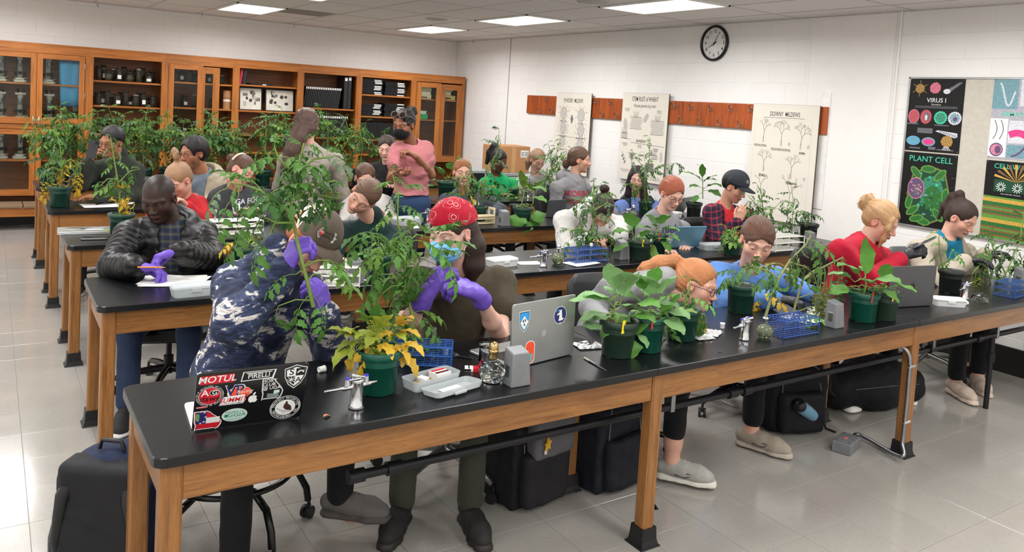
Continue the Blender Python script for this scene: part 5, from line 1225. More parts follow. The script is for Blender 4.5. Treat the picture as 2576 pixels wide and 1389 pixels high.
def cap(root,C,A,s,crown,rear,brimcol,yaw=0.0,patch=None,lift=.0):
 T=lambda x,y,z:C+(A[0]*x+A[1]*y+A[2]*z)*s
 cr=Field();cr.ell(T(0,-.010,.040+lift),V(.086,.107,.098)*s,A);cr.ell(T(0,.012,.052+lift),V(.078,.088,.092)*s,A,.02);cr.plane(T(0,.0,.034+lift),-A[2]+A[1]*.10)
 v,q=cr.surf(.005*s);fr=(((v-C)@A[1])/s>-.012)[q].all(1)
 c=O('cap',np_mesh('cap',[(v,q[fr],0),(v,q[~fr],1)],[crown,rear]),root)
 br=MB();n=14;vs=[]
 for lay,dz in((0,0.002),(1,-.003)):
  for i in range(n+1):
   a=math.pi*i/n;x,y=math.cos(a),math.sin(a)
   for rr in(0,1):vs.append(T(x*.078*(1+.02*rr),.05+y*(.045 if rr==0 else.128),.042+lift+dz-.016*abs(x)**2-.012*rr*y+.004))
 m_=2*(n+1);fs=[]
 for i in range(n):fs+=[(2*i,2*i+1,2*i+3,2*i+2),(m_+2*i,m_+2*i+2,m_+2*i+3,m_+2*i+1),(2*i+1,m_+2*i+1,m_+2*i+3,2*i+3)]
 br.add(vs,fs,0,True).build('brim',brimcol,c)
 MB().ball(T(0,-.006,.137+lift),.007*s).build('button',crown,c)
 return c,(v,q)
BRN=cloth('brown_twill',(92,80,70),scale=500,bump=.15);CRM=cloth('cream_mesh',(226,216,190),scale=300)
A1=facing(I1['C'],30,30,18);cp,cpm=cap(P1,I1['C'],A1,I1['s'],BRN,CRM,BRN)
ik_=Ink();hx=lambda k:[(.040*k,0),(.030*k,.021*k),(-.030*k,.021*k),(-.040*k,0),(-.030*k,-.021*k),(.030*k,-.021*k)]
ik_.poly(hx(1.06),1);ik_.poly(hx(1.0),0);ik_.line(hx(.93),.0016,1,True);ik_.poly([(-.033,.011),(-.017,.011),(-.017,-.003),(-.025,-.010),(-.033,-.003)],2);ik_.text('TSC',-.025,.004,.010,0,.02);ik_.text('TRACTOR',.009,.0075,.0125,1,.02);ik_.text('SUPPLY CO',.009,-.0065,.0112,1,.02)
pn=unit(A1[1]*.80+A1[0]*.34+A1[2]*.50);on_cloth(dict(shirt=cpm),ik_,I1['C']+A1[1]*.085+A1[0]*.034+A1[2]*.092,pn,A1[2],[M('patch_white',(222,220,214),.7),M('patch_black',(24,24,24),.7),M('patch_red',(178,34,44),.7)],'patch',cp,.003)
K2=lambda px,py,z:floor_np(px,py,z)
P2,I2=person('person in red bandana and blue face mask picking at tomato leaves',(1134,582,2.98),(-32,14,0),'pale',fem=False,s=1.02,neck=(1152,688,3.06),hip=(-.02,-.50,-.06),body=-12,shirt=cloth('olive_tee',(66,60,46),scale=500,bump=.2),loose=.022,sleeve=.25,res=.005,shoulders=((1052,718,3.02),(1256,714,3.03)),R=dict(w=(1074,742,2.72),e=(1010,838,2.86),d=(.42,.75,.1),n=(.75,-.2,-.5),glove=GLOVE_P,curl=(48,45,30),thumb=(45,25),hs=1.05),L=dict(w=(1204,738,2.72),e=(1258,852,2.84),d=(-.95,.32,.15),n=(-.3,-.7,-.4),glove=GLOVE_P,curl=(42,60,35),thumb=(45,25),hs=1.08),pants=(58,60,50),legs=dict(R=(K2(1035,1085,.56),K2(1010,1268,.085),K2(965,1372,.03)),L=(K2(1195,1070,.56),K2(1182,1272,.085),K2(1222,1372,.03))),shoes=((30,27,26),(34,31,30),(24,22,22)),pantlen=.93,eye=.55,gaze=(-.1,.5),brow=(60,42,34),hairspec=dict(th=.010,gather=(0,-.10,.03),tails=[([(.035,-.07,.0),(.055,-.075,-.08),(.066,-.05,-.17),(.052,-.045,-.245),(.06,-.03,-.29)],[.038,.046,.042,.034,.012]),([(-.045,-.07,.0),(-.066,-.065,-.08),(-.070,-.045,-.16),(-.06,-.03,-.235)],[.04,.048,.044,.016])],front=.07),hairmat=H_DKBROWN)
C,A,s=I2['C'],I2['A'],I2['s'];T=lambda x,y,z:C+(A[0]*x+A[1]*y+A[2]*z)*s
F=Field();F.ell(T(0,-.014,.040),V(.091,.112,.100)*s,A);F.ell(T(0,-.085,.030),V(.070,.055,.060)*s,A,.04);F.plane(T(0,.0,.040),-A[2]+A[1]*.16);F.cone(T(0,-.13,.0),T(.02,-.15,-.07),.016,.010,.02);F.disp.append(lambda P:.0022*folds(P,90,3))
O('bandana',np_mesh('bandana',[F.surf(.0045)],cloth('bandana',(158,16,38),scale=600,bump=.15,build=pat_bandana)),P2)
def mask(root,C,A,s,mat,loopmat,pleat=True):
 T=lambda x,y,z:C+(A[0]*x+A[1]*y+A[2]*z)*s
 F=Field();F.ell(T(0,.048,-.058),V(.066,.066,.062)*s,A);F.ell(T(0,.080,-.040),V(.032,.034,.030)*s,A,.03);F.plane(T(0,.09,-.012),A[2]-A[1]*.22,.004);F.plane(T(0,.012,-.05),-A[1]-A[2]*.05)
 if pleat:F.disp.append(lambda P:.0016*np.sin(((P-C)@A[2])/s*2*math.pi/.021))
 m=O('face_mask',np_mesh('face_mask',[F.surf(.004*s)],mat),root);l=MB()
 for q in(1,-1):
  l.tube([T(q*.060,.035,-.022),T(q*.076,.008,.012),T(q*.081,-.022,.006)],.0018*s,6);l.tube([T(q*.058,.03,-.09),T(q*.075,.005,-.05),T(q*.081,-.020,-.024)],.0018*s,6)
 l.build('ear_loop',loopmat,m);return m
def pat_mask(t,vec,base,b):return None
mask(P2,C,A,s,M('mask_blue',(112,182,222),.7,var=.08,vs=20,bump=.1,bs=200),M('mask_white',(226,228,228),.7))
m=MB()
for q in(-1,1):
 for dz in(-.030,-.036):m.ball(T(q*.083,.004+(dz+.03)*1.2,dz),.0026)
m.build('ear_studs',M('steel_stud',(210,210,212),.2,1.0),P2)
f4=floor_np(1690,1160,.10);
P4,I4=person('person in grey knit top with strawberry pony-tail and glasses, leaning low over pots',(1752,716,2.76),(72,12,6),'fair',neck=(1664,712,2.90),hip=(-.30,-.38,-.20),body=40,shirt=cloth('grey_waffle',(136,137,138),scale=150,bump=.9),loose=.026,neckline=None,collar='polo',res=.005,shoulders=((1545,728,2.83),(1672,772,3.04)),R=dict(w=(1515,812,2.72),e=(1490,776,2.95),d=(.9,-.1,.5),n=(0,-1,0),glove=GLOVE_B),L=dict(w=(1700,815,2.80),e=(1640,830,3.0),d=(.8,-.1,.4),glove=GLOVE_B),pants=(22,22,24),legs=dict(R=(floor_np(1700,990,.50),f4,floor_np(1735,1205,.03)),L=(floor_np(1850,960,.5),floor_np(1600,1010,.085),floor_np(1590,1060,.03))),sock=((122,26,48),.05),shoes=((150,148,142),(198,194,184),(180,178,170),1),pantlen=.60,eye=.3,gaze=(0,.4),brow=(170,110,70),lips=(190,110,104),glasses=(44,30,32),hairspec=dict(gather=(-.0,-.095,.065),th=.009,tails=[([(0,-.095,.070),(0,-.135,.075),(.01,-.20,.035),(.015,-.265,-.02),(.01,-.30,-.045)],[.022,.030,.040,.034,.010])],amp=.003),hairmat=H_STRAW)
C,A,s=I4['C'],I4['A'],I4['s']
f5=floor_np(1890,1085,.09)
P5,I5=person('person in pale blue sweatshirt with brown hair tied back, looking down at yellowed plant',(1904,606,2.90),(12,22,6),'fair',s=1.05,neck=(1880,680,3.04),hip=(-.03,-.48,-.10),body=12,shirt=cloth('blue_fleece',(86,126,186),scale=160),loose=.026,res=.005,fold=.0055,shoulders=((1806,694,3.02),(1950,702,3.06)),R=dict(w=(1950,752,2.66),e=(1836,768,2.86),d=(1,.05,.0),n=(0,-1,0),glove=GLOVE_B,cuff=.01),L=dict(w=(2040,742,2.74),e=(1995,722,2.95),d=(1,-.15,.3),n=(0,-1,0),glove=GLOVE_B),pants=(20,20,22),legs=dict(R=(floor_np(1900,980,.5),f5,floor_np(1930,1125,.03)),L=(floor_np(1985,950,.5),floor_np(1975,985,.085),floor_np(2000,1010,.03))),shoes=((148,138,124),(164,154,140),(160,148,134),1),pantlen=.80,eye=.34,gaze=(.1,.4),brow=(66,44,34),lips=(196,112,112),hairspec=dict(gather=(0,-.13,-.02),th=.012,open=-.006,front=.058,tails=[([(0,-.12,-.02),(0,-.14,-.06)],[.035,.03])]),hairmat=H_CHEST,stubble=0)
P6,I6=person('person in red sweatshirt with blond hair in a claw clip, holding phone',(2217,556,2.86),(66,24,0),'fair',neck=(2176,606,2.92),hip=(-.10,-.46,-.05),body=48,shirt=cloth('red_fleece',(166,20,44),scale=180),loose=.030,res=.0055,fold=.0055,sleeve=.9,shoulders=((2112,634,2.88),(2216,650,3.0)),R=dict(w=(2277,642,2.74),e=(2196,704,2.74),d=(.9,.45,.0),n=(.4,-.3,-.8),glove=GLOVE_B,curl=(45,55,35),cuff=.03),L=dict(w=(2290,700,2.8),e=(2230,725,2.95),d=(1,.1,0),glove=GLOVE_B),pants=(24,24,27),legs=dict(R=(floor_np(2190,930,.5),floor_np(2170,985,.09),floor_np(2165,1010,.03)),L=(floor_np(2230,920,.5),floor_np(2230,960,.085),floor_np(2240,985,.03))),shoes=((224,222,220),(234,232,228),(224,222,220)),pantlen=.85,eye=.3,brow=(160,116,84),hairspec=dict(gather=(0,-.10,.04),th=.013,ells=[((0,-.132,.052),(.046,.046,.056))],tails=[([(.045,.075,.06),(.066,.080,.0),(.058,.082,-.07),(.045,.078,-.16)],[.012,.016,.013,.004]),([(-.03,-.12,.08),(-.01,-.14,.115)],[.012,.004]),([(.02,-.12,.08),(.03,-.145,.105)],[.012,.004])],amp=.003,open=-.004),hairmat=H_BLOND)
C,A,s=I6['C'],I6['A'],I6['s'];T=lambda x,y,z:C+(A[0]*x+A[1]*y+A[2]*z)*s
m=MB()
for k in range(6):m.tube([T(-.05+.02*k,-.155,.055),T(-.05+.02*k,-.160,.03),T(-.045+.018*k,-.14,.005)],.004,6)
m.tube([T(-.055,-.157,.055),T(.055,-.157,.055)],.005,6).build('claw_clip',M('clip_pearl',(214,184,160),.3),P6)
P7,I7=person('person in cream cardigan and teal t-shirt with high brown pony-tail by the bulletin board',(2418,548,2.84),(60,28,0),'fair',neck=(2382,598,2.92),hip=(-.05,-.47,-.05),body=40,shirt=cloth('teal_tee',(20,108,138),scale=500,bump=.2),loose=.018,res=.0055,fold=.007,shoulders=((2312,634,2.93),(2428,640,2.98)),R=dict(w=(2428,658,2.66),e=(2340,720,2.74),d=(1,.25,-.1),n=(0,-1,.2),glove=GLOVE_B,curl=(25,30,20),cuff=.055),L=dict(w=(2480,640,2.82),e=(2440,700,2.95),d=(1,.3,0),glove=GLOVE_B),outer=dict(mat=cloth('cream_knit',(166,156,140),scale=200),loose=.036,open=.055,name='cardigan',hood=False,fold=.006),pants=(20,20,22),legs=dict(R=(floor_np(2400,880,.5),floor_np(2404,960,.09),floor_np(2452,1010,.03)),L=(floor_np(2460,870,.5),floor_np(2460,945,.085),floor_np(2500,1002,.03))),shoes=((196,176,160),(206,186,170),(206,188,172)),pantlen=.86,eye=.3,brow=(80,56,44),hairspec=dict(gather=(0,-.075,.105),th=.009,tails=[([(0,-.072,.112),(0,-.095,.128),(.0,-.128,.085),(.0,-.138,.0),(0,-.125,-.10)],[.020,.026,.026,.024,.010])]),hairmat=H_DKBROWN)
ink=Ink();ink.text('nake',0,0,.075,0,.03);ink.disc(.012,.062,.013,.016,1);ink.text('fresh',.02,-.055,.05,0,.02)
on_cloth(I7,ink,I7['N']-I7['B'][2]*.22+I7['B'][1]*.1,I7['B'][1],I7['B'][2],[M('print_white',(226,226,222),.8),M('print_red',(214,60,80),.8)],'shirt_print',P7)
# ---------------------------------------------------------------- second row
def pat_flan(t,vec,base,b):return pat_flannel(t,vec,base,b)
PUFF=M('black_puffer',(13,12,13),.42,var=.2,vs=14,bump=.25,bs=90,spec=.45)
P8,I8=person('person in black quilted jacket and purple gloves writing on a paper',(400,498,4.66),(-22,22,-3),'dark',fem=False,s=1.04,neck=(434,560,4.72),hip=(.0,-.50,-.02),body=-6,shirt=cloth('flannel',(30,32,44),build=pat_flan),loose=.012,res=.0055,collar=None,neckline=None,shoulders=((330,592,4.72),(508,590,4.78)),R=dict(w=(336,672,4.28),e=(284,672,4.52),d=(1,-.05,.1),n=(.2,-1,.2),glove=GLOVE_P,curl=(40,45,30),thumb=(30,15),hs=1.1),L=dict(w=(450,632,4.30),e=(532,652,4.48),d=(-1,-.25,.15),n=(-.2,-.8,.2),glove=GLOVE_P,curl=(50,40,20),hs=1.1),outer=dict(mat=PUFF,loose=.040,open=.045,name='puffer_jacket',collar=None,hood=True,quilt=(.012,7),fold=.005),pants=(46,58,84),eye=.3,stubble=.55,scalp=(40,28,24),brow=(26,18,16),lips=(92,52,46),hairspec=None)
P9,I9=person('person in dark green fleece with head tilted, brown hair parted and tied back',(916,494,4.70),(-26,22,44),'fair',neck=(938,560,4.86),hip=(.04,-.48,-.1),body=-20,shirt=cloth('green_fleece',(16,40,38),scale=150,bump=.5),loose=.034,collar='high',neckline=None,shoulders=((850,590,4.82),(990,600,4.9)),R=dict(w=(850,660,4.4),hide=False),L=dict(w=(960,655,4.42)),eye=.45,gaze=(-.1,.3),brow=(100,72,52),hairspec=dict(gather=(0,-.13,-.03),th=.008,front=.064,ells=[((0,-.125,-.02),(.035,.03,.035))]),hairmat=hair_mat('mid_brown',(98,72,54)))
m=MB();m.tube([I9['N']+I9['B'][1]*.085-I9['B'][2]*.0,I9['N']+I9['B'][1]*.125-I9['B'][2]*.12,I9['N']+I9['B'][1]*.14-I9['B'][2]*.25],.004,6);m.build('zip',BLACKRUB,P9)
P10,I10=person('person in white quarter-zip sweatshirt, head bowed over the table, dark hair in bun',(1516,528,4.46),(-8,58,4),'light',neck=(1482,528,4.66),hip=(-.06,-.44,-.14),body=0,shirt=cloth('white_fleece',(196,194,190),scale=170),loose=.036,neckline=None,collar='polo',fold=.006,shoulders=((1420,556,4.68),(1560,570,4.74)),R=dict(w=(1478,602,4.34),d=(1,-.1,.4),n=(0,-1,0)),L=dict(w=(1548,600,4.36),d=(-.8,-.1,.4),n=(0,-1,0)),eye=.2,hairspec=bun((0,-.095,.10),.036),hairmat=H_DKBROWN)
P11,I11=person('person with red hair and round glasses in grey lettered t-shirt behind blue laptop',(1690,486,4.40),(32,26,0),'pale',neck=(1664,536,4.50),hip=(-.02,-.49,-.08),body=16,shirt=cloth('grey_tee',(132,132,136),scale=400,bump=.25),loose=.024,fold=.007,shoulders=((1622,582,4.52),(1716,580,4.56)),res=.005,R=dict(w=(1660,640,4.2)),L=dict(w=(1730,630,4.24)),eye=.3,brow=(160,96,66),lips=(196,116,110),glasses=(96,48,48),hairspec=dict(gather=(0,-.125,-.01),th=.013,ells=[((0,-.125,-.03),(.04,.034,.05))],front=.066),hairmat=hair_mat('auburn',(158,84,58)))
ink=Ink();ink.text('niek',.0,0,.085,0,.02)
on_cloth(I11,ink,np.array(AY(1690,580,4.36)),I11['B'][1],I11['B'][2],[M('print_navy',(40,48,84),.8)],'shirt_print',P11)
P12,I12=person('person in dark cap and plaid shirt, face hidden behind tomato leaves',(1848,470,4.42),(62,22,0),'light',neck=(1822,520,4.50),hip=(-.02,-.48,-.06),body=42,shirt=cloth('scarlet_tee',(214,50,58),scale=500),loose=.012,shoulders=((1790,536,4.48),(1876,544,4.58)),res=.0055,R=dict(w=(1856,560,4.22),e=(1806,606,4.34),d=(.3,1,0),n=(.2,0,-1)),L=dict(w=(1900,590,4.3)),outer=dict(mat=cloth('plaid',(40,20,30),scale=300,build=pat_plaid),loose=.026,open=.05,name='plaid_shirt'),eye=.3,hairspec=SHORT,hairmat=H_BLACK,fem=True)
cp,cpm=cap(P12,I12['C'],I12['A'],I12['s'],cloth('slate_twill',(46,50,56),scale=500,bump=.15),cloth('slate_twill',(46,50,56)),cloth('slate_twill',(46,50,56)))
ink=Ink();ink.disc(0,0,.017,.013,1);ink.disc(0,0,.0155,.0115,0);ink.text('G',0,0,.019,1,.02)
A12=I12['A'];on_cloth(dict(shirt=cpm),ink,I12['C']+A12[1]*.08+A12[2]*.09+A12[0]*.012,unit(A12[1]*.75+A12[2]*.35+A12[0]*.45),A12[2],[M('patch_black',(24,24,24)),M('patch_white',(222,220,214))],'cap_emblem',cp,.003)
# ---------------------------------------------------------------- third row and the two who stand
SWT=dict(res=.0065)
P13,I13=person('person with fair hair in a top pony-tail and red top, face bent down',(449,452,6.12),(-42,34,0),'fair',neck=(462,498,6.2),hip=(.02,-.46,-.06),body=-35,shirt=cloth('red_knit',(178,34,40)),loose=.02,R=dict(w=(400,520,5.9)),L=dict(w=(470,520,5.9)),eye=.2,hairspec=dict(gather=(0,-.06,.115),th=.007,tails=[([(0,-.06,.115),(0,-.065,.15),(.01,-.085,.185),(.03,-.11,.205)],[.012,.013,.022,.004]),([(0,-.06,.115),(-.01,-.06,.16),(-.035,-.07,.20)],[.012,.014,.004])]),hairmat=H_ASH,shoulders=((395,512,6.12),(500,516,6.25)),**SWT)
P14,I14=person('person in charcoal lettered sweatshirt with brown hair in a banded claw, head tilted',(606,430,6.16),(50,22,22),'fair',neck=(592,474,6.26),hip=(-.02,-.47,-.08),body=6,shirt=cloth('charcoal_fleece',(62,63,67),scale=180),loose=.032,fold=.0055,shoulders=((548,502,6.25),(672,500,6.3)),R=dict(w=(590,545,5.95)),L=dict(w=(655,540,6.0)),eye=.3,hairspec=bun((0,-.115,.03),.034),hairmat=H_BROWN,**SWT)
ink=Ink();ink.text('UGA FOOD2',0,0,.052,0,.015);ink.line([(-.15,-.03),(.15,-.03)],.004,0);ink.text('UNIVERSITY',0,-.052,.036,0,.01)
on_cloth(I14,ink,np.array(AY(632,512,6.1)),I14['B'][1],I14['B'][2],[M('print_pale',(196,196,198),.8)],'shirt_print',P14)
m=MB();C,A,s=I14['C'],I14['A'],I14['s'];T=lambda x,y,z:C+(A[0]*x+A[1]*y+A[2]*z)*s
m.tube([T(.087*math.cos(a),-.055,.03+.088*math.sin(a))for a in np.linspace(.1,math.pi-.1,14)],.008,8).build('head_band',M('band_ivory',(214,204,186),.6),P14)
P15,I15=person('person seen from behind, long brown hair over a beige sweatshirt, standing',(772,316,6.30),(172,12,4),'fair',s=1.02,neck=(778,372,6.28),hip=(-.02,-.54,.0),body=178,stand=True,shirt=cloth('beige_fleece',(146,138,128),scale=180),loose=.026,fold=.006,neckline=None,shoulders=((842,408,6.30),(722,408,6.30)),R=dict(w=(850,520,6.55)),L=dict(w=(730,520,6.55)),hairspec=dict(gather=(0,-.11,-.04),th=.022,front=.08,ears=False,ells=[((0,-.06,-.03),(.085,.06,.07))],tails=[([(0,-.11,-.05),(-.03,-.14,-.12),(-.09,-.15,-.22),(-.12,-.145,-.34),(-.11,-.14,-.44)],[.05,.046,.056,.05,.015]),([(-.05,-.08,-.03),(-.085,-.11,-.12),(-.13,-.13,-.26)],[.045,.045,.03])],amp=.003),hairmat=hair_mat('umber',(74,52,42)),pants=(40,44,54),**SWT)
P16,I16=person('person standing in pink striped blouse and jeans with black mask, sunglasses on head',(1016,312,6.12),(-30,16,2),'brown',s=1.03,neck=(1040,364,6.18),hip=(.0,-.50,.0),body=-18,stand=True,shirt=cloth('pink_stripe',(210,110,124),scale=500,bump=.2,build=pat_stripe),loose=.022,sleeve=.27,fold=.007,bust=.8,shoulders=((1002,380,6.16),(1068,376,6.22)),hem=.43,R=dict(w=(1000,434,5.92),e=(984,452,6.10),d=(.5,-.1,.6),n=(.2,1,0),curl=(30,40,30)),L=dict(w=(1046,394,5.98),e=(1084,440,6.10),d=(-.85,.5,.2),n=(-.3,-.8,0),curl=(50,60,30)),pants=cloth('denim',(46,66,98),scale=300,var=.2),eye=.35,brow=(40,28,24),hairspec=bun((0,-.115,.055),.046,amp=.006),hairmat=H_BLACK,res=.006)
mask(P16,I16['C'],I16['A'],I16['s'],cloth('black_mask',(20,20,22)),BLACKRUB,False)
C,A,s=I16['C'],I16['A'],I16['s'];T=lambda x,y,z:C+(A[0]*x+A[1]*y+A[2]*z)*s;m=MB();ln=[]
for q in(1,-1):
 cc=T(q*.036,.073,.098);x_,y_,z_=A[0],unit(A[2]*.75-A[1]*.65),unit(A[1]*.75+A[2]*.65)
 m.tube([cc+x_*.031*math.cos(a)+y_*.027*math.sin(a)for a in np.linspace(0,2*math.pi,17)[:-1]],.004,6,closed=True);m.tube([T(q*.068,.07,.098),T(q*.084,.02,.07),T(q*.086,-.03,.035)],.003,6);ln.append(MB().add([cc+x_*.030*math.cos(a)+y_*.026*math.sin(a)+z_*.001 for a in np.linspace(0,2*math.pi,17)[:-1]],[tuple(range(16))]))
g_=m.build('sunglasses',M('tortoise_frame',(96,70,58),.3,var=.4,vs=90),P16);[l_.build('lens',M('dark_lens',(30,24,24),.08),g_)for l_ in ln]
m=MB();nn_=I16['N'];B_=I16['B'];m.tube([nn_+B_[0]*.06*math.cos(a)+B_[1]*(.05+.045*math.sin(a))-B_[2]*(.02+.10*max(0,math.sin(a)))for a in np.linspace(0,2*math.pi,22)[:-1]],.0035,6,closed=True).build('necklace',M('gold_beads',(206,168,96),.3,.8),P16)
P17,I17=person('person in slate sweatshirt screwing up their face behind drooping tomato leaves',(1163,434,6.28),(10,0,0),'fair',neck=(1170,482,6.34),hip=(0,-.47,-.04),body=4,shirt=cloth('slate_fleece',(70,74,82)),loose=.032,shoulders=((1124,508,6.32),(1232,512,6.36)),R=dict(w=(1140,540,6.0)),L=dict(w=(1222,545,6.05),e=(1258,530,6.2),d=(-.8,.1,.3)),eye=.2,smile=.4,hairspec=dict(gather=(0,-.13,.0),th=.010,front=.064),hairmat=H_GINGER,**SWT)
ink=Ink();ink.text('TU',0,0,.085,0,.03);ink.text('E',.02,-.09,.085,0,.03);on_cloth(I17,ink,np.array(AY(1192,520,6.2)),I17['B'][1],I17['B'][2],[M('print_white',(226,226,222),.8)],'shirt_print',P17)
P18,I18=person('person in grey hooded sweatshirt with red letters, brown hair low at the neck, in profile',(1458,402,6.12),(84,2,0),'light',neck=(1444,446,6.14),hip=(-.02,-.48,-.02),body=62,shirt=cloth('heather_fleece',(124,122,124),scale=200),loose=.024,hood=True,fold=.006,neckline=None,shoulders=((1402,474,6.08),(1470,476,6.24)),R=dict(w=(1430,548,5.95),e=(1396,540,6.05)),L=dict(w=(1500,530,6.1)),eye=.5,brow=(70,50,42),hairspec=dict(gather=(0,-.125,-.03),th=.012,ells=[((0,-.125,-.05),(.045,.036,.05))],front=.066),hairmat=H_BROWN,**SWT)
ink=Ink();ink.text('GEORGIA',0,.03,.07,0,.02);ink.text('BULLS',0,-.05,.07,0,.02);on_cloth(I18,ink,I18['N']-I18['B'][2]*.17+I18['B'][1]*.10+I18['B'][0]*.09,unit(I18['B'][1]+I18['B'][0]*.4),I18['B'][2],[M('print_crimson',(180,38,58),.8)],'shirt_print',P18)
P19,I19=person('person with long straight dark hair in blue hooded top and dark vest',(1603,448,6.26),(-2,14,0),'pale',neck=(1604,496,6.32),hip=(0,-.48,-.02),body=0,shirt=cloth('periwinkle',(104,124,186)),loose=.024,outer=dict(mat=cloth('forest_vest',(20,46,44)),loose=.032,sleeve=0,open=.05,name='vest'),shoulders=((1562,522,6.30),(1646,522,6.36)),R=dict(w=(1580,556,6.0)),L=dict(w=(1640,556,6.0)),eye=.35,brow=(44,30,30),lips=(186,100,104),hairspec=dict(gather=(0,.03,.13),th=.012,front=.080,tails=[([(.062,.02,.03),(.078,.02,-.06),(.080,.03,-.17),(.075,.05,-.28)],[.034,.034,.036,.02]),([(-.062,.02,.03),(-.078,.02,-.06),(-.080,.03,-.17),(-.075,.05,-.28)],[.034,.034,.036,.02])],ears=False),hairmat=hair_mat('espresso',(38,26,28)),**SWT)
P20,I20=person('person in white top with brown hair hidden behind leaves and the green fleece',(918,448,6.2),(10,20,0),'fair',neck=(925,490,6.26),body=0,shirt=cloth('white_knit',(188,184,180)),loose=.026,hip=(0,-.47,-.03),R=dict(w=(900,545,5.95)),L=dict(w=(965,545,5.95)),eye=.3,hairspec=PULLED,hairmat=H_BROWN,**SWT)
# ---------------------------------------------------------------- fourth row
F4=dict(res=.0075)
P21,I21=person('person in dark olive jacket and glasses holding a phone in front of the plants',(281,356,7.34),(-36,12,4),'tan',fem=False,neck=(300,402,7.42),hip=(.02,-.50,-.03),body=-22,shirt=cloth('olive_jacket',(46,50,44),scale=200),loose=.034,collar='high',neckline=None,shoulders=((222,432,7.38),(340,432,7.46)),R=dict(w=(222,410,7.14),e=(198,462,7.2),d=(.45,1,0),n=(.6,.1,-.5),curl=(35,45,30)),L=dict(w=(246,492,7.12),e=(330,496,7.3),d=(-1,-.05,.1),n=(0,-1,0),curl=(12,15,10)),eye=.3,smile=.7,brow=(30,24,22),glasses=(80,60,60),hairspec=SHORT,hairmat=H_BLACK,scalp=(40,32,30),**F4)
P22,I22=person('smiling person with black hair and glasses in cream hooded jacket over blue-grey t-shirt',(486,386,7.20),(-48,4,-2),'tan',s=1.10,fem=False,neck=(512,436,7.26),hip=(.02,-.50,-.02),body=-30,shirt=cloth('bluegrey_tee',(108,120,132),scale=500),loose=.022,outer=dict(mat=cloth('cream_fleece',(166,154,134),scale=180),loose=.040,open=.075,name='hooded_jacket',hood=True,fold=.0055),shoulders=((468,464,7.2),(568,462,7.34)),R=dict(w=(470,508,7.0)),L=dict(w=(520,510,7.05)),eye=.3,smile=1.0,stubble=.35,brow=(28,22,22),glasses=(70,44,44),hairspec=dict(SHORT,th=.020,crop=False,back=True),hairmat=H_BLACK,**F4)
P23,I23=person('person in bright green printed top with black hair tied up, behind tomato leaves',(1254,404,7.52),(48,20,0),'deep',neck=(1248,442,7.58),hip=(-.01,-.46,-.04),body=10,shirt=cloth('emerald_top',(26,154,92)),loose=.026,shoulders=((1220,464,7.58),(1288,464,7.62)),R=dict(w=(1250,500,7.35)),L=dict(w=(1280,496,7.35)),eye=.3,brow=(22,16,16),lips=(110,60,60),hairspec=dict(gather=(0,-.08,.10),th=.008,tails=[([(0,-.08,.10),(0,-.12,.12),(0,-.15,.03),(0,-.15,-.10)],[.03,.04,.04,.02])]),hairmat=H_BLACK,**F4)
ink=Ink();ink.disc(-.07,.02,.03,.035,0);ink.text('BRR',.05,0,.08,1,.04);on_cloth(I23,ink,I23['N']-I23['B'][2]*.24+I23['B'][1]*.1,I23['B'][1],I23['B'][2],[M('print_white',(226,226,222),.8),M('print_pink',(232,150,156),.8)],'shirt_print',P23)
P24,I24=person('person in grey t-shirt and speckled vest with ash blond hair, looking down, by the wall',(1352,402,7.56),(26,26,0),'fair',neck=(1346,440,7.62),hip=(0,-.46,-.04),body=14,shirt=cloth('ash_tee',(150,150,150)),loose=.022,outer=dict(mat=cloth('speckled_vest',(90,92,86),build=pat_vest),loose=.032,open=.07,sleeve=.5,name='vest'),shoulders=((1312,462,7.6),(1384,464,7.64)),R=dict(w=(1330,500,7.35)),L=dict(w=(1380,500,7.36)),eye=.2,hairspec=dict(gather=(0,-.02,.13),th=.010,tails=[([(.05,-.06,.02),(.07,-.06,-.06),(.07,-.05,-.15)],[.04,.04,.02]),([(-.05,-.06,.02),(-.07,-.06,-.06),(-.07,-.05,-.15)],[.04,.04,.02])]),hairmat=hair_mat('ash_brown',(138,108,84)),**F4)
P25,I25=person('person in black top with dark hair, mostly hidden behind the pink striped blouse',(972,372,7.5),(-10,14,0),'pale',neck=(975,412,7.56),body=0,hip=(0,-.47,-.03),shirt=cloth('black_top',(26,25,27)),loose=.024,R=dict(w=(960,470,7.3)),L=dict(w=(1000,470,7.3)),eye=.3,hairspec=dict(gather=(0,-.1,.05),th=.012),hairmat=H_DKBROWN,**F4)
PEOPLE=[(P1,I1),(P2,I2),(P4,I4),(P5,I5),(P6,I6),(P7,I7),(P8,I8),(P9,I9),(P10,I10),(P11,I11),(P12,I12),(P13,I13),(P14,I14),(P17,I17),(P18,I18),(P19,I19),(P20,I20),(P21,I21),(P22,I22),(P23,I23),(P24,I24),(P25,I25)]
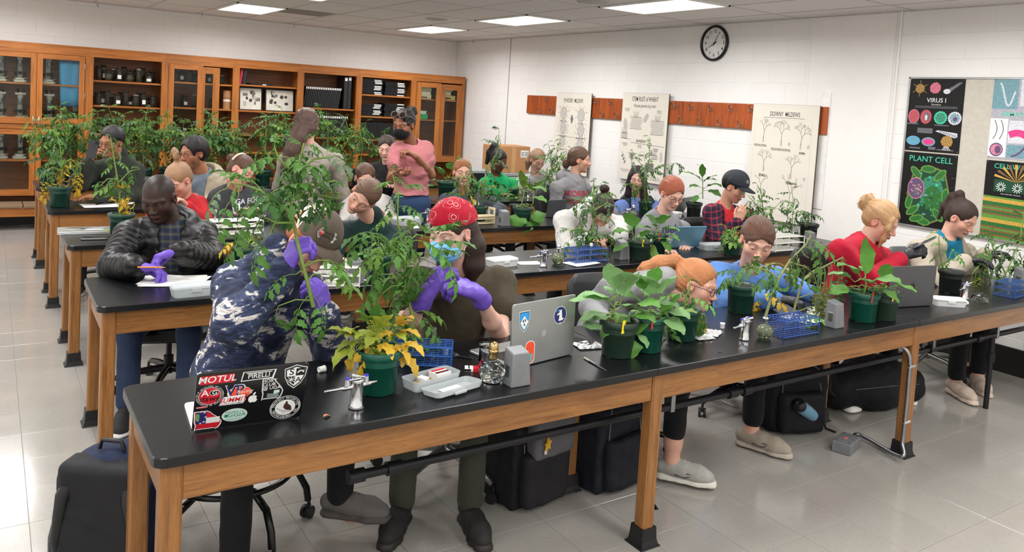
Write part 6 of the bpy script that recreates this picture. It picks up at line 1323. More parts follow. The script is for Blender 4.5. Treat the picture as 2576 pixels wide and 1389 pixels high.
# ---------------------------------------------------------------- plants
def leaf_mat(name,col,var=.18):
 def f(t,vec,base,b):
  vo=t.noise(vec,90,3);bn=t.new('ShaderNodeBump');bn.inputs['Strength'].default_value=.35;bn.inputs['Distance'].default_value=.002
  t.link(vo,bn.inputs['Height']);t.link(bn.outputs[0],b.inputs['Normal'])
  tr=t.new('ShaderNodeBsdfTranslucent');ms=t.new('ShaderNodeMixShader');ms.inputs[0].default_value=.22;out=t.n['Material Output']
  t.link(base,tr.inputs[0]);t.link(b.outputs[0],ms.inputs[1]);t.link(tr.outputs[0],ms.inputs[2]);t.link(ms.outputs[0],out.inputs[0])
 return M('leaf_'+name,col,.5,var=var,vs=34,objvar=.2,build=f,spec=.35)
LF=dict(g=leaf_mat('green',(74,116,48)),d=leaf_mat('deep_green',(50,88,42)),l=leaf_mat('light_green',(104,138,56)),b=leaf_mat('bright_green',(92,142,62)),y=leaf_mat('yellow',(206,170,56)),v=leaf_mat('yellow_green',(146,158,56)),w=leaf_mat('wilted',(122,124,70)),o=leaf_mat('dry_ochre',(186,138,40)),p=leaf_mat('pale_sage',(122,162,104)),s=leaf_mat('grey_green',(92,116,82)))
STEMG=M('stem_green',(112,138,62),.6,var=.15,vs=20);STEMW=M('stem_straw',(120,126,78),.7,var=.15,vs=20)
SOIL=M('potting_soil',(52,40,32),.95,var=.5,vs=160,bump=1.0,bs=200)
POTS=dict(g=M('pot_green',(22,62,50),.38,var=.06),d=M('pot_dark_green',(36,58,46),.45,var=.08),t=M('pot_teal_green',(14,76,62),.35,var=.06),k=M('pot_black_green',(26,34,30),.5))
LR=random.Random(21)
def strip_leaf(vs,fs,org,x,y,z,L,W,n,lobes,fold,bend,curl,r,lobed=.34):
 """one leaf blade: midrib along x, halves folded up by `fold`, arching down by `bend`"""
 o=len(vs);p=Vector(org);a=0.0;X,Y,Z=Vector(x),Vector(y),Vector(z)
 for k in range(n+1):
  u=k/n;w_=W*(math.sin(math.pi*u**.72)**.85)*(1+lobed*math.sin(u*lobes*math.pi*2+.5))if 0<k<n else(W*.05 if k==0 else 0.0)
  dx=X*math.cos(a)-Z*math.sin(a);nz=X*math.sin(a)+Z*math.cos(a)
  for sgn in(-1,0,1):
   rip=curl*math.sin(u*7+sgn*2)*W*.35
   vs.append(p+Y*(sgn*w_*math.cos(fold))+nz*(abs(sgn)*w_*math.sin(fold)+abs(sgn)*rip)-dx*(abs(sgn)*w_*.25))
  p=p+dx*(L/n);a+=bend/n
 for k in range(n):
  b=o+3*k
  for s in(0,1):fs.append((b+s,b+3+s,b+4+s,b+1+s))
def tomato_leaf(seed,droop,wilt=0.0,pairs=3,n=7):
 r=random.Random(seed);m=MB();vs,fs=[],[];P=Vector((0,0,0));a=math.radians(18)-wilt*.9;pts=[P.copy()];st=[]
 N=10
 for k in range(N):
  a-=droop/N*(1.4-.6*k/N);P=P+Vector((math.cos(a),0,math.sin(a)))*(1/N);pts.append(P.copy());st.append(a)
 def at(u):k=min(int(u*N),N-1);q=u*N-k;return pts[k].lerp(pts[k+1],q),st[k]
 m.tube(pts[::2],[.011,.010,.009,.007,.006,.004],4,1)
 for j in range(pairs):
  u=.34+.52*j/max(pairs-1,1);p,an=at(u);L=(.34,.41,.36)[min(j,2)]*r.uniform(.85,1.12)
  for sg in(-1,1):
   az=sg*math.radians(r.uniform(48,68));ev=an-r.uniform(.05,.4)-wilt*1.0
   d=Vector((math.cos(az)*math.cos(ev),math.sin(az),math.sin(ev)*.8)).normalized();up=Vector((-math.sin(an)*.5,0,1));y=up.cross(d).normalized();z=d.cross(y)
   q=p+d*.06;m.tube([p,q],[.006,.005],3,1,False)
   strip_leaf(vs,fs,q,d,y,z,L,L*r.uniform(.20,.26)*(1-.45*wilt),n,r.choice((2,3)),r.uniform(.1,.4)+wilt*.7,r.uniform(.3,.8)+wilt*1.1,.25+.4*wilt,r)
   if j<pairs-1 and n>4:
    p2,_=at(u+.12);strip_leaf(vs,fs,p2+d*.02,d,y,z,L*.28,L*.10,3,1,.2,.4,.1,r)
 p,an=at(1.0);d=Vector((math.cos(an),0,math.sin(an)));y=Vector((0,1,0));strip_leaf(vs,fs,p,d,y,d.cross(y),.48,.125*(1-.4*wilt),n+2,3,.2+wilt*.6,.5+wilt,.25,r)
 m.add(vs,fs,0,True);me=m.mesh('tomato_leaf');me.materials.append(LF['g']);me.materials.append(STEMG);return me
def broad_leaf(seed,bend,fold=.18,w_=.34,n=9,petiole=.25):
 r=random.Random(seed);m=MB();vs,fs=[],[];m.tube([(0,0,0),(petiole*.5,0,.02),(petiole,0,.02)],[.016,.013,.010],5,1)
 o=len(vs);p=Vector((petiole,0,.02));a=-.15
 for k in range(n+1):
  u=k/n;wd=w_*(math.sin(math.pi*min(u*.94+.04,1))**.8)*(1.12-.35*u)*(1+.07*math.sin(u*19+seed))
  dx=Vector((math.cos(a),0,-math.sin(a)));nz=Vector((math.sin(a),0,math.cos(a)))
  for sgn in(-1,-.5,0,.5,1):vs.append(p+Vector((0,sgn*wd*math.cos(fold),0))+nz*(abs(sgn)*wd*math.sin(fold)-sgn*sgn*wd*.16+.035*math.sin(u*13+sgn*3+seed)*abs(sgn)+(.012 if sgn in(-.5,.5)and k%2 else 0)))
  p=p+dx*((1-petiole)/n*1.1);a+=bend/n
 for k in range(n):
  for s in range(4):b=o+5*k+s;fs.append((b,b+5,b+6,b+1))
 m.add(vs,fs,0,True);me=m.mesh('broad_leaf');me.materials.append(LF['b']);me.materials.append(STEMG);return me
TOM={k:[tomato_leaf(s*7+i,*a)for i in range(4)]for s,(k,a)in enumerate(dict(fresh=(.7,0),arch=(1.25,.1),droop=(2.0,.35),wilt=(2.6,1.0)).items())}
TOM['hang']=[tomato_leaf(120+i,.25,.75)for i in range(4)];TOM['lite']=[tomato_leaf(90+i,.9,.05,3,4)for i in range(4)];TOM['litedroop']=[tomato_leaf(96+i,1.7,.3,3,4)for i in range(3)]
def lobed_leaf(seed,bend,wilt=0.0):
 r=random.Random(seed);m=MB();vs,fs=[],[];m.tube([(0,0,0),(.16,0,.03),(.32,0,.04)],[.016,.013,.010],5,1);d=Vector((1,0,-.1-.5*wilt)).normalized();y=Vector((0,1,0))
 strip_leaf(vs,fs,(.32,0,.04),d,y,d.cross(y),.72,.22*(1-.3*wilt),11,3.2,.22+.4*wilt,bend,.3,r,.24)
 for sg in(-1,1):
  e=Vector((.55,sg*.8,-.15-.6*wilt)).normalized();yy=Vector((0,0,1)).cross(e).normalized();strip_leaf(vs,fs,(.26,sg*.01,.04),e,yy,e.cross(yy),.38*r.uniform(.8,1.1),.13,7,2.4,.25,bend,.25,r,.34)
 m.add(vs,fs,0,True);me=m.mesh('lobed_leaf');me.materials.append(LF['v']);me.materials.append(STEMG);return me
LOB={k:[lobed_leaf(s*9+i,*a)for i in range(3)]for s,(k,a)in enumerate(dict(fresh=(.5,0),arch=(1.0,.1),droop=(1.3,.7),wilt=(1.6,1.3)).items())}
LOB['hang']=LOB['droop']
BRO={k:[broad_leaf(s*5+i,*a)for i in range(3)]for s,(k,a)in enumerate(dict(fresh=(.7,.2,.34),arch=(1.4,.12,.38),round=(1.0,.1,.48,9,.4),long=(.6,.3,.22,9,.12)).items())}
def leaf(parent,me,mats,p,az,el,size,roll=0.0,nm='leaf'):
 o=bpy.data.objects.new(nm,me);COL.objects.link(o);o.parent=parent;o.location=p
 o.rotation_euler=Matrix.Rotation(az,3,'Z').to_4x4().to_3x3().__matmul__(Matrix.Rotation(-el,3,'Y')).__matmul__(Matrix.Rotation(roll,3,'X')).to_euler();o.scale=(size,)*3
 sl=o.material_slots[0];sl.link='OBJECT';sl.material=LF[mats];return o
def mixpick(mix):return LR.choices([c for c in mix[0]],mix[1])[0]
pot_cache={}
def pot(parent,h,rt,key,tagged=None,sprouts=0):
 k=(round(h,3),round(rt,3),key);rb=rt*.74
 if k not in pot_cache:
  m=MB().lathe([(0,.004),(rb-.006,.004),(rb,0),(rb+.004,.004),(rt-.010,h*.80),(rt-.003,h*.815),(rt,h*.83),(rt+.003,h*.985),(rt,h),(rt-.004,h),(rt-.008,h*.80),(rb-.004,.01)],28);me=m.mesh('pot');me.materials.append(POTS[key])
  s=MB().lathe([(0,h*.90),(rt*.5,h*.895),(rt-.005,h*.875)],20);sm=s.mesh('soil');sm.materials.append(SOIL);pot_cache[k]=(me,sm)
 O('pot',pot_cache[k][0],parent);O('soil',pot_cache[k][1],parent)
 nd=MB()
 for a in(.6,2.7,4.8):nd.box((rb-.012,-.012,0),(rb+.004,.012,.007),mat=Matrix.Rotation(a-1.4,4,'Z'))
 nd.build('drain_notch',POTS['k'],parent,kind='stuff')
 for q,c in enumerate(tagged or[]):
  MB().box((-.007,-.0005,h*.75),(.007,.0008,h*1.12),bev=.0003).xf(Matrix.Translation(((-.5+q*.8)*rt,-rt*.72,0))@Matrix.Rotation(.1,4,'X')).build('plant_tag',M('tag_'+c,dict(yellow=(236,206,30),red=(186,50,50),white=(226,226,220))[c],.5),parent)
 if sprouts:
  m=MB();vs,fs=[],[]
  for k in range(sprouts):
   a,q=LR.uniform(0,6.28),rt*math.sqrt(LR.uniform(0,.8));p=Vector((q*math.cos(a),q*math.sin(a),h*.89));t_=p+Vector((LR.uniform(-.01,.01),LR.uniform(-.01,.01),LR.uniform(.012,.04)));m.tube([p,t_],.0009,3,1,False)
   for sg in(-1,1):
    b=LR.uniform(0,6.28);d=Vector((math.cos(b),math.sin(b),.2));y=Vector((0,0,1)).cross(d).normalized();strip_leaf(vs,fs,t_,d,y,d.cross(y).normalized(),.02,.006,3,1,.2,.4,.1,LR,0)
  m.add(vs,fs,0,True);o=m.build('seedlings',[LF['l'],STEMG],parent,kind='stuff')
def pt(q,Y):return np.array(AY(q[0],q[1],q[2]if len(q)>2 else Y))
def along(P,t):
 L=[np.linalg.norm(P[i+1]-P[i])for i in range(len(P)-1)];T_=t*sum(L)
 for i,l in enumerate(L):
  if T_<=l or i==len(L)-1:return P[i]+(P[i+1]-P[i])*min(T_/l,1),(P[i+1]-P[i])/l
  T_-=l
def plant(label,base,paths,Y,n,size,mix=('gdl',(5,2,2)),forms=('fresh','arch','arch','droop'),fam=TOM,potspec=None,t0=.15,spots=(),r0=.0055,cat='plant',nm='tomato_plant',group=None,el=(-.2,.6),az=None,stem=STEMG,yellow=None,tags=None,sprouts=0,top=None,topsize=.45,clear=()):
 """stems follow paths seen in the photograph (at depth Y); leaves sit round them; spots add single leaves where the photo shows them"""
 base=Vector(base);t=thing(nm,label,cat,base,0,group);B0=np.array(base)
 if potspec:pot(t,potspec[0],potspec[1],potspec[2],tags,sprouts)
 sm=MB();PW=[]
 for pi,path in enumerate(paths):
  P=[pt(q,Y)if isinstance(q,tuple)else np.array(q,float)for q in path]
  for i in range(1,len(P)-1):P[i]=P[i]+LR.uniform(-.012,.012)*np.array([-.55,.83,0])
  PW.append(P);k=len(P);rr=[(r0 if pi==0 else r0*.7)*(1-.6*i/(k-1))for i in range(k)]
  Q,R_=[],[]
  for i in range(k-1):
   for u in np.linspace(0,1,4)[:-1]:Q.append(P[i]*(1-u)+P[i+1]*u-B0);R_.append(rr[i]*(1-u)+rr[i+1]*u)
  Q.append(P[-1]-B0);R_.append(rr[-1]);sm.tube(Q,R_,6)
 tot=sum(sum(np.linalg.norm(P[i+1]-P[i])for i in range(len(P)-1))for P in PW)or 1
 for P in PW:
  Lp=sum(np.linalg.norm(P[i+1]-P[i])for i in range(len(P)-1));k=max(2,round(n*Lp/tot))if n else 0;a0=LR.uniform(0,6)
  for i in range(k):
   u=t0+(1-t0)*(i+.5)/k if P is PW[0]else.12+.88*(i+.5)/k;p,d=along(P,u);a=a0+i*2.4+LR.uniform(-.4,.4)if az is None else LR.choice(az)+LR.uniform(-.5,.5)
   form=LR.choice(forms);sz=size*(1-(1-topsize)*max(0,(u-.55)/.45))*LR.uniform(.75,1.2)
   ev=LR.uniform(*el)+(.5 if u>.9 else 0);hits=[prj(p+np.array([math.cos(a),math.sin(a),math.sin(ev)*.6-.25])*sz*f_)for f_ in(0,.5,1)]if clear else()
   if any(x0<hx<x1 and y0<hy<y1 for hx,hy in hits for x0,y0,x1,y1 in clear):continue
   c=mixpick(mix)
   if yellow and u<yellow[0]and LR.random()<yellow[1]:c=LR.choice('yyo');form=LR.choice([f for f in('droop','wilt')if f in fam]or[form])
   leaf(t,LR.choice(fam[form]),c,Vector(p-B0),a,ev,sz,LR.uniform(-.3,.3))
  p,d=along(P,1.0);leaf(t,LR.choice(fam[forms[0]]),mix[0][0],Vector(p-B0),LR.uniform(0,6),.9,size*topsize*.9)
 for s in spots:
  px,py,ang,sz,c,form=s[:6];y=s[6]if len(s)>6 else Y
  p=pt((px,py),y);ir,up,tc=cam_dirs(p);a=math.radians(ang)
  d=ir*math.cos(a)*.85+up*math.sin(a)*.85+tc*(s[7]if len(s)>7 else.45);az_=math.atan2(d[1],d[0]);el_=math.asin(max(-1,min(1,d[2]/np.linalg.norm(d))))
  leaf(t,LR.choice(fam[form]),c,Vector(p-B0),az_,el_+(.25 if form in('fresh','arch')else 0),sz,LR.uniform(-.2,.2))
  if PW:
   bp=min((along(P,u)[0]for P in PW for u in np.linspace(0,1,25)),key=lambda q:np.linalg.norm(q-p)+max(0,q[2]-p[2])*.5);mid=(bp+p)/2+np.array([0,0,.012]);sm.tube([bp-B0,mid-B0,p-B0],[.0032,.0026,.002],5)
 if sm.v:sm.build('stem',stem,t)
 return t
# ---- front row, on or above the nearest tables
def tpos(px,py):return TT(px,py)
def tb(px,py,Y):p=AY(px,py,Y);return Vector((p.x,p.y,TZ))
b=tpos(949,984);bY=b.y
plant('potted tomato seedling with big yellow and lime lobed leaves in front of the bandana wearer',b,[[(950,892),(948,850),(945,815)],[(955,892),(985,845),(1000,818)],[(945,892),(905,850),(880,840)]],bY,18,.10,('vyl',(5,3,2)),('fresh','arch','arch'),LOB,potspec=(.150,.078,'t'),t0=.2,nm='tomato_seedling',sprouts=0,spots=((950,855,100,0.128,'v','arch'),(920,845,170,0.119,'v','arch'),(890,850,160,0.111,'v','fresh'),(900,870,215,0.119,'v','arch'),(905,872,235,0.111,'y','droop'),(985,850,20,0.119,'y','arch'),(990,835,50,0.119,'y','arch'),(1000,865,-10,0.111,'y','arch'),(1000,890,-40,0.111,'y','arch'),(965,880,-75,0.119,'v','droop'),(925,890,255,0.119,'y','droop'),(915,905,268,0.128,'y','wilt'),(940,860,260,0.111,'y','arch'),(960,840,70,0.111,'v','arch'),(930,830,120,0.111,'l','arch'),(975,865,-30,0.111,'y','arch'),(940,820,80,0.093,'g','fresh')))
plant('tall green tomato cutting in the blue test-tube rack beside the bandana wearer',pt((1040,880),2.70),[[(1046,878),(1038,800),(1022,720),(1012,640),(1006,560),(1000,490),(988,440)],[(1022,710),(1060,660),(1100,628)],[(1024,735),(985,690),(945,690)],[(1010,620),(1050,590),(1085,600)],[(1012,640),(960,600),(930,590)]],2.70,50,.15,('gbl',(5,3,2)),('fresh','arch','arch','droop'),cat='plant',nm='tomato_cutting',t0=.12,clear=((1070,480,1240,612),(1060,670,1240,780)),spots=((1085,620,10,.14,'b','fresh'),(1100,640,-30,.15,'b','arch'),(1075,650,-60,.15,'g','droop'),(1050,640,-80,.15,'g','arch'),(1090,605,40,.13,'g','fresh'),(1110,650,-60,.13,'l','droop'),(1040,790,-20,.14,'g','arch'),(1050,810,-60,.15,'g','droop'),(1030,830,-70,.15,'g','arch'),(985,700,200,.15,'g','arch'),(960,740,250,.15,'g','arch'),(1000,780,230,.15,'g','arch'),(980,640,180,.14,'l','arch'),(960,600,150,.14,'g','arch'),(935,610,190,.13,'g','arch'),(1060,600,30,.13,'g','fresh')))
plant('large branching tomato stem held up by the person in the brown cap',pt((785,770),2.60),[[(788,772),(775,720),(764,660),(752,600),(735,530),(742,470),(752,410),(765,360)],[(735,540),(700,505),(660,480),(615,465),(590,462)],[(744,500),(790,470),(840,455),(872,468)],[(745,500),(800,490),(850,500)],[(740,560),(690,560),(650,540)],[(745,440),(700,400),(690,370)],[(750,430),(795,400),(840,395)]],2.60,60,.135,('gds',(5,2,2)),('fresh','arch','arch','droop'),nm='tomato_cutting',r0=.0075,t0=.45,clear=((700,545,880,700),(868,440,990,550)),spots=((700,770,240,.13,'g','droop'),(745,690,190,.12,'g','arch'),(790,660,10,.12,'b','arch'),(805,690,-20,.13,'l','fresh'),(790,745,-60,.13,'b','arch'),(770,750,240,.13,'b','arch'),(830,655,-30,.12,'l','arch'),(640,500,230,.13,'g','arch'),(600,490,250,.13,'g','droop'),(820,500,-60,.13,'d','droop'),(855,485,-80,.12,'g','droop'),(680,590,230,.14,'g','arch'),(650,560,210,.13,'g','arch'),(570,475,210,.10,'s','arch'),(585,500,240,.12,'g','arch')))
b=tpos(1552,893)
plant('broad-leaved plant with yellow tag in the front dark green pot of the pair',b,[[(1552,835),(1550,790),(1548,750)]],b.y,2,.17,('pb',(3,2)),('arch',),BRO,(.150,.080,'d'),nm='potted_seedling',tags=['yellow'],sprouts=10,spots=((1545,775,150,0.160,'p','arch'),(1540,755,175,0.176,'p','long'),(1550,750,110,0.160,'p','fresh'),(1560,765,60,0.168,'p','fresh'),(1535,825,165,0.120,'p','round'),(1560,815,215,0.104,'b','arch'),(1570,820,285,0.136,'b','round'),(1575,800,10,0.136,'b','arch'),(1590,835,-30,0.096,'p','arch'),(1565,745,80,.14,'p','arch'),(1530,790,190,.13,'p','arch'),(1585,775,20,.14,'b','arch')))
b=tpos(1624,880)
plant('broad-leaved plant in the green pot behind its darker twin, left of the drooping tomato',b,[[(1628,828),(1632,790),(1634,755)]],b.y,2,.17,('pb',(3,2)),('arch',),BRO,(.150,.080,'t'),nm='potted_seedling',tags=['red'],sprouts=40,spots=((1620,770,150,0.152,'b','arch'),(1635,760,100,0.152,'p','arch'),(1650,755,50,0.152,'p','fresh'),(1640,800,-10,0.160,'p','arch'),(1665,810,70,0.176,'b','long'),(1660,830,30,0.120,'b','arch'),(1610,790,190,0.136,'b','round'),(1640,735,80,0.120,'b','fresh'),(1668,860,-80,0.104,'g','round'),(1655,790,10,.15,'p','arch'),(1620,745,120,.14,'b','arch'),(1615,815,200,.13,'p','arch'),(1690,800,30,.13,'l','arch')))
b=tpos(1714,852)
plant('drooping tomato in a dark green pot with yellow hanging leaf, below the strawberry pony-tail',b,[[(1712,800),(1722,760),(1728,725),(1735,700)]],b.y,8,.085,('gs',(3,2)),('arch','droop'),TOM,(.145,.077,'g'),nm='potted_tomato',spots=((1750,780,-20,.18,'g','droop'),(1762,785,-40,.18,'v','droop'),(1772,790,-50,.19,'y','droop'),(1745,800,-70,.17,'g','hang'),(1758,805,-75,.18,'v','hang'),(1772,800,-68,.19,'y','hang'),(1728,805,268,.17,'g','hang'),(1712,800,250,.15,'s','hang'),(1740,770,10,.16,'g','droop'),(1720,790,175,.14,'g','droop'),(1700,795,200,.15,'g','droop'),(1690,800,220,.15,'s','wilt'),(1730,790,-20,.15,'g','droop'),(1745,795,-30,.16,'g','droop'),(1760,800,-50,.16,'v','droop'),(1770,815,-60,.15,'y','hang'),(1755,830,-70,.15,'o','hang'),(1715,815,260,.15,'g','hang'),(1735,810,-75,.14,'g','hang'),(1725,750,150,.11,'b','arch'),(1735,755,20,.11,'b','arch'),(1700,780,160,.13,'s','droop')))
b=tpos(1861,785)
plant('dark green pot with sparse shoot and long dried yellow leaf, before the blue sweatshirt',b,[[(1858,728),(1860,700),(1866,682)]],b.y,0,.10,('gd',(3,2)),('arch',),TOM,(.148,.078,'g'),nm='potted_tomato',spots=((1862,700,180,.12,'g','arch'),(1862,690,150,.11,'g','arch'),(1866,690,20,.16,'g','fresh'),(1870,695,60,.13,'g','fresh'),(1872,715,-10,.13,'o','wilt'),(1895,735,-15,.15,'y','droop'),(1905,735,5,.15,'y','arch'),(1880,730,-20,.14,'o','droop'),(1845,695,200,.10,'g','arch')))
plant('wilting tomato cutting leaning right out of the glass spirit lamp',pt((1920,812),2.34),[[(1921,812),(1932,760),(1955,700),(1990,655),(2022,615),(2040,592)],[(1955,700),(1925,680),(1895,672)],[(1985,660),(2020,670),(2050,690)]],2.34,16,.115,('gsw',(4,2,1)),('arch','droop','droop'),nm='tomato_cutting',r0=.0075,stem=STEMW,t0=.4,spots=((2030,605,0,.13,'g','arch'),(2035,620,-40,.13,'g','arch'),(1990,660,200,.12,'g','droop'),(1960,690,190,.13,'g','arch'),(2010,650,-60,.13,'d','droop'),(1890,672,200,.10,'g','arch'),(1940,690,240,.12,'g','droop')))
plant('badly wilted tomato cutting bent over the right blue rack, grey hanging leaves',pt((1990,835),2.44),[[(1990,838),(2003,770),(2020,705),(2060,680),(2095,662),(2120,648)],[(2020,705),(2040,690),(2060,672)]],2.44,0,.12,('w',(1,)),('wilt',),nm='tomato_cutting',r0=.0075,stem=STEMW,spots=((2065,700,268,.20,'w','hang'),(2080,720,272,.20,'s','hang'),(2095,690,270,.20,'w','hang'),(2072,770,270,.19,'w','hang'),(2110,680,272,.17,'s','hang'),(2060,680,268,.17,'w','hang'),(2075,690,270,.19,'w','hang'),(2090,700,272,.2,'s','hang'),(2055,720,265,.19,'s','hang'),(2070,740,270,.19,'w','hang'),(2118,655,272,.16,'s','hang'),(2122,660,280,.17,'s','hang'),(2085,780,270,.15,'v','hang'),(1990,830,270,.13,'b','droop'),(1985,815,200,.13,'b','arch'),(2005,790,-10,.12,'g','arch'),(2010,800,40,.11,'b','arch'),(1975,830,190,.12,'g','arch'),(2040,700,250,.12,'g','droop'),(2000,870,260,.12,'b','droop')))
b=tpos(2168,806)
plant('broad-leaved plant with one tall upright leaf in the green pot left of the grey laptop',b,[[(2172,745),(2178,715),(2176,690)]],b.y,0,.15,('b',(1,)),('arch',),BRO,(.150,.080,'t'),nm='potted_seedling',sprouts=24,tags=['red'],spots=((2176,700,92,.20,'b','long',2.3,.1),(2170,705,145,.17,'b','arch'),(2180,715,20,.18,'b','arch'),(2160,720,190,.15,'b','round'),(2185,725,-10,.17,'b','arch'),(2150,710,160,.15,'p','arch')))
b=tpos(2220,802)
plant('small seedlings in the dark green pot touching the grey laptop',b,[[(2222,742),(2226,725)]],b.y,0,.12,('b',(1,)),('arch',),BRO,(.150,.080,'d'),nm='potted_seedling',sprouts=24,tags=['yellow'],spots=((2218,725,150,.13,'b','round'),(2235,725,10,.15,'b','arch'),(2222,715,80,.12,'b','fresh')))
b=tpos(2388,735);plant('thin pea-leaved plant in a square dark pot behind the grey laptop',b,[[(2372,672),(2364,630),(2362,592)],[(2372,672),(2388,650),(2396,630)]],b.y,9,.07,('bg',(3,2)),('arch','fresh'),TOM,(.14,.074,'k'),nm='potted_plant',topsize=.7,spots=((2385,700,250,.10,'y','hang'),(2392,640,0,.09,'b','arch')))
plant('big tomato bunch in the blue rack at the right edge of the picture',pt((2530,745),2.58),[[(2500,745),(2530,680),(2560,610),(2575,540)],[(2540,745),(2555,680),(2590,620)],[(2500,745),(2490,690),(2470,650)],[(2530,690),(2500,620),(2490,580)]],2.58,40,.135,('gds',(4,3,2)),('arch','droop','fresh'),nm='tomato_cutting',r0=.007,t0=.1,spots=((2455,680,265,.14,'v','hang'),(2465,685,270,.14,'w','hang'),(2475,690,272,.14,'w','hang'),(2445,690,260,.12,'v','hang'),(2500,600,150,.13,'d','arch'),(2490,640,180,.13,'g','arch')))
# ---- second row
b=tpos(618,684);plant('yellowing tomato seedling in a green pot between the quilted jacket and the brown cap',b,[[(618,640),(625,610),(640,580)],[(618,640),(600,625),(585,620)],[(622,640),(650,630),(668,632)]],b.y,20,.12,('vlgy',(3,3,3,1)),('arch','droop','fresh'),potspec=(.14,.075,'g'),nm='tomato_seedling',spots=((580,650,230,.13,'l','droop'),(650,620,-20,.13,'g','arch'),(600,610,180,.11,'y','arch')))
b=tpos(950,705);plant('green pot of seedlings with a yellow tag behind the bandana wearer',b,[[(945,665),(930,640),(915,630)]],b.y,6,.11,('gb',(3,2)),('arch','fresh'),potspec=(.145,.078,'g'),nm='potted_seedling',sprouts=50,tags=['yellow'],spots=((935,650,200,.11,'g','arch'),(925,640,160,.11,'g','arch'),(975,655,30,.11,'g','arch'),(990,640,50,.12,'g','fresh'),(905,660,210,.11,'g','arch')))
plant('tomato cutting standing in the blue rack in front of the bowed white sweatshirt',pt((1488,640),4.12),[[(1488,645),(1489,600),(1493,550),(1496,500),(1494,455)],[(1490,590),(1460,575),(1430,580)],[(1490,600),(1520,590),(1545,610)],[(1494,530),(1530,510),(1548,520)],[(1494,530),(1460,505),(1440,500)]],4.12,42,.125,('gds',(4,3,2)),('arch','droop','fresh'),nm='tomato_cutting',r0=.007,t0=.1,spots=((1545,640,250,.14,'s','droop'),(1535,620,-60,.15,'s','droop'),(1440,600,220,.13,'g','arch')))
b=tpos(1608,652);plant('broad-leaved plant with drooping pale leaf in the near pot, left of the blue laptop',b,[[(1606,618),(1598,600),(1590,585)],[(1610,618),(1625,608),(1640,606)]],b.y,0,.16,('b',(1,)),('arch',),BRO,(.135,.085,'d'),nm='potted_seedling',tags=['yellow','white'],sprouts=14,spots=((1592,590,170,.15,'b','arch'),(1590,585,100,.17,'b','arch'),(1598,605,200,.17,'b','round'),(1612,605,60,.12,'b','arch'),(1636,608,-70,.15,'l','long'),(1640,612,-85,.15,'l','long'),(1640,605,15,.15,'l','long')))
b=tpos(1648,640);plant('bushy broad-leaved plant in the far pot beside the blue laptop',b,[[(1650,595),(1652,575)]],b.y,0,.16,('b',(1,)),('arch',),BRO,(.150,.082,'g'),nm='potted_seedling',tags=['red'],spots=((1645,580,170,.15,'b','arch'),(1650,575,120,.15,'p','arch'),(1655,575,60,.16,'b','arch'),(1660,582,15,.16,'b','arch'),(1655,590,-40,.15,'b','round'),(1640,590,200,.14,'b','arch'),(1670,590,-10,.13,'b','arch')))
b=tpos(1840,640);plant('pale bushy tomato seedling just left of the head of the blue sweatshirt',b,[[(1838,615),(1832,590),(1825,570)],[(1840,615),(1860,590),(1868,570)]],b.y,24,.12,('lbg',(4,2,2)),('arch','fresh','droop'),potspec=(.12,.07,'g'),nm='tomato_seedling')
plant('large dark tomato cutting in the white rack below the downy mildews chart',pt((1925,610),4.14),[[(1930,620),(1926,560),(1922,520),(1915,480),(1905,465)],[(1926,540),(1895,510),(1880,490)],[(1990,625),(1992,570),(1994,510),(1990,462)],[(1992,540),(2020,530),(2050,545)],[(1926,545),(1950,520),(1965,505)],[(1992,580),(1970,560),(1950,565)]],4.14,56,.125,('dgs',(4,4,1)),('arch','droop','fresh'),nm='tomato_cutting',r0=.006,t0=.1)
b=tpos(2032,606);plant('dark pot with dry stubble at the wall end of the second row',b,[[(2034,566),(2030,540)]],b.y,3,.08,('sw',(2,1)),('droop',),potspec=(.15,.080,'k'),nm='potted_plant')
# ---- third row
b=tpos(304,594);plant('yellowing tomato in a green pot behind the person in the quilted jacket',b,[[(302,545),(298,480),(290,420),(284,370),(278,345)],[(298,460),(325,430),(352,425)],[(296,450),(270,450),(250,470)]],b.y,26,.125,('gls',(4,2,2)),('arch','droop','droop'),potspec=(.15,.08,'g'),nm='potted_tomato',yellow=(.35,.8),r0=.007,spots=((285,540,250,.15,'o','hang'),(280,560,265,.16,'y','hang'),(325,510,-60,.15,'y','hang'),(335,525,-70,.15,'y','hang'),(318,480,-30,.13,'y','droop')))
b=tpos(1312,566);plant('broad-leaved plant spilling over a dark green pot next to the grey socket box',b,[[(1312,515),(1316,490),(1322,465)]],b.y,0,.17,('b',(1,)),('arch',),BRO,(.15,.082,'g'),nm='potted_seedling',sprouts=30,spots=((1318,480,100,.20,'l','long'),(1322,480,10,.20,'b','arch'),(1315,500,170,.15,'b','round'),(1310,520,260,.18,'b','round'),(1318,530,268,.20,'b','round'),(1335,515,-50,.18,'b','round'),(1330,500,0,.17,'b','arch'),(1300,505,150,.14,'b','arch'),(1335,530,-80,.17,'g','round')))
b=tpos(1300,548);plant('second broad-leaved pot half hidden by the spilling plant',b,[[(1340,515),(1345,480)]],b.y+.1,0,.15,('l',(1,)),('arch',),BRO,(.12,.07,'k'),nm='potted_seedling',spots=((1345,480,60,.15,'l','arch'),(1345,490,120,.15,'l','arch')))
plant('drooping tomato with yellow leaf tips in front of the slate sweatshirt',tb(1205,540,5.70),[[(1205,535),(1198,480),(1185,430),(1165,405)],[(1200,500),(1225,440),(1248,380),(1256,325)],[(1198,470),(1160,440),(1135,450)],[(1200,490),(1150,490),(1120,510)],[(1215,465),(1240,470),(1252,500)]],5.70,46,.14,('gsd',(4,3,2)),('arch','droop','droop','fresh'),nm='tomato_plant',yellow=(.5,.25),t0=.1,potspec=(.13,.07,'g'))
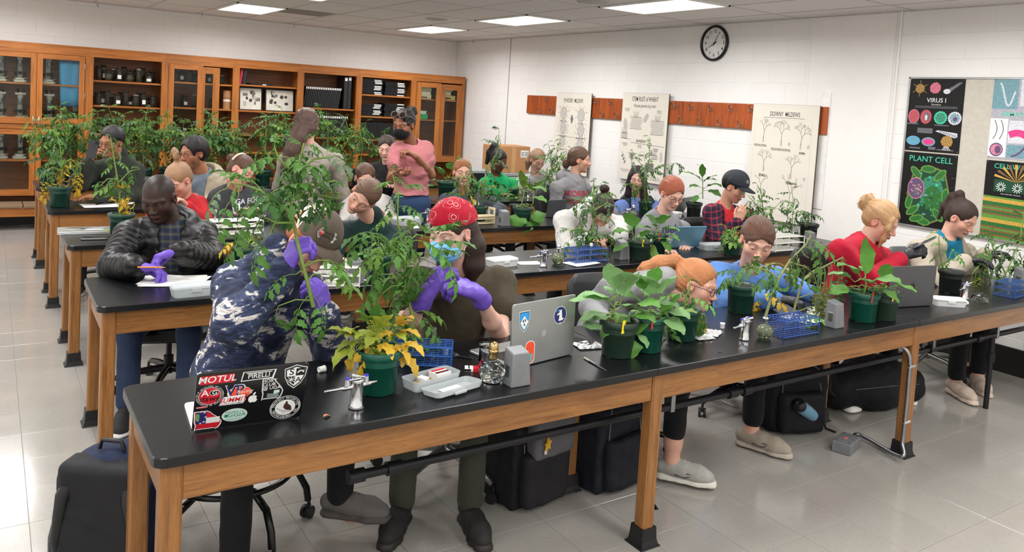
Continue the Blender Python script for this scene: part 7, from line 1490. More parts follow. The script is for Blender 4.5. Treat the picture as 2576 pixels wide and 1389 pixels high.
plant('tall thin tomato in front of the stem rust chart',tb(1622,530,5.80),[[(1622,530),(1624,460),(1630,400),(1634,345)],[(1624,450),(1660,420),(1700,410),(1720,425)],[(1624,480),(1590,460),(1565,470)],[(1626,430),(1600,400),(1590,380)],[(1680,530),(1672,480),(1668,440)]],5.80,46,.13,('gsd',(4,3,2)),('arch','droop','fresh'),nm='tomato_plant',t0=.1,potspec=(.12,.07,'g'))
b=tpos(1744,547);plant('tobacco-like plant with upright leaves in a black pot beside the plaid shirt',b,[[(1768,500),(1768,460),(1766,425)]],b.y,0,.18,('b',(1,)),('arch',),BRO,(.15,.08,'k'),nm='potted_plant',spots=((1766,450,92,.17,'b','long'),(1766,455,150,.21,'b','long'),(1768,460,40,.17,'b','long'),(1768,455,15,.15,'b','long'),(1768,475,170,.15,'b','arch'),(1770,475,20,.20,'g','arch'),(1772,480,-10,.18,'g','arch'),(1766,485,220,.14,'b','round')))
b=AZ(1512,505,TZ);plant('leafy tomato seedling in a green pot behind the white sweatshirt',tb(1512,520,5.75),[[(1512,500),(1512,460)]],5.75,12,.12,('gb',(3,2)),('arch','droop'),potspec=(.15,.08,'g'),nm='potted_tomato')
# ---- fourth row
b=tpos(150,519);plant('yellow-leaved tall tomato in a green pot at the left end of the fourth row',b,[[(150,475),(156,420),(150,370),(140,320)],[(156,415),(180,400),(200,420)],[(154,430),(130,420),(118,440)]],b.y,24,.13,('gsl',(4,2,2)),('arch','droop','droop'),potspec=(.16,.085,'g'),nm='potted_tomato',yellow=(.4,.9),r0=.008,spots=((120,445,260,.17,'y','hang'),(130,450,275,.17,'y','hang'),(112,440,250,.16,'y','hang'),(195,415,270,.19,'y','hang'),(202,420,278,.19,'y','hang'),(190,430,268,.17,'y','hang')))
plant('tall tomato with pale tips in front of the powdery mildews chart',tb(1390,500,7.1),[[(1388,500),(1386,440),(1382,380),(1378,360)],[(1386,440),(1410,400),(1440,375)],[(1386,420),(1400,380),(1410,350)],[(1388,460),(1365,430),(1355,420)]],7.1,48,.14,('gsl',(4,2,2)),('lite','litedroop'),nm='tomato_plant',t0=.08,potspec=(.13,.075,'g'))
b=tpos(1122,497);plant('broad-leaved plant in a green pot right of the striped blouse',b,[[(1120,465),(1125,440)]],b.y,0,.2,('b',(1,)),('arch',),BRO,(.17,.10,'g'),nm='potted_seedling',spots=((1110,460,170,.22,'b','arch'),(1118,450,130,.22,'b','arch'),(1130,445,70,.24,'b','round'),(1135,455,20,.22,'g','arch'),(1100,468,190,.2,'b','arch'),(1140,465,0,.2,'g','arch')))
plant('yellow-flecked tomato on the fourth row behind the spilling broad-leaved pot',tb(1290,490,7.1),[[(1290,500),(1292,470),(1296,455)],[(1290,480),(1265,470),(1250,480)],[(1292,475),(1320,460),(1340,470)]],7.1,20,.13,('vgl',(3,2,2)),('lite','litedroop'),nm='tomato_plant',t0=.1,potspec=(.10,.06,'g'))
# ---- the mass of tomatoes along the back table
BKL=['leftmost of the back-table tomatoes, by the microscope cabinet','back-table tomato behind the raised phone','back-table tomato above the phone holder','back-table tomato right of the phone holder','back-table tomato below the jar cabinet','back-table tomato left of the smiling person','back-table tomato behind the smiling person','back-table tomato below the sliding doors','back-table tomato between sliding doors and framed boards','back-table tomato below the framed boards','back-table tomato touching the beige sweatshirt on its left','back-table tomato behind the beige sweatshirt','back-table tomato right of the beige sweatshirt','back-table tomato below the black folders','back-table tomato left of the striped blouse']
for k,lab_ in enumerate(BKL):
 px=120+k*60;yy=8.50+(k%3)*.11-.08;topy=(300,285,300,290,275,300,310,285,300,290,300,285,300,310,330)[k]
 b=AY(px,470,yy);base=Vector((b.x,yy,TZ))
 P0=np.array(base)+np.array([0,0,.15]);top=np.array(AY(px+LR.uniform(-18,18),topy,yy));mid=(P0+top)/2+np.array([LR.uniform(-.06,.06),LR.uniform(-.05,.05),0])
 side=[]
 for j in range(3):
  o=P0+(top-P0)*LR.uniform(.25,.75);a=LR.uniform(0,6.28);L=LR.uniform(.14,.24);side.append([o,o+np.array([math.cos(a)*L*.6,math.sin(a)*L*.6,L*.5]),o+np.array([math.cos(a)*L,math.sin(a)*L,L*1.1])])
 plant(lab_,base,[[P0,mid,top]]+side,yy,50,.165,('gdls',(5,3,2,1)),('lite','lite','litedroop'),potspec=(.16,.088,'g'),nm='tomato_plant',t0=.0,group='tomato plants massed on the back table',r0=.007,topsize=.55,yellow=(.2,.25)if k%4==3 else None)
# ---------------------------------------------------------------- things on the tables
GREYM=M('cast_grey',(122,124,126),.45,.3,var=.12,vs=18,bump=.15,bs=120)
# ---- laptops: hinge found on the table, lid angle found from the upper corner
def laptop(label,hl,hr,tl,lidmat,basemat,draw=None,mats=None,w_=None,keys=True,logo=None,away=True,asp=.69):
 a,b=TT(*hl),TT(*hr);x=(b-a).normalized();W=(b-a).length;H=W*asp;bk=Vector((-x.y,x.x,0))
 best=min(((prj(a+(Vector((0,0,math.cos(q)))+bk*math.sin(q))*H),q)for q in np.linspace(-.9,.9,91)),key=lambda c:(c[0][0]-tl[0])**2+(c[0][1]-tl[1])**2)[1]
 t=thing('laptop',label,'laptop',a,math.atan2(x.y,x.x));th=.008
 m=MB();slab(rrect(W*.995,H-.010,.012,3,W/2,H/2+.006),0.001,.012,.002,m);m.build('base',basemat,t)
 if keys:
  k=MB()
  for r in range(5):
   for c in range(13):k.box((W*.08+c*W*.065,H*.14+r*H*.10,.0118),(W*.08+c*W*.065+W*.055,H*.14+r*H*.10+H*.085,.0132))
  k.build('keys',BLACKP,t,kind='stuff');MB().box((W*.34,H*.74,.0118),(W*.66,H*.95,.0125)).build('touch_pad',basemat,t)
 L=frame((0,0,.003),(1,0,0),(0,math.sin(best),math.cos(best)),(0,-math.cos(best),math.sin(best)))
 lid=MB();slab(rrect(W,H,.012,3,W/2,H/2),-th,0,.0018,lid,mat=L);lo=lid.build('lid',lidmat,t)
 s=MB();s.box((.008,.012,-th-.0012),(W-.008,H-.010,-th+.001),mat=L);s.build('screen',M('screen_dark',(14,15,18),.1),lo)
 if draw:i=Ink(.0006);draw(i,W,H);i.parts(mats,lo,L,'sticker')
 return t,L,W,H
SK=dict(white=(226,226,224),black=(16,16,18),red=(196,30,46),navy=(34,42,100),orange=(232,80,48),sea=(190,214,202),green=(30,120,96),brown=(70,46,38),grey=(150,152,152),blue=(48,148,214),olive=(110,150,84),teal=(120,160,158),lblue=(120,196,236))
sk={k:n for n,k in enumerate(SK)};SKM=[M('sticker_'+k,c,.4,var=0)for k,c in SK.items()]
GA=[(.0,1),(.48,1),(.50,.96),(.56,.93),(.66,.80),(.80,.66),(.92,.52),(1.0,.38),(.98,.22),(.90,.06),(.86,.04),(.80,.0),(.74,.05),(.12,.05),(.05,.0),(.07,.30),(.02,.44)]
def st_pts(x,y,w_,h,k=1.0):return[(x+(px-.5)*w_*k,y+(py-.5)*h*k)for px,py in GA]
def draw_black(i,W,H):
 X=lambda u:u*W;Y=lambda v:v*H
 i.rect(X(.03),Y(.80),X(.325),Y(.945),sk['red']);i.text('MOTUL',X(.178),Y(.872),H*.155,sk['white'],.02,sx=.95,italic=.15)
 i.next('sticker');i.poly([(X(.385),Y(.785)),(X(.68),Y(.80)),(X(.70),Y(.95)),(X(.40),Y(.95))],sk['white']);i.poly([(X(.395),Y(.80)),(X(.665),Y(.812)),(X(.685),Y(.938)),(X(.41),Y(.938))],sk['black']);i.text('PIRELLI',X(.545),Y(.862),H*.115,sk['white'],.03,sx=.85);i.rect(X(.43),Y(.912),X(.66),Y(.925),sk['white'])
 i.next('sticker');sh=[(X(.775+.215*u),Y(.56+.43*v))for u,v in((.5,0),(.78,.2),(.95,.5),(1,.86),(.72,.93),(.5,1),(.28,.93),(0,.86),(.05,.5),(.22,.2))]
 i.poly(sh,sk['white']);c=(X(.8825),Y(.78));i.poly([(c[0]+(x-c[0])*.93,c[1]+(y-c[1])*.93)for x,y in sh],sk['black']);i.poly([(c[0]+(x-c[0])*.80,c[1]+(y-c[1])*.80)for x,y in sh],sk['white'])
 i.rect(X(.885),Y(.79),X(.965),Y(.92),sk['black']);i.poly([(X(.80),Y(.785)),(X(.882),Y(.785)),(X(.882),Y(.63)),(X(.83),Y(.69))],sk['black']);i.text('S',X(.845),Y(.86),H*.16,sk['black'],.01);i.text('A',X(.915),Y(.71),H*.13,sk['black'],.01)
 for k in range(8):a=k*math.pi/4;i.line([(X(.848),Y(.725)),(X(.848)+.014*math.cos(a),Y(.725)+.014*math.sin(a))],.0018,sk['white'])
 i.line([(X(.90),Y(.84)),(X(.92),Y(.875)),(X(.95),Y(.87)),(X(.955),Y(.84))],.005,sk['white'])
 i.next('sticker');i.disc(X(.128),Y(.595),W*.098,H*.15,sk['white'],30);i.disc(X(.128),Y(.595),W*.094,H*.143,sk['red'],30);i.text('A',X(.085),Y(.645),H*.15,sk['white'],.02);i.disc(X(.165),Y(.645),W*.042,H*.05,sk['white'],22);i.disc(X(.165),Y(.645),W*.038,H*.043,sk['black'],22);i.text('G',X(.168),Y(.645),H*.10,sk['white'],.02);i.text('dawg',X(.13),Y(.545),H*.13,sk['black'],.01)
 i.text('COLLEGE OF AGRICULTURAL AND ENVIRONMENTAL',X(.128),Y(.595),H*.036,sk['white'],0,arc=(W*.112,math.pi/2,1),sx=.62);i.text('UNIVERSITY OF GEORGIA',X(.128),Y(.595),H*.036,sk['white'],0,arc=(W*.112,-math.pi/2,-1),sx=.75)
 i.next('sticker');i.disc(X(.385),Y(.60),W*.108,H*.105,sk['white'],30);i.disc(X(.39),Y(.60),W*.102,H*.097,sk['orange'],30)
 for u in(-.01,0):i.text('VP',X(.345),Y(.635),H*(.285 if u else.26),sk['white' if u else 'navy'],.03 if u else.02,italic=.0,sx=.85)
 i.text('Racing',X(.43),Y(.61),H*.085,sk['white'],.0,italic=.3);i.text('FUELS',X(.41),Y(.53),H*.06,sk['black'],.01)
 i.next('sticker');i.poly([(X(.215),Y(.40)),(X(.43),Y(.40)),(X(.45),Y(.47)),(X(.435),Y(.56)),(X(.25),Y(.545))],sk['white']);i.text('SUMMIT',X(.335),Y(.478),H*.115,sk['red'],.03,italic=.2,sx=.9);i.text('RACING EQUIPMENT',X(.33),Y(.415),H*.038,sk['black'],.005,italic=.2)
 i.next('sticker');i.disc(X(.50),Y(.455),W*.028,H*.062,sk['white'],18);i.disc(X(.528),Y(.455),W*.028,H*.062,sk['white'],18);i.disc(X(.522),Y(.545),.003,.007,sk['white'],10,rot=-.5);i.disc(X(.558),Y(.47),W*.014,H*.03,sk['black'],12)
 i.next('sticker');i.poly(st_pts(X(.685),Y(.60),W*.205,H*.40),sk['white']);i.poly(st_pts(X(.685),Y(.60),W*.205,H*.40,.95),sk['black']);i.line(st_pts(X(.685),Y(.60),W*.205,H*.40,.90),.0012,sk['white'],True)
 i.text('HORT',X(.648),Y(.745),H*.075,sk['white'],.01);i.text('CLUB',X(.648),Y(.68),H*.075,sk['white'],.01);i.text('@ UGA',X(.675),Y(.615),H*.075,sk['white'],.01);i.poly([(X(.70),Y(.50)),(X(.755),Y(.52)),(X(.75),Y(.57)),(X(.70),Y(.57))],sk['sea'])
 for k in range(4):i.line([(X(.64),Y(.46+.018*k)),(X(.75),Y(.45+.015*k))],.0012,sk['sea'])
 i.next('sticker');i.rect(X(.025),Y(.395),X(.11),Y(.425),sk['red']);i.text('GUNSMITH',X(.068),Y(.41),H*.03,sk['white'])
 i.next('sticker');g0=(X(.13),Y(.17),W*.25,H*.345);i.poly(st_pts(*g0),sk['white']);gp=st_pts(*g0,.92);i.poly(gp,sk['red'])
 i.rect(X(.115),Y(.115),X(.235),Y(.215),sk['white']);i.poly([(X(.022),Y(.325)),(X(.115),Y(.325)),(X(.115),Y(.115)),(X(.03),Y(.115)),(X(.022),Y(.21))],sk['navy'])
 for a in range(7):q=a*.9;i.text('*',X(.075)+.011*math.cos(q),Y(.215)+.022*math.sin(q),H*.075,sk['white'],.01)
 i.disc(X(.038),Y(.24),.006,.014,sk['olive'],12)
 i.next('sticker');i.disc(X(.365),Y(.205),W*.115,H*.115,sk['white'],32);i.disc(X(.365),Y(.205),W*.112,H*.110,sk['sea'],32);i.text('MEMBER OF',X(.365),Y(.258),H*.05,sk['green']);i.text('GGIA',X(.385),Y(.20),H*.095,sk['green'],.005,sx=1.1);i.rect(X(.275),Y(.175),X(.305),Y(.225),sk['green']);i.line([(X(.29),Y(.135)),(X(.44),Y(.135))],.0012,sk['green']);i.text('www ggia org',X(.365),Y(.115),H*.028,sk['green'])
 i.next('sticker');i.disc(X(.83),Y(.225),W*.145,H*.215,sk['white'],40)
 for k,c in((.97,'black'),(.90,'white'),(.88,'black'),(.66,'white')):i.disc(X(.83),Y(.225),W*.145*k,H*.215*k,sk[c],40)
 for q in(.25,.45):
  for sd in(0,math.pi):i.line([(X(.83)+W*.145*.93*math.cos(a),Y(.225)+H*.215*.93*math.sin(a))for a in np.linspace(sd-q,sd+q,8)],.0012,sk['white'])
 i.text('PROTECT WILDLIFE',X(.83),Y(.225),H*.055,sk['white'],.01,arc=(W*.113,math.pi/2,1),sx=.8);i.text('WAYNESBORO, GA',X(.83),Y(.225),H*.055,sk['white'],.01,arc=(W*.113,-math.pi/2,-1),sx=.8)
 i.poly([(X(.83),Y(.34)),(X(.845),Y(.335)),(X(.85),Y(.29)),(X(.885),Y(.24)),(X(.895),Y(.16)),(X(.86),Y(.165)),(X(.835),Y(.18)),(X(.81),Y(.23)),(X(.815),Y(.28)),(X(.828),Y(.31))],sk['brown']);i.line([(X(.75),Y(.225)),(X(.80),Y(.17)),(X(.84),Y(.16))],.0014,sk['black']);i.line([(X(.80),Y(.14)),(X(.90),Y(.145))],.0014,sk['black'])
laptop('black laptop lid covered in stickers at the front left of the nearest table',(482,1088),(757,1051),(492,945),M('lid_black',(14,15,18),.28,coat=.3),M('base_pale',(222,222,224),.35),draw_black,SKM,asp=.66)
def draw_silver(i,W,H):
 X=lambda u:u*W;Y=lambda v:v*H
 shd=lambda k:[(X(.18)+(u-.5)*.050*k,Y(.71)+(v-.5)*.072*k)for u,v in((.5,0),(.85,.25),(1,.6),(1,1),(0,1),(0,.6),(.15,.25))]
 i.poly(shd(1.12),sk['white']);i.poly(shd(1.04),sk['black']);i.poly(shd(.95),sk['blue']);i.poly([(X(.18)-.020,Y(.71)-.004),(X(.18)-.008,Y(.71)+.014),(X(.18)+.002,Y(.71)+.022),(X(.18)+.012,Y(.71)+.006),(X(.18)+.022,Y(.71)-.002),(X(.18)+.010,Y(.71)-.020),(X(.18),Y(.71)-.032),(X(.18)-.010,Y(.71)-.020)],sk['white'])
 for dx,dy in((-.006,.004),(.004,.006),(.0,-.01)):i.poly([(X(.18)+dx,Y(.71)+dy+.008),(X(.18)+dx+.005,Y(.71)+dy-.008),(X(.18)+dx-.004,Y(.71)+dy-.004)],sk['black'])
 i.next('sticker');i.disc(X(.745),Y(.70),.036,.036,sk['white'],30);i.disc(X(.745),Y(.70),.034,.034,sk['navy'],30)
 i.poly([(X(.745)+u,Y(.70)+v)for u,v in((-.010,-.022),(.012,-.022),(.026,-.014),(.012,-.014),(.010,.004),(.008,.016),(.009,.024),(.004,.020),(-.001,.020),(-.005,.024),(-.005,.012),(-.018,.006),(-.018,.001),(-.004,.002),(-.006,-.012))],sk['white']);i.text('OTTER',X(.745)-.014,Y(.70)+.019,.008,sk['lblue']);i.text('LAB',X(.745),Y(.70)-.030,.007,sk['white'])
 i.next('sticker');i.disc(X(.48),Y(.46),.010,.014,sk['grey'],18);i.disc(X(.497),Y(.46),.010,.014,sk['grey'],18);i.disc(X(.495),Y(.545),.0025,.0055,sk['grey'],10,rot=-.5)
 i.next('sticker');pts=rrect(.052,.090,.02,4,X(.285),Y(.20));i.poly(pts,sk['white']);i.poly(rrect(.046,.084,.018,4,X(.285),Y(.20)),sk['orange']);i.rect(X(.285)-.012,Y(.20)-.036,X(.285)+.016,Y(.20)-.006,sk['teal'])
laptop('silver laptop with round and shield stickers in front of the bandana wearer',(1283,932),(1442,892),(1289,776),M('lid_silver',(172,174,172),.32,.75,var=.04),M('base_silver',(182,182,182),.35,.6),draw_silver,SKM,asp=.70)
def draw_logo(c):
 def f(i,W,H):
  for dx in(-.007,.007):i.disc(W*.5+dx,H*.5,.011,.016,sk[c],18)
  i.disc(W*.5+.005,H*.5+.023,.003,.006,sk[c],10,rot=-.5)
 return f
laptop('dark grey laptop seen from behind, before the red sweatshirt',(2231,776),(2345,770),(2243,673),M('lid_spacegrey',(92,92,94),.4,.6,var=.04),M('base_grey',(96,96,98),.4,.6),draw_logo('black'),SKM,asp=.68)
laptop('pale blue laptop before the red haired person with glasses',(1684,625),(1758,622),(1710,568),M('lid_blue',(104,148,172),.45,.2,var=.04),M('base_blue',(150,178,192),.4,.2),None,None,asp=.66)
laptop('dark grey laptop with red badge, before the grey hooded sweatshirt',(1374,548),(1420,545),(1380,506),M('lid_charcoal',(78,80,84),.45,.3),M('base_charcoal',(120,120,122),.4,.3),None,None)
laptop('grey laptop on the third row half hidden behind the red hair',(1690,543),(1718,537),(1722,491),M('lid_dull',(110,112,112),.4,.4),M('base_dull',(110,112,112),.4,.4),None,None)
c=TT(214,583);t=thing('laptop','closed silver laptop covered in stickers at the left end of the third row','laptop',c,-.06);m=MB();slab(rrect(.32,.21,.015),0.0,.009,.002,m);m.build('base',M('base_silver',(182,182,182)),t);m=MB();slab(rrect(.32,.21,.015),.010,.017,.002,m);m.build('lid',M('lid_silver',(172,174,172)),t)
i=Ink(.0176);i.disc(-.06,.06,.055,.018,sk['brown'],20);i.next('sticker');i.disc(-.08,.0,.03,.018,sk['grey'],16);i.next('sticker');i.disc(.05,-.02,.06,.02,sk['white'],20);i.next('sticker');i.disc(-.01,.02,.018,.018,sk['black'],16);i.next('sticker');i.disc(.07,.04,.05,.02,sk['grey'],16);i.next('sticker');i.poly([(.09,-.09),(.145,-.085),(.14,-.05),(.095,-.045)],sk['olive']);i.next('sticker');i.text('SCIENCE',.04,.065,.024,sk['black']);i.parts(SKM,t,None,'sticker')
# ---- wire test-tube racks, with tubes
def rack(label,px,py,L,D,H,rz,col,nx=10,ny=5,tubes=(),wire=.0022,kindname='test_tube_rack',levels=(.98,.55,.05)):
 c=TT(px,py);t=thing(kindname,label,'rack',c,rz);mt=M('rack_%d_%d_%d'%col,col,.4,.15,var=.08)
 for li,f in enumerate(levels):
  z=max(H*f,.004);m=MB()
  for k in range(nx+1):x=-L/2+L*k/nx;m.tube([(x,-D/2,z),(x,D/2,z)],wire*.8,5)
  for k in range(ny+1):y=-D/2+D*k/ny;m.tube([(-L/2,y,z+wire),(L/2,y,z+wire)],wire*.8 if 0<k<ny else wire*1.3,5)
  m.build(('top_grid','middle_grid','bottom_grid')[li],mt,t,kind='stuff')
 for sx in(-1,1):
  for sy in(-1,1):MB().tube([(sx*L/2,sy*D/2,0),(sx*L/2,sy*D/2,H)],wire*1.4,6).build('corner_wire',mt,t)
 for tq,(x,y,h,stop)in enumerate(tubes):
  g_=thing('test_tube','%s glass test tube in the %s'%(('left','right')[tq],' '.join(label.replace('wire test-tube ','').split(',')[0].split()[:10])),'test tube',c+Matrix.Rotation(rz,3,'Z')@Vector((x,y,.006)),rz)
  MB().lathe([(0,0),(.006,.002),(.0085,.008),(.0085,h),(.0095,h+.002),(.0095,h),(.0075,h-.003),(.0075,.009),(0,.004)],12).build('glass',M('tube_glass',(225,235,232),.03,var=0,trans=.9,ior=1.2,alpha=.5),g_)
  if stop:MB().cyl((0,0,h-.004),(0,0,h+.014),.010,.011,12).build('stopper',M('white_rubber',(228,228,224),.5),g_)
 return t
BLU=(36,88,164);WHT=(222,220,212)
rack('blue wire test-tube rack beside the open plastic box',1058,912,.235,.105,.075,-.55,BLU,9,5,((.045,.02,.125,0),(-.02,.01,.09,0)),.0024)
rack('blue wire test-tube rack under the wilted cuttings, middle of the front row',1990,838,.25,.115,.078,-.02,(34,74,150),10,5,(),.0022)
rack('blue wire test-tube rack at the right edge of the picture',2545,742,.25,.12,.085,.10,(40,76,132),10,5,((-.05,0,.11,0),),.0022)
rack('blue wire test-tube rack on the second row, before the white sweatshirt',1474,656,.27,.12,.085,.02,(50,84,150),12,5,((-.08,.0,.13,0),(.02,-.02,.10,1)),.0024)
rack('white wire test-tube rack on the third row, behind the quilted jacket',592,588,.34,.13,.095,.04,WHT,14,6,((-.14,.0,.15,1),(.05,.0,.15,1)),.003)
rack('white wire test-tube rack on the second row, behind the brown cap',838,716,.26,.13,.10,-.3,WHT,8,5,(),.0028)
rack('white wire test-tube rack on the second row, below the downy mildews chart',1968,628,.33,.14,.11,-.02,WHT,12,6,(),.003)
def wooden_rack(label,px,py,rz,L=.22):
 c=TT(px,py);t=thing('plastic_rack',label,'rack',c,rz);mt=M('rack_cream',(212,198,160),.5,var=.05)
 for sx in(-1,1):
  m=MB();x=sx*L/2;m.box((x-.005,-.05,0),(x+.005,.05,.075),bev=.002);m.box((x-.005,-.05,.075),(x+.005,-.03,.12),bev=.002);m.box((x-.005,.03,.075),(x+.005,.05,.12),bev=.002);m.box((x-.005,-.05,.115),(x+.005,.05,.135),bev=.003);m.build('end_handle',mt,t)
 for z in(.008,.045,.068):
  for y in(-.042,-.014,.014,.042):MB().box((-L/2,y-.008,z-.003),(L/2,y+.008,z+.003),bev=.001).build('slat',mt,t)
wooden_rack('cream slotted rack with end handles on the third row, behind the red bandana',1208,563,.05);wooden_rack('cream slotted rack on the fourth row beside the grey hooded sweatshirt',1386,502,-.5,.2)
c=TT(1196,560);g_=thing('test_tube','white stoppered test tube beside the cream slotted rack','test tube',c+Vector((0,.03,.0)));MB().lathe([(0,0),(.009,.005),(.009,.15),(.008,.15),(.008,.008)],12).build('glass',MATS['tube_glass'],g_);MB().cyl((0,0,.148),(0,0,.18),.012,.013,12).build('stopper',MATS['white_rubber'],g_)
# ---- socket pedestals
def pedestal(label,px,py,w_=.084,d=.066,h=.132,rz=0.0,mat=GREYM):
 c=TT(px,py);t=thing('socket_pedestal',label,'socket box',c,rz);m=MB();s=.84
 vs=[(sx*w_/2*k,sy*d/2*k2+(0 if k==1 else.004),z)for z,k,k2 in((0,1,1),(h,s,s))for sx,sy in((-1,-1),(1,-1),(1,1),(-1,1))];vs[4]=(vs[4][0],vs[4][1],h-.012);vs[5]=(vs[5][0],vs[5][1],h-.012)
 m.add(vs,[(0,1,5,4),(1,2,6,5),(2,3,7,6),(3,0,4,7),(4,5,6,7),(3,2,1,0)]);o=m.build('housing',mat,t);b=o.modifiers.new('b','BEVEL');b.width=.004;b.segments=2
 p=MB()
 for sx in(-1,1):p.box((sx*(w_/2-.004)-.003,-.014,.03),(sx*(w_/2-.004)+.003,.014,.075),bev=.001)
 p.build('socket_plate',STEEL,t,kind='stuff')
pedestal('grey metal socket box in front of the silver laptop',1298,966);pedestal('grey metal socket box under the hanging wilted leaves',2098,822,.074);pedestal('grey metal socket box on the second row beside the yellow-tagged seedlings',893,712,.084)
pedestal('grey metal socket box on the second row between blue rack and broad-leaved pots',1563,652,.078);pedestal('grey metal socket box on the second row at the wall end',2036,622,.084);pedestal('grey metal socket box on the third row beside the spilling plant',1267,568,.084,.066,.132)
pedestal('grey metal socket box on the fourth row behind the smiling person',545,506,.084);pedestal('grey metal socket box at the right edge of the front row',2566,722,.078)
# ---- chrome gas taps
BLUECAP=M('blue_cap',(58,52,168),.35)
def gas_tap(label,px,py,rz,s=1.0,lever=.6):
 c=TT(px,py);t=thing('gas_tap',label,'tap',c,rz)
 MB().lathe([(0,0),(.024*s,0),(.026*s,.004*s),(.021*s,.012*s),(.019*s,.05*s),(.020*s,.085*s),(.023*s,.092*s),(.018*s,.10*s),(0,.104*s)],24).build('turret',CHROME,t)
 for k,(a,lv)in enumerate(((math.pi,lever),(.15,lever+.9))):
  n=MB();d=Vector((math.cos(a),math.sin(a),0));b=Vector((0,0,.072*s));P=[b+d*.018*s,b+d*.045*s,b+d*.055*s];n.tube(P,[.009*s,.010*s,.006*s],10)
  L=.055 if k==0 else.02;R_=[(.0062 if j%2 else.0046)*s*(1-.25*j/10)for j in range(11)];n.tube([b+d*(.055+L*j/10)*s for j in range(11)],R_,8);o=n.build('hose_nozzle',CHROME,t)
  v=MB();q=b+d*.034*s;v.cyl(q+Vector((0,0,.0)),q+Vector((0,0,.026*s)),.009*s,.008*s,12);v.build('valve',CHROME,t);MB().cyl(q+Vector((0,0,.026*s)),q+Vector((0,0,.032*s)),.0085*s,.007*s,12).build('valve_cap',BLUECAP,t)
  h=MB();e=Vector((math.cos(a+lv),math.sin(a+lv),.25)).normalized();h.tube([q+Vector((0,0,.022*s)),q+Vector((0,0,.024*s))+e*.03*s,q+Vector((0,0,.026*s))+e*.052*s],[.005*s,.0042*s,.005*s],8);h.build('lever',CHROME,t)
gas_tap('chrome gas tap with blue caps nearest the black laptop',896,1026,.05,1.0,2.2);gas_tap('chrome gas tap beside the glass spirit lamp, middle of the front row',1872,855,.2,.98,2.4);gas_tap('chrome gas tap on the front row right of the grey laptop',2426,752,.2,.95,2.4)
gas_tap('chrome gas tap on the second row right of the white plastic box',1366,672,.1,1.0,2.5);gas_tap('chrome gas tap on the third row behind the pink pieces box',1078,556,.2,.95,2.0);gas_tap('chrome gas tap on the third row before the blue hooded top',1578,552,.2,.95,2.0);gas_tap('chrome gas tap on the fourth row before the speckled vest',1328,498,.2,.95,2.0)
# ---- glass
CLEAR=M('clear_glass',(238,244,242),.01,var=0,trans=1.0,ior=1.35);TINT=M('greenish_glass',(150,160,128),.03,var=.2,vs=30,trans=.7,ior=1.35);BRASSN=M('brass',(184,156,104),.25,.9);FLUID=M('spirit',(232,236,234),.0,var=0,trans=1.0,ior=1.30)
def spirit_lamp(label,px,py,s=1.0,glass=None,cap_=True,neck=BRASSN):
 c=TT(px,py);t=thing('spirit_lamp',label,'lamp',c);glass=glass or CLEAR
 pr=[]
 for k in range(13):a=-math.pi/2+math.pi*.92*k/12;pr.append((.040*s*math.cos(a)*(1+.06*(k%2)),.034*s+.034*s*math.sin(a)))
 MB().lathe([(0,0),(.026*s,0)]+pr[2:]+[(.012*s,.074*s),(.012*s,.080*s)],12).build('glass_font',glass,t);MB().lathe([(0,.003*s),(.030*s,.006*s),(.037*s,.026*s),(.036*s,.034*s),(0,.034*s)],16).build('liquid',FLUID,t)
 MB().lathe([(.013*s,.074*s),(.015*s,.078*s),(.013*s,.092*s),(.016*s,.094*s),(.016*s,.100*s),(.008*s,.104*s),(0,.105*s)],16).build('neck',neck,t)
 if cap_:MB().lathe([(.014*s,.098*s),(.015*s,.112*s),(.010*s,.122*s),(0,.125*s)],16).build('cap',neck,t)
spirit_lamp('clear faceted glass spirit lamp with brass cap beside the socket box',1237,962,1.2);spirit_lamp('greenish glass spirit lamp holding the wilting cutting',1922,850,.95,TINT,False,CHROME);spirit_lamp('greenish faceted spirit lamp on the second row beside the blue rack',1403,664,1.05,TINT,True,CHROME);spirit_lamp('faceted spirit lamp on the third row before the blue hooded top',1592,548,1.0,TINT,True,CHROME);spirit_lamp('faceted spirit lamp on the fourth row beside the cream rack',1348,500,1.0,CLEAR,True,CHROME)
c=TT(1222,930);t=thing('glass_tumbler','clear glass tumbler behind the spirit lamp with brass cap','glass',c);MB().lathe([(0,.003),(.026,.003),(.030,.0),(.030,.008),(.029,.085),(.033,.098),(.030,.098),(.026,.085),(.027,.010),(0,.008)],24).build('glass',CLEAR,t)
c=TT(2466,755);t=thing('glass_cloche','low clear glass cover beside the right-hand blue rack','glass',c);MB().lathe([(.048,0),(.050,.004),(.046,.022),(.034,.034),(.012,.040),(.012,.046),(0,.048)],24).build('glass',CLEAR,t)
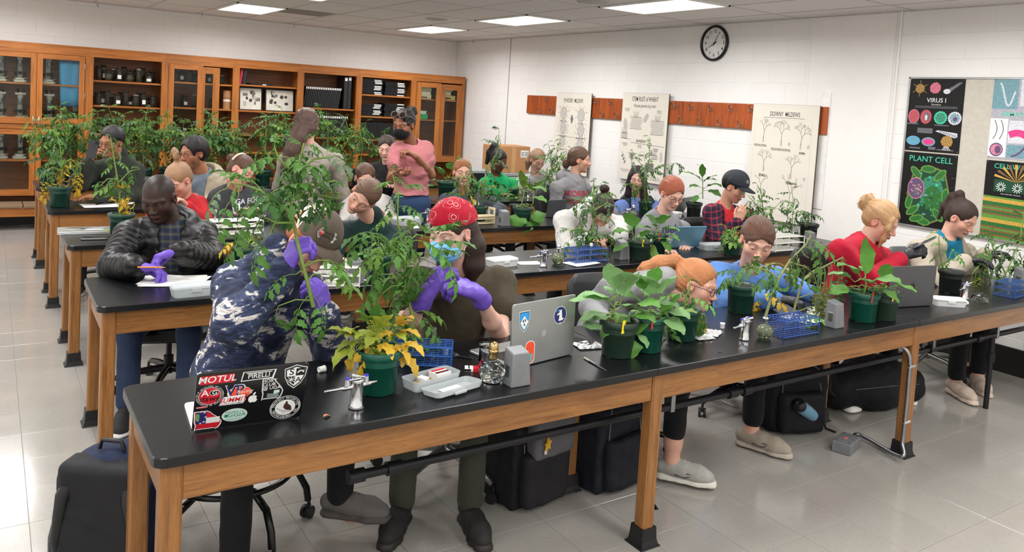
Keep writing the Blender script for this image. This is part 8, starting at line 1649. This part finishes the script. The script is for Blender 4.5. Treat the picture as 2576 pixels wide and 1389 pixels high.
# ---- plastic boxes
FROST=M('frosted_plastic',(206,212,214),.38,var=.03,trans=.35,ior=1.2,alpha=.82);FROSTW=M('milky_plastic',(222,222,220),.4,var=.03,trans=.15,ior=1.2)
def tray_mesh(m,w_,d,h,r,th=.0025):
 o,i_=rrect(w_,d,r,4),rrect(w_-2*th,d-2*th,r-th,4);b=rrect(w_*.92,d*.92,r*.9,4);n=len(o)
 vs=[(x,y,0)for x,y in b]+[(x,y,h)for x,y in o]+[(x,y,h)for x,y in i_]+[(x*.985,y*.985,th)for x,y in b]
 m.add(vs,[(j*n+k,j*n+(k+1)%n,(j+1)*n+(k+1)%n,(j+1)*n+k)for j in range(3)for k in range(n)]+[tuple(range(n))[::-1],tuple(range(3*n,4*n))],0,False);return m
def pbox(label,px,py,rz,w_=.215,d=.085,h=.045,mat=None,group=None,content=None):
 c=TT(px,py);t=thing('plastic_box',label,'box',c,rz);mat=mat or FROSTW
 tray_mesh(MB(),w_,d,h*.62,.018).build('tray',mat,t);m=MB();slab(rrect(w_*1.01,d*1.02,.019),h*.60,h,.006,m);m.build('lid',mat,t);MB().box((-.022,-d/2-.004,h*.45),(.022,-d/2+.001,h*.8),bev=.001).build('catch',mat,t)
 if content:MB().box((-w_*.38,-d*.35,.003),(w_*.38,d*.35,h*.4),bev=.003).build('contents',content,t)
c=TT(1084,966);t=thing('plastic_box','open frosted plastic pencil box with its lid folded towards the camera','box',c,.22)
tray_mesh(MB(),.215,.088,.036,.018).build('tray',FROST,t);l_=MB();tray_mesh(l_,.220,.094,.020,.019);l_.xf(Matrix.Translation((.014,-.098,.004))@Matrix.Rotation(-.10,4,'X'));lo=l_.build('lid',FROST,t);MB().box((-.018,-.152,.008),(.034,-.143,.018),bev=.002).build('catch',FROST,t)
m=MB();m.box((-.034,-.122,.0075),(.050,-.080,.0105));m.build('name_card',PAPERW,lo)
cc=c+Matrix.Rotation(.22,3,'Z')@Vector((.045,.006,.010));u=thing('slide_box','small white box with red and black bands in the open pencil box','box',cc,.22);MB().box((-.033,-.024,0),(.033,.024,.026),bev=.001).build('box_body',PAPERW,u);MB().box((-.030,.006,.0262),(.030,.020,.0266)).build('red_band',SKM[sk['red']],u);i=Ink(.0266);i.rect(-.030,-.018,.030,-.004,sk['black']);i.text('COVER GLASS',0,-.011,.0075,sk['red']);i.build('print',SKM,u)
cc=c+Matrix.Rotation(.22,3,'Z')@Vector((-.028,.012,.010));u=thing('eraser','white block eraser in the open pencil box','eraser',cc,.5);MB().box((-.014,-.018,0),(.014,.018,.018),bev=.002).build('block',PAPERW,u)
for dy,q in((.018,'first'),(.006,'second')):
 cc=c+Matrix.Rotation(.22,3,'Z')@Vector((-.07,dy,.012));u=thing('wooden_stick','wooden stick in the open pencil box, %s from the back'%q,'stick',cc,.22);MB().cyl((0,0,0),(.10,.002,0),.0035,n=8).build('shaft',M('pale_wood',(186,150,104),.6),u)
pbox('closed translucent plastic box on the second row beside the papers',488,742,.07,.21,.09,.055,FROST,content=PAPERW);pbox('white plastic box on the second row behind the bandana wearer',1262,668,.10,.20,.10,.050);pbox('clear plastic box on the second row beside the blue laptop',1792,628,-.2,.20,.09,.05,FROST);pbox('white plastic box right of the dark grey laptop',2384,768,-.62,.185,.085,.045);pbox('plastic box of pink pieces on the third row',1022,566,.15,.24,.12,.065,FROST,content=M('pink_pieces',(226,150,130),.6));pbox('white plastic box on the third row beside the tobacco-like plant',1692,546,.05,.2,.09,.05)
# ---- papers, bags and small things
def sheet(label,px,py,w_,d,rz,z=.0,cat='paper',writing=0,nm='paper_sheet',n=1):
 c=TT(px,py);t=thing(nm,label,cat,(c.x,c.y,TZ+z),rz)
 for k in range(n):
  m=MB();vs=[(x*w_/2,y*d/2,.0008+k*.0012+.0012*abs(x)**2*(1+k*.4))for y in(-1,0,1)for x in(-1,-.5,0,.5,1)];m.add(vs,[(j*5+i,j*5+i+1,j*5+i+6,j*5+i+5)for j in range(2)for i in range(4)]);m.xf(Matrix.Rotation(.05*k*(-1)**k,4,'Z'));m.build('sheet',PAPERW,t)
 if writing:
  i=Ink(.0022+n*.0012)
  for k in range(writing):y=d*.38-k*d*.07;i.line([(-w_*.38,y),(w_*random.uniform(-.1,.38),y)],.0018,0)
  i.line([(0,d*.1),(.02,d*.16),(.035,d*.11),(.06,d*.15)],.002,0);i.build('writing',[INKG],t)
 return t
sheet('loose stack of written white papers under the purple gloves',440,708,.30,.24,-.35,0,'paper',8,'paper_stack',4);sheet('white paper with a pen at the left of the fourth row',258,517,.30,.22,.1,0,'paper',3);sheet('white paper behind the pen paper on the fourth row',300,510,.22,.16,-.3)
sheet('white paper under the white rack on the second row',870,706,.20,.14,.3);sheet('white paper beneath the blue rack of the second row',1462,662,.24,.14,.2,.0002);sheet('white paper at the chrome tap of the second row',1330,662,.16,.10,-.2,0,'paper');sheet('white paper before the pale blue sweatshirt',2030,800,.26,.16,.1,0);sheet('white sheet on the third row left of the bandana',1044,572,.14,.08,.3);sheet('white lettered paper leaning before the red hair',1578,560,.12,.10,.2)
def bag(label,px,py,w_,d,rz):
 c=TT(px,py);t=thing('plastic_bag',label,'bag',(c.x,c.y,TZ+.001),rz);m=MB();n=10;r=random.Random(int(px));vs=[(w_*(i/n-.5)+r.uniform(-.002,.002),d*(j/n-.5)+r.uniform(-.002,.002),.003+r.uniform(0,.011)*(1 if 0<i<n and 0<j<n else.2))for i in range(n+1)for j in range(n+1)];m.add(vs,[(i*(n+1)+j,(i+1)*(n+1)+j,(i+1)*(n+1)+j+1,i*(n+1)+j+1)for i in range(n)for j in range(n)],0,False);m.build('film',M('crumpled_film',(206,208,208),.18,.25,var=.15,vs=60,alpha=.92),t)
bag('crumpled clear plastic bag right of the silver laptop',1480,872,.12,.09,-.2);bag('clear plastic bag between the drooping pot and the gas tap',1790,840,.11,.08,.5);bag('clear plastic bag under the yellow hanging leaf',1768,852,.10,.06,-.1)
def stick(nm,label,cat,a,b,r,mats,segs,z=.0):
 A_,B_=TT(*a)+Vector((0,0,z+r)),TT(*b)+Vector((0,0,z+r));t=thing(nm,label,cat,A_);d=B_-A_
 for(f0,f1,k0,k1,part,mt)in segs:MB().cyl(d*f0,d*f1,r*k0,r*k1,10).build(part,mt,t)
stick('paint_brush','slim brush with pale tip lying in front of the broad-leaved pots','brush',(1470,903),(1526,936),.0042,None,((0,.22,.9,1,'tip',M('brush_pale',(196,188,168),.6)),(.22,.5,1,.9,'ferrule',STEEL),(.5,1,.9,.35,'handle',M('brush_grey',(90,90,92),.35))))
stick('pen','dark pen lying on the paper of the fourth row','pen',(242,517),(264,511),.005,None,((0,.8,1,1,'barrel',BLACKP),(.8,1,1,.3,'tip',STEEL)),.004)
P8w=I8['arms'][0][2];A_=P8w+np.array(dirv(P8w,(1,0,.15)))*.055+np.array([0,-.02,.012]);t=thing('pencil','short orange pencil held in a purple glove','pencil',A_);ir,up_,tc_=cam_dirs(A_);MB().cyl(-ir*.04+tc_*.035,ir*.07+tc_*.035-up_*.004,.0042,n=6).build('shaft',M('pencil_orange',(206,128,60),.5),t);MB().cyl(ir*.07+tc_*.035-up_*.004,ir*.088+tc_*.035-up_*.006,.0042,.001,6).build('point',M('pale_wood',(186,150,104)),t)
c=TT(824,1049);t=O('dry_leaf_scrap',None,None,None,c,'curled brown scrap of dry leaf on the front table','leaf scrap');m=MB();vs,fs=[],[];strip_leaf(vs,fs,(-.014,0,.002),(1,0,.2),(0,1,0),(-.2,0,1),.03,.008,6,1,.6,1.2,.1,LR,.1);m.add(vs,fs,0,True);m.build('blade',M('dry_brown',(178,122,84),.7),t)
def vial_cap(label,px,py,rz=0,lay=False):
 c=TT(px,py);t=thing('stopper',label,'stopper',c,rz);m=MB().lathe([(0,.002),(.008,.002),(.010,0),(.0105,.002),(.0105,.018),(.012,.020),(.012,.026),(0,.027)],16)
 if lay:m.xf(Matrix.Translation((0,0,.011))@Matrix.Rotation(math.pi/2,4,'Y'))
 m.build('cap_body',M('white_rubber',(228,228,224)),t)
vial_cap('white stopper lying beside the black laptop',801,938,.2,True);vial_cap('white stopper standing by the front blue rack',1121,893);vial_cap('white stopper standing behind the middle gas tap',1817,826);vial_cap('pale stopper beside the right white plastic box',2426,768,0,True)
c=TT(1187,932);t=thing('match_box','small red and white match box near the spirit lamp','match box',c,-.5);MB().box((-.027,-.018,.0006),(.027,.018,.0125),bev=.0008).build('sleeve',PAPERW,t);MB().box((.004,-.0185,.0),(.0275,.0185,.0130),bev=.0005).build('red_end',SKM[sk['red']],t);MB().box((-.0275,-.0182,.002),(-.004,-.0178,.0105)).build('striker',BLACKP,t);i=Ink(.0128);i.rect(-.014,-.018,-.009,.018,sk['black']);i.build('print',SKM,t)
c=TT(1152,898);t=thing('scissors','small dark scissors beside the front blue rack','scissors',c,-.9)
for sg in(1,-1):
 m=MB();m.box((0,-.003+sg*.002,.002),(.060,.003+sg*.002,.004),bev=.0005);m.tube([(-.022+.016*math.cos(a),sg*.013+.010*math.sin(a),.004)for a in np.linspace(0,6.28,13)[:-1]],.0025,6,closed=True);m.tube([(-.008,sg*.010,.004),(.004,sg*.002,.004)],.0026,6);m.build('blade',STEEL if sg>0 else BLACKP,t)
c=TT(1402,908)if False else TT(1806,886);t=O('leaf_crumb',None,None,None,c,'tiny dark crumb on the front table before the gas tap','crumb');MB().tube([(0,0,.002),(.006,-.004,.004),(.010,-.012,.002)],.0018,5).build('crumb_body',M('crumb',(70,66,58),.7),t)
def phone(label,mat4,col=(22,22,24),edge=(70,70,72),s=1.0):
 t=thing('mobile_phone',label,'phone');t.matrix_world=mat4;m=MB();slab(rrect(.072*s,.148*s,.010),-.004,.004,.0015,m);m.build('phone_body',M('phone_%d_%d_%d'%edge,edge,.3,.5),t)
 m=MB();m.prism(rrect(.067*s,.142*s,.008),.0038,.0044);m.build('screen',M('phone_glass_%d'%col[0],col,.08,coat=.4),t);MB().box((-.03*s,.045*s,-.006),(-.008*s,.068*s,-.003),bev=.002).build('camera_bump',BLACKP,t)
p=np.array(AY(233,376,7.06));ir,up_,tc_=cam_dirs(p);a=math.radians(-10);x=ir*math.cos(a)+up_*math.sin(a);y=up_*math.cos(a)-ir*math.sin(a);phone('black phone held up in front of a face by the back row',frame(p,-x,y,-tc_*1.0),(16,16,18),s=1.0)
h=I6['arms'][0];p=h[2]+h[3]*.115+np.array([0,0,.045]);ir,up_,tc_=cam_dirs(p);y=unit(ir*.8+up_*.55);x=unit(tc_-y*(y@tc_));phone('phone in a black glove held by the red sweatshirt',frame(p,x,y,np.cross(x,y)),(18,18,20),(120,120,124))
c=TT(237,602);phone('phone in a dark case on the third row beside the closed laptop',Matrix.Translation((c.x,c.y,TZ+.007))@Matrix.Rotation(1.45,4,'Z'),(60,58,54),(110,112,110),1.0)
c=TT(1452,860);phone('black phone lying behind the silver laptop',Matrix.Translation((c.x,c.y,TZ+.005))@Matrix.Rotation(.5,4,'Z'),(20,20,22))
c=TT(1322,556);phone('dark phone on the third row beside the spilling plant',Matrix.Translation((c.x,c.y,TZ+.005))@Matrix.Rotation(.9,4,'Z'),(50,54,50))
c=TT(2060,788);t=thing('power_adapter','white power adapter with cable under the hanging leaves','charger',c,.1);m=MB();slab(rrect(.075,.075,.012),0,.028,.006,m);m.build('adapter_body',PAPERW,t);MB().tube([(-.03,.03,.012),(-.06,.05,.03),(-.10,.03,.028),(-.14,.06,.004),(-.20,.05,.004)],.0028,6).build('cable',PAPERW,t)
c=TT(512,505);t=thing('glove_box','purple gloves bulging from a dark box by the smiling person','glove box',c,.1);MB().box((-.10,-.055,0),(.10,.055,.075),bev=.003).build('carton',M('glove_carton',(60,48,110),.6),t);F=Field();F.ell((0,0,.085),(.075,.045,.035));F.ell((.03,.01,.10),(.03,.03,.03));F.disp.append(lambda P:.008*folds(P,90,2));O('glove_tuft',np_mesh('glove_tuft',[F.surf(.008)],GLOVE_P),t)
c=TT(478,505);t=thing('dropper_bottle','small white bottle beside the glove box','bottle',c);MB().lathe([(0,0),(.02,0),(.021,.06),(.010,.075),(.009,.085),(0,.086)],16).build('bottle_body',PAPERW,t);MB().lathe([(.011,.084),(.011,.10),(.003,.105),(.002,.13),(0,.131)],12).build('nozzle',PAPERW,t)
# ---------------------------------------------------------------- chairs, bags, pipe and socket box under the tables
VINYL=M('black_vinyl',(28,28,30),.45,var=.12,bump=.15,bs=150);GREYF=M('grey_shell',(96,98,100),.5,var=.06);ALUM=M('cast_aluminium',(150,150,148),.32,.85,var=.08);BLKM=M('black_steel',(24,23,23),.28,.3)
_ch={}
def cmesh(key,fn,mat):
 if key not in _ch:m=MB();fn(m);_ch[key]=m.mesh(key);_ch[key].materials.append(mat)
 return _ch[key]
def caster(t,p,a):
 w_=O('caster',cmesh('caster',lambda m:(m.cyl((0,.008,.026),(0,.020,.026),.026,n=14),m.cyl((0,-.020,.026),(0,-.008,.026),.026,n=14),m.box((-.014,-.007,.03),(.016,.007,.058),bev=.003),m.cyl((.008,0,.05),(.008,0,.082),.007,n=8)),BLACKP),t,loc=p);w_.rotation_euler=(0,0,a)
def seat_fn(m):slab(rrect(.46,.44,.10,5),-.035,.035,.018,m)
def back_fn(m):
 n=10;vs=[]
 for lay in(0,1):
  for i in range(n+1):
   for j in range(7):
    u,v=-1+2*i/n,j/6;ww=.195*(1-.12*(2*v-1)**4)*(1 if 0<j<6 else.86);vs.append((u*ww,-.235-.035*(1-u*u)+(lay*.045-.0225)*(1 if 0<j<6 and 0<i<n else.5)-.05*v,.12+.31*v))
 k=(n+1)*7;q=lambda l,i,j:l*k+i*7+j
 fs=[(q(1,i,j),q(1,i,j+1),q(1,i+1,j+1),q(1,i+1,j))for i in range(n)for j in range(6)]+[(q(0,i,j),q(0,i+1,j),q(0,i+1,j+1),q(0,i,j+1))for i in range(n)for j in range(6)]
 fs+=[(q(0,i,0),q(1,i,0),q(1,i+1,0),q(0,i+1,0))for i in range(n)]+[(q(0,i,6),q(0,i+1,6),q(1,i+1,6),q(1,i,6))for i in range(n)]+[(q(0,0,j),q(0,0,j+1),q(1,0,j+1),q(1,0,j))for j in range(6)]+[(q(0,n,j),q(1,n,j),q(1,n,j+1),q(0,n,j+1))for j in range(6)]
 m.add(vs,fs,0,True)
def chair(label,x,y,face,seat_z,metal=None,pad=None,back=True,ring=False,spin=0.0,group='chairs at the lab tables',legr=.29):
 """face: direction the sitter looks (world angle of +y)"""
 metal=metal or BLKM;pad=pad or VINYL;t=thing('swivel_chair',label,'chair',(x,y,0),face-math.pi/2,group)
 O('seat',cmesh('seat_'+pad.name,seat_fn,pad),t,loc=(0,0,seat_z-.035))
 if back:O('backrest',cmesh('back_'+pad.name,back_fn,pad),t,loc=(0,0,seat_z));MB().tube([(0,-.05,seat_z-.075),(0,-.22,seat_z-.07),(0,-.285,seat_z),(0,-.28,seat_z+.22)],[.018,.018,.016,.014],8).build('back_post',metal,t)
 MB().cyl((0,0,.10),(0,0,seat_z-.20),.027,n=14).cyl((0,0,seat_z-.20),(0,0,seat_z-.07),.016,n=12).box((-.09,-.09,seat_z-.085),(.09,.09,seat_z-.068),bev=.003).build('column',BLKM if ring else metal,t)
 for k in range(5):
  a=spin+k*2*math.pi/5;d=Vector((math.cos(a),math.sin(a),0));top=.13 if not ring else.20
  P=[d*.02+Vector((0,0,top)),d*legr*.5+Vector((0,0,top+.01 if ring else top-.012)),d*legr*.88+Vector((0,0,.115 if ring else.098)),d*legr+Vector((0,0,.082))]
  if ring:P=[d*.02+Vector((0,0,.20)),d*legr*.55+Vector((0,0,.235)),d*legr*.85+Vector((0,0,.20)),d*legr*.97+Vector((0,0,.13)),d*legr+Vector((0,0,.075))]
  lg=MB().tube(P,[.022,.019,.015,.012]if not ring else.0145,10).build('leg',metal,t);caster(lg,d*legr,a+.7)
 if ring:MB().tube([(.235*math.cos(a),.235*math.sin(a),.262)for a in np.linspace(0,2*math.pi,41)[:-1]],.011,8,closed=True).build('foot_ring',metal,t)
def seat_for(inf,label,**kw):
 H,B=inf['H'],inf['B'];f=unit(V(B[1][0],B[1][1],0));sz=min(max(H[2]-.10,.40),.50);p=H-f*.02;chair(label,p[0],p[1],math.atan2(f[1],f[0]),sz,**kw)
seat_for(I1,'black stool with foot ring and bent legs under the navy fleece',ring=True,back=False,spin=.4,legr=.31);seat_for(I2,'grey backed chair with aluminium star base under the bandana wearer',metal=ALUM,pad=GREYF,spin=1.25,legr=.33)
c=AY(1556,830,3.02);ch=math.atan2(*(lambda f:(f[1],f[0]))(I4['B'][1]));chair('black backed swivel chair under the grey knit top',c.x,c.y,ch,.42,spin=.2,legr=.30);seat_for(I5,'black chair with bent legs under the pale blue sweatshirt',ring=False,spin=.8);seat_for(I6,'black chair under the red sweatshirt',spin=.3);seat_for(I7,'grey chair with aluminium base under the cream cardigan',metal=ALUM,pad=GREYF,spin=.6)
for inf,lab_ in((I8,'chair under the black quilted jacket'),(I9,'chair under the dark green fleece'),(I10,'dark backed chair under the white sweatshirt'),(I11,'chair under the red haired person with glasses'),(I12,'chair under the plaid shirt'),(I13,'chair under the top pony-tail'),(I14,'chair under the charcoal lettered sweatshirt'),(I17,'chair under the slate sweatshirt'),(I18,'black backed chair under the grey hooded sweatshirt'),(I19,'chair under the blue hooded top'),(I20,'chair under the white top in the third row'),(I21,'chair under the phone holder'),(I22,'chair under the smiling person'),(I23,'chair under the bright green top'),(I24,'chair under the speckled vest'),(I25,'chair under the black top')):seat_for(inf,lab_,spin=random.uniform(0,1.2),pad=VINYL)
def soft(nm,fld,h,mat,par):return O(nm,np_mesh(nm,[fld.surf(h)],mat),par)
def nylon(name,c):return cloth('nylon_'+name,c,rough=.62,bump=.35,scale=420,var=.15,sheen=0)
def backpack(label,px,py,rz,w_,d,h,col,pocket,strap=BLACKP,lean=0.0,straps=True,extra=None):
 c=AZ(px,py,0);t=thing('backpack',label,'bag',(c.x,c.y,0),rz);F=Field()
 F.box((0,lean*.4,h*.40),(w_*.42,d*.36,h*.36),None,min(w_,d)*.10,.06);F.ell((0,lean,h*.78),(w_*.46,d*.44,h*.22),None,.08);F.disp.append(lambda P:.007*folds(P,34,int(px))+.003*folds(P,90,4));F.plane((0,0,.004),(0,0,-1));soft('main_body',F,.011,nylon('%d_%d_%d'%col,col),t)
 F=Field();F.box((0,-d*.44,h*.30),(w_*.30,d*.10,h*.20),None,.03,.03);F.disp.append(lambda P:.006*folds(P,45,8));F.plane((0,0,.006),(0,0,-1));soft('front_pocket',F,.011,nylon('%d_%d_%d'%pocket,pocket),t)
 m=MB();m.tube([(-w_*.34,-d*.50+lean*.5,h*.56),(-w_*.3,-d*.46+lean,h*.86),(0,-d*.32+lean,h*.985),(w_*.3,-d*.46+lean,h*.86),(w_*.34,-d*.50+lean*.5,h*.56)],.004,6);m.build('zip',M('zip_grey',(84,84,88),.4,.4),t)
 MB().tube([(-.045,d*.2+lean,h*.985),(-.035,d*.2+lean,h*1.05),(.035,d*.2+lean,h*1.05),(.045,d*.2+lean,h*.985)],.008,8).build('top_handle',strap,t)
 if straps:
  for sx in(-1,1):MB().tube([(sx*w_*.25,d*.36+lean,h*.9),(sx*w_*.34,d*.58+lean,h*.7),(sx*w_*.42,d*.56,h*.35),(sx*w_*.46,d*.40,.05)],[.022,.026,.018,.008],8).build('shoulder_strap',strap,t)
  MB().tube([(w_*.46,-d*.1,.10),(w_*.56,-d*.2,.05),(w_*.54,-d*.35,.008),(w_*.62,-d*.55,.006)],.006,6).build('loose_strap',strap,t)
 return t
t=backpack('navy backpack with black side panels leaning on the front table, bottom left corner',292,1430,2.5,.34,.24,.47,(22,32,58),(30,30,33));F=Field();F.box((0,.085,.24),(.115,.03,.17),None,.03,.03);F.disp.append(lambda P:.004*folds(P,50,5));soft('back_panel',F,.011,nylon('30_30_33',(30,30,33)),t)
c=AZ(172,1445,.0);u=thing('water_bottle','clear topped water bottle beside the navy backpack','bottle',(c.x-.03,c.y+.0,0));MB().lathe([(0,0),(.034,0),(.036,.01),(.036,.15),(.028,.19),(.020,.21),(.020,.23)],20).build('bottle_body',M('bottle_blue_black',(26,32,44),.3),u);MB().lathe([(.022,.21),(.026,.215),(.026,.25),(.016,.265),(0,.268)],20).build('cap',FROST,u)
t=backpack('grey and black backpack with a hanging yellow star under the front table',1322,1246,.15,.34,.22,.46,(26,25,27),(34,33,36),lean=.03)
F=Field();F.box((.02,-.115,.34),(.10,.02,.09),None,.02,.03);F.disp.append(lambda P:.004*folds(P,50,2));soft('grey_panel',F,.010,nylon('92_90_94',(92,90,94)),t)
star=[(.034*(1 if k%2==0 else.45)*math.sin(k*math.pi/5),.034*(1 if k%2==0 else.45)*math.cos(k*math.pi/5))for k in range(10)][::-1]
u=thing('star_tag','yellow felt star hanging on the grey and black backpack','star tag');p=Vector(AY(1379,1118,t.location.y-.17));u.location=p;u.rotation_euler=(math.pi/2,0,.5);MB().prism(star,-.004,.004).build('star',M('felt_yellow',(224,176,42),.8),u);MB().tube([(0,.034,0),(0,.06,0)],.002,5).build('loop',BLACKP,u);MB().box((-.020,-.038,-.006),(-.009,-.022,.002)).build('white_label',PAPERW,u)
backpack('plain black backpack standing right of the rear oak leg',1520,1208,.1,.31,.22,.46,(28,31,40),(26,28,36));
t=backpack('black backpack with a blue bottle in its side pocket under the middle table',1978,1068,-.35,.36,.26,.42,(22,22,25),(26,26,30),lean=.02)
p=AY(2032,1036,t.location.y-.16);u=thing('water_bottle','pale blue bottle stuck in the black backpack','bottle',p);u.rotation_euler=(.3,-1.0,-.3);MB().lathe([(0,-.06),(.034,-.06),(.036,-.05),(.036,.07),(.030,.085)],20).build('bottle_body',M('bottle_sky',(110,152,180),.4),u);MB().lathe([(.033,.082),(.035,.09),(.035,.12),(0,.124)],20).build('cap',BLACKP,u)
c=AZ(2262,1058,0);t=thing('duffel_bag','slumped black duffel bag on the floor around the right oak leg','bag',(c.x+.05,c.y+.22,0),-.25);F=Field();F.chain([(-.26,.02,.13),(0,0,.15),(.24,0,.13)],[.13,.16,.13],.06,flat=((0,0,1),1.05));F.ell((.05,.05,.17),(.20,.14,.13),None,.08);F.disp.append(lambda P:.010*folds(P,26,3)+.004*folds(P,80,5));F.plane((0,0,.004),(0,0,-1));soft('main_body',F,.012,nylon('24_24_27',(24,24,27)),t)
MB().tube([(-.33,-.06,.10),(-.42,-.10,.16),(-.36,-.02,.27),(-.20,.02,.27)],[.014,.016,.016,.012],8).build('shoulder_strap',nylon('24_24_27',(24,24,27)),t);MB().tube([(-.25,-.13,.17),(0,-.165,.19),(.25,-.12,.17)],.004,6).build('zip',M('zip_grey',(84,84,88)),t)
p=AY(2338,1062,c.y+.03);u=thing('drink_bottle','clear drink bottle with white cap and label in the duffel bag pocket','bottle',p);u.rotation_euler=(0,math.radians(68),math.radians(-10));MB().lathe([(0,-.07),(.030,-.07),(.032,-.06),(.032,.03),(.026,.05),(.014,.065)],20).build('bottle_body',CLEAR,u);MB().lathe([(.0328,-.055),(.0328,-.005)],20).build('paper_label',PAPERW,u);MB().lathe([(.017,-.066),(.017,-.095),(0,-.096)],16).xf(Matrix.Rotation(math.pi,4,'X')).build('cap',PAPERW,u)
PIPE=M('black_iron_pipe',(34,34,37),.45,.4,var=.15)
ry=ROWY[1];py_=ry+.20;pA=AY(900,1192,py_);pB=AY(2560,832,py_)
t=thing('gas_pipe','black iron gas pipe with couplings running below the front row of tables','pipe',(0,py_,0));z0=(pA.z+pB.z)/2
MB().cyl((pA.x,0,z0),(5.9,0,z0),.0165,n=14).build('pipe_run',PIPE,t)
for px in(905,1000,1840,1875,2330,2445):x=AY(px,1000,py_).x;MB().cyl((x-.028,0,z0),(x+.028,0,z0),.024,n=14).build('coupling',PIPE,t)
for x in(2.5,4.6,5.35):MB().box((x-.012,-.02,z0-.02),(x+.012,.02,TZ-TT_H),bev=.003).build('hanger',STEEL,t)
MB().cyl((5.32,.0,0),(5.32,.0,z0),.016,n=12).cyl((5.32,0,.30),(5.32,0,.36),.024,n=12).build('drop_pipe',PIPE,t)
c=AZ(2128,1130,0);t=thing('floor_socket_box','grey metal floor socket box with pink sticker beside the right oak leg','socket box',c,.28);MB().box((-.085,-.05,0),(.085,.05,.058),bev=.004).build('housing',GREYM,t);MB().box((-.075,-.042,.058),(.075,.042,.062),bev=.001).build('cover',GREYM,t);MB().box((-.02,-.006,.062),(.006,.010,.0632)).build('sticker',M('pink_sticker',(222,96,112),.6),t)
for x in(-.065,.065):
 for y in(-.032,.032):MB().cyl((x,y,.062),(x,y,.0655),.004,n=8).build('screw',STEEL,t)
MB().cyl((.085,0,.03),(.115,0,.03),.019,n=12).build('connector',STEEL,t)
lx=4.08;ends=[c+Matrix.Rotation(.28,3,'Z')@Vector((.11,0,.03)),c+Vector((.20,.045,.022)),Vector((lx-.07,ry+.0,.03)),Vector((lx-.035,ry+.012,.09)),Vector((lx-.026,ry+.015,.20)),Vector((lx-.020,ry+.018,.40)),Vector((lx-.022,ry+.03,.56)),Vector((lx-.06,ry+.10,.62))]
Q=[]
for i in range(len(ends)-1):
 p0,p1,p2,p3=ends[max(i-1,0)],ends[i],ends[i+1],ends[min(i+2,len(ends)-1)]
 for u in np.linspace(0,1,26)[:-1]:Q.append(.5*((2*p1)+(p2-p0)*u+(2*p0-5*p1+4*p2-p3)*u*u+(3*p1-p0-3*p2+p3)*u**3))
t=thing('flexible_conduit','ribbed grey flexible conduit climbing the right oak leg from the floor box','conduit',(0,0,0));MB().tube(Q,[.0115 if k%2 else.0092 for k in range(len(Q))],10).build('ribbed_tube',STEEL,t)
for z in(.20,.50):MB().box((lx-.045,ry+.002,z-.008),(lx+.012,ry+.018,z+.008),bev=.004).build('clamp',CHROME,t)
for a,b,lab_ in(((1640,1268),(1652,1282),'short black strap end on the floor right of the front oak leg'),):p0,p1=AZ(*a,.002),AZ(*b,.002);t=thing('strap_end',lab_,'strap',p0);MB().tube([(0,0,.003),(p1-p0)],.009,6).build('webbing',BLACKP,t)
c=AZ(1475,1100,0)
bpy.context.view_layer.update()
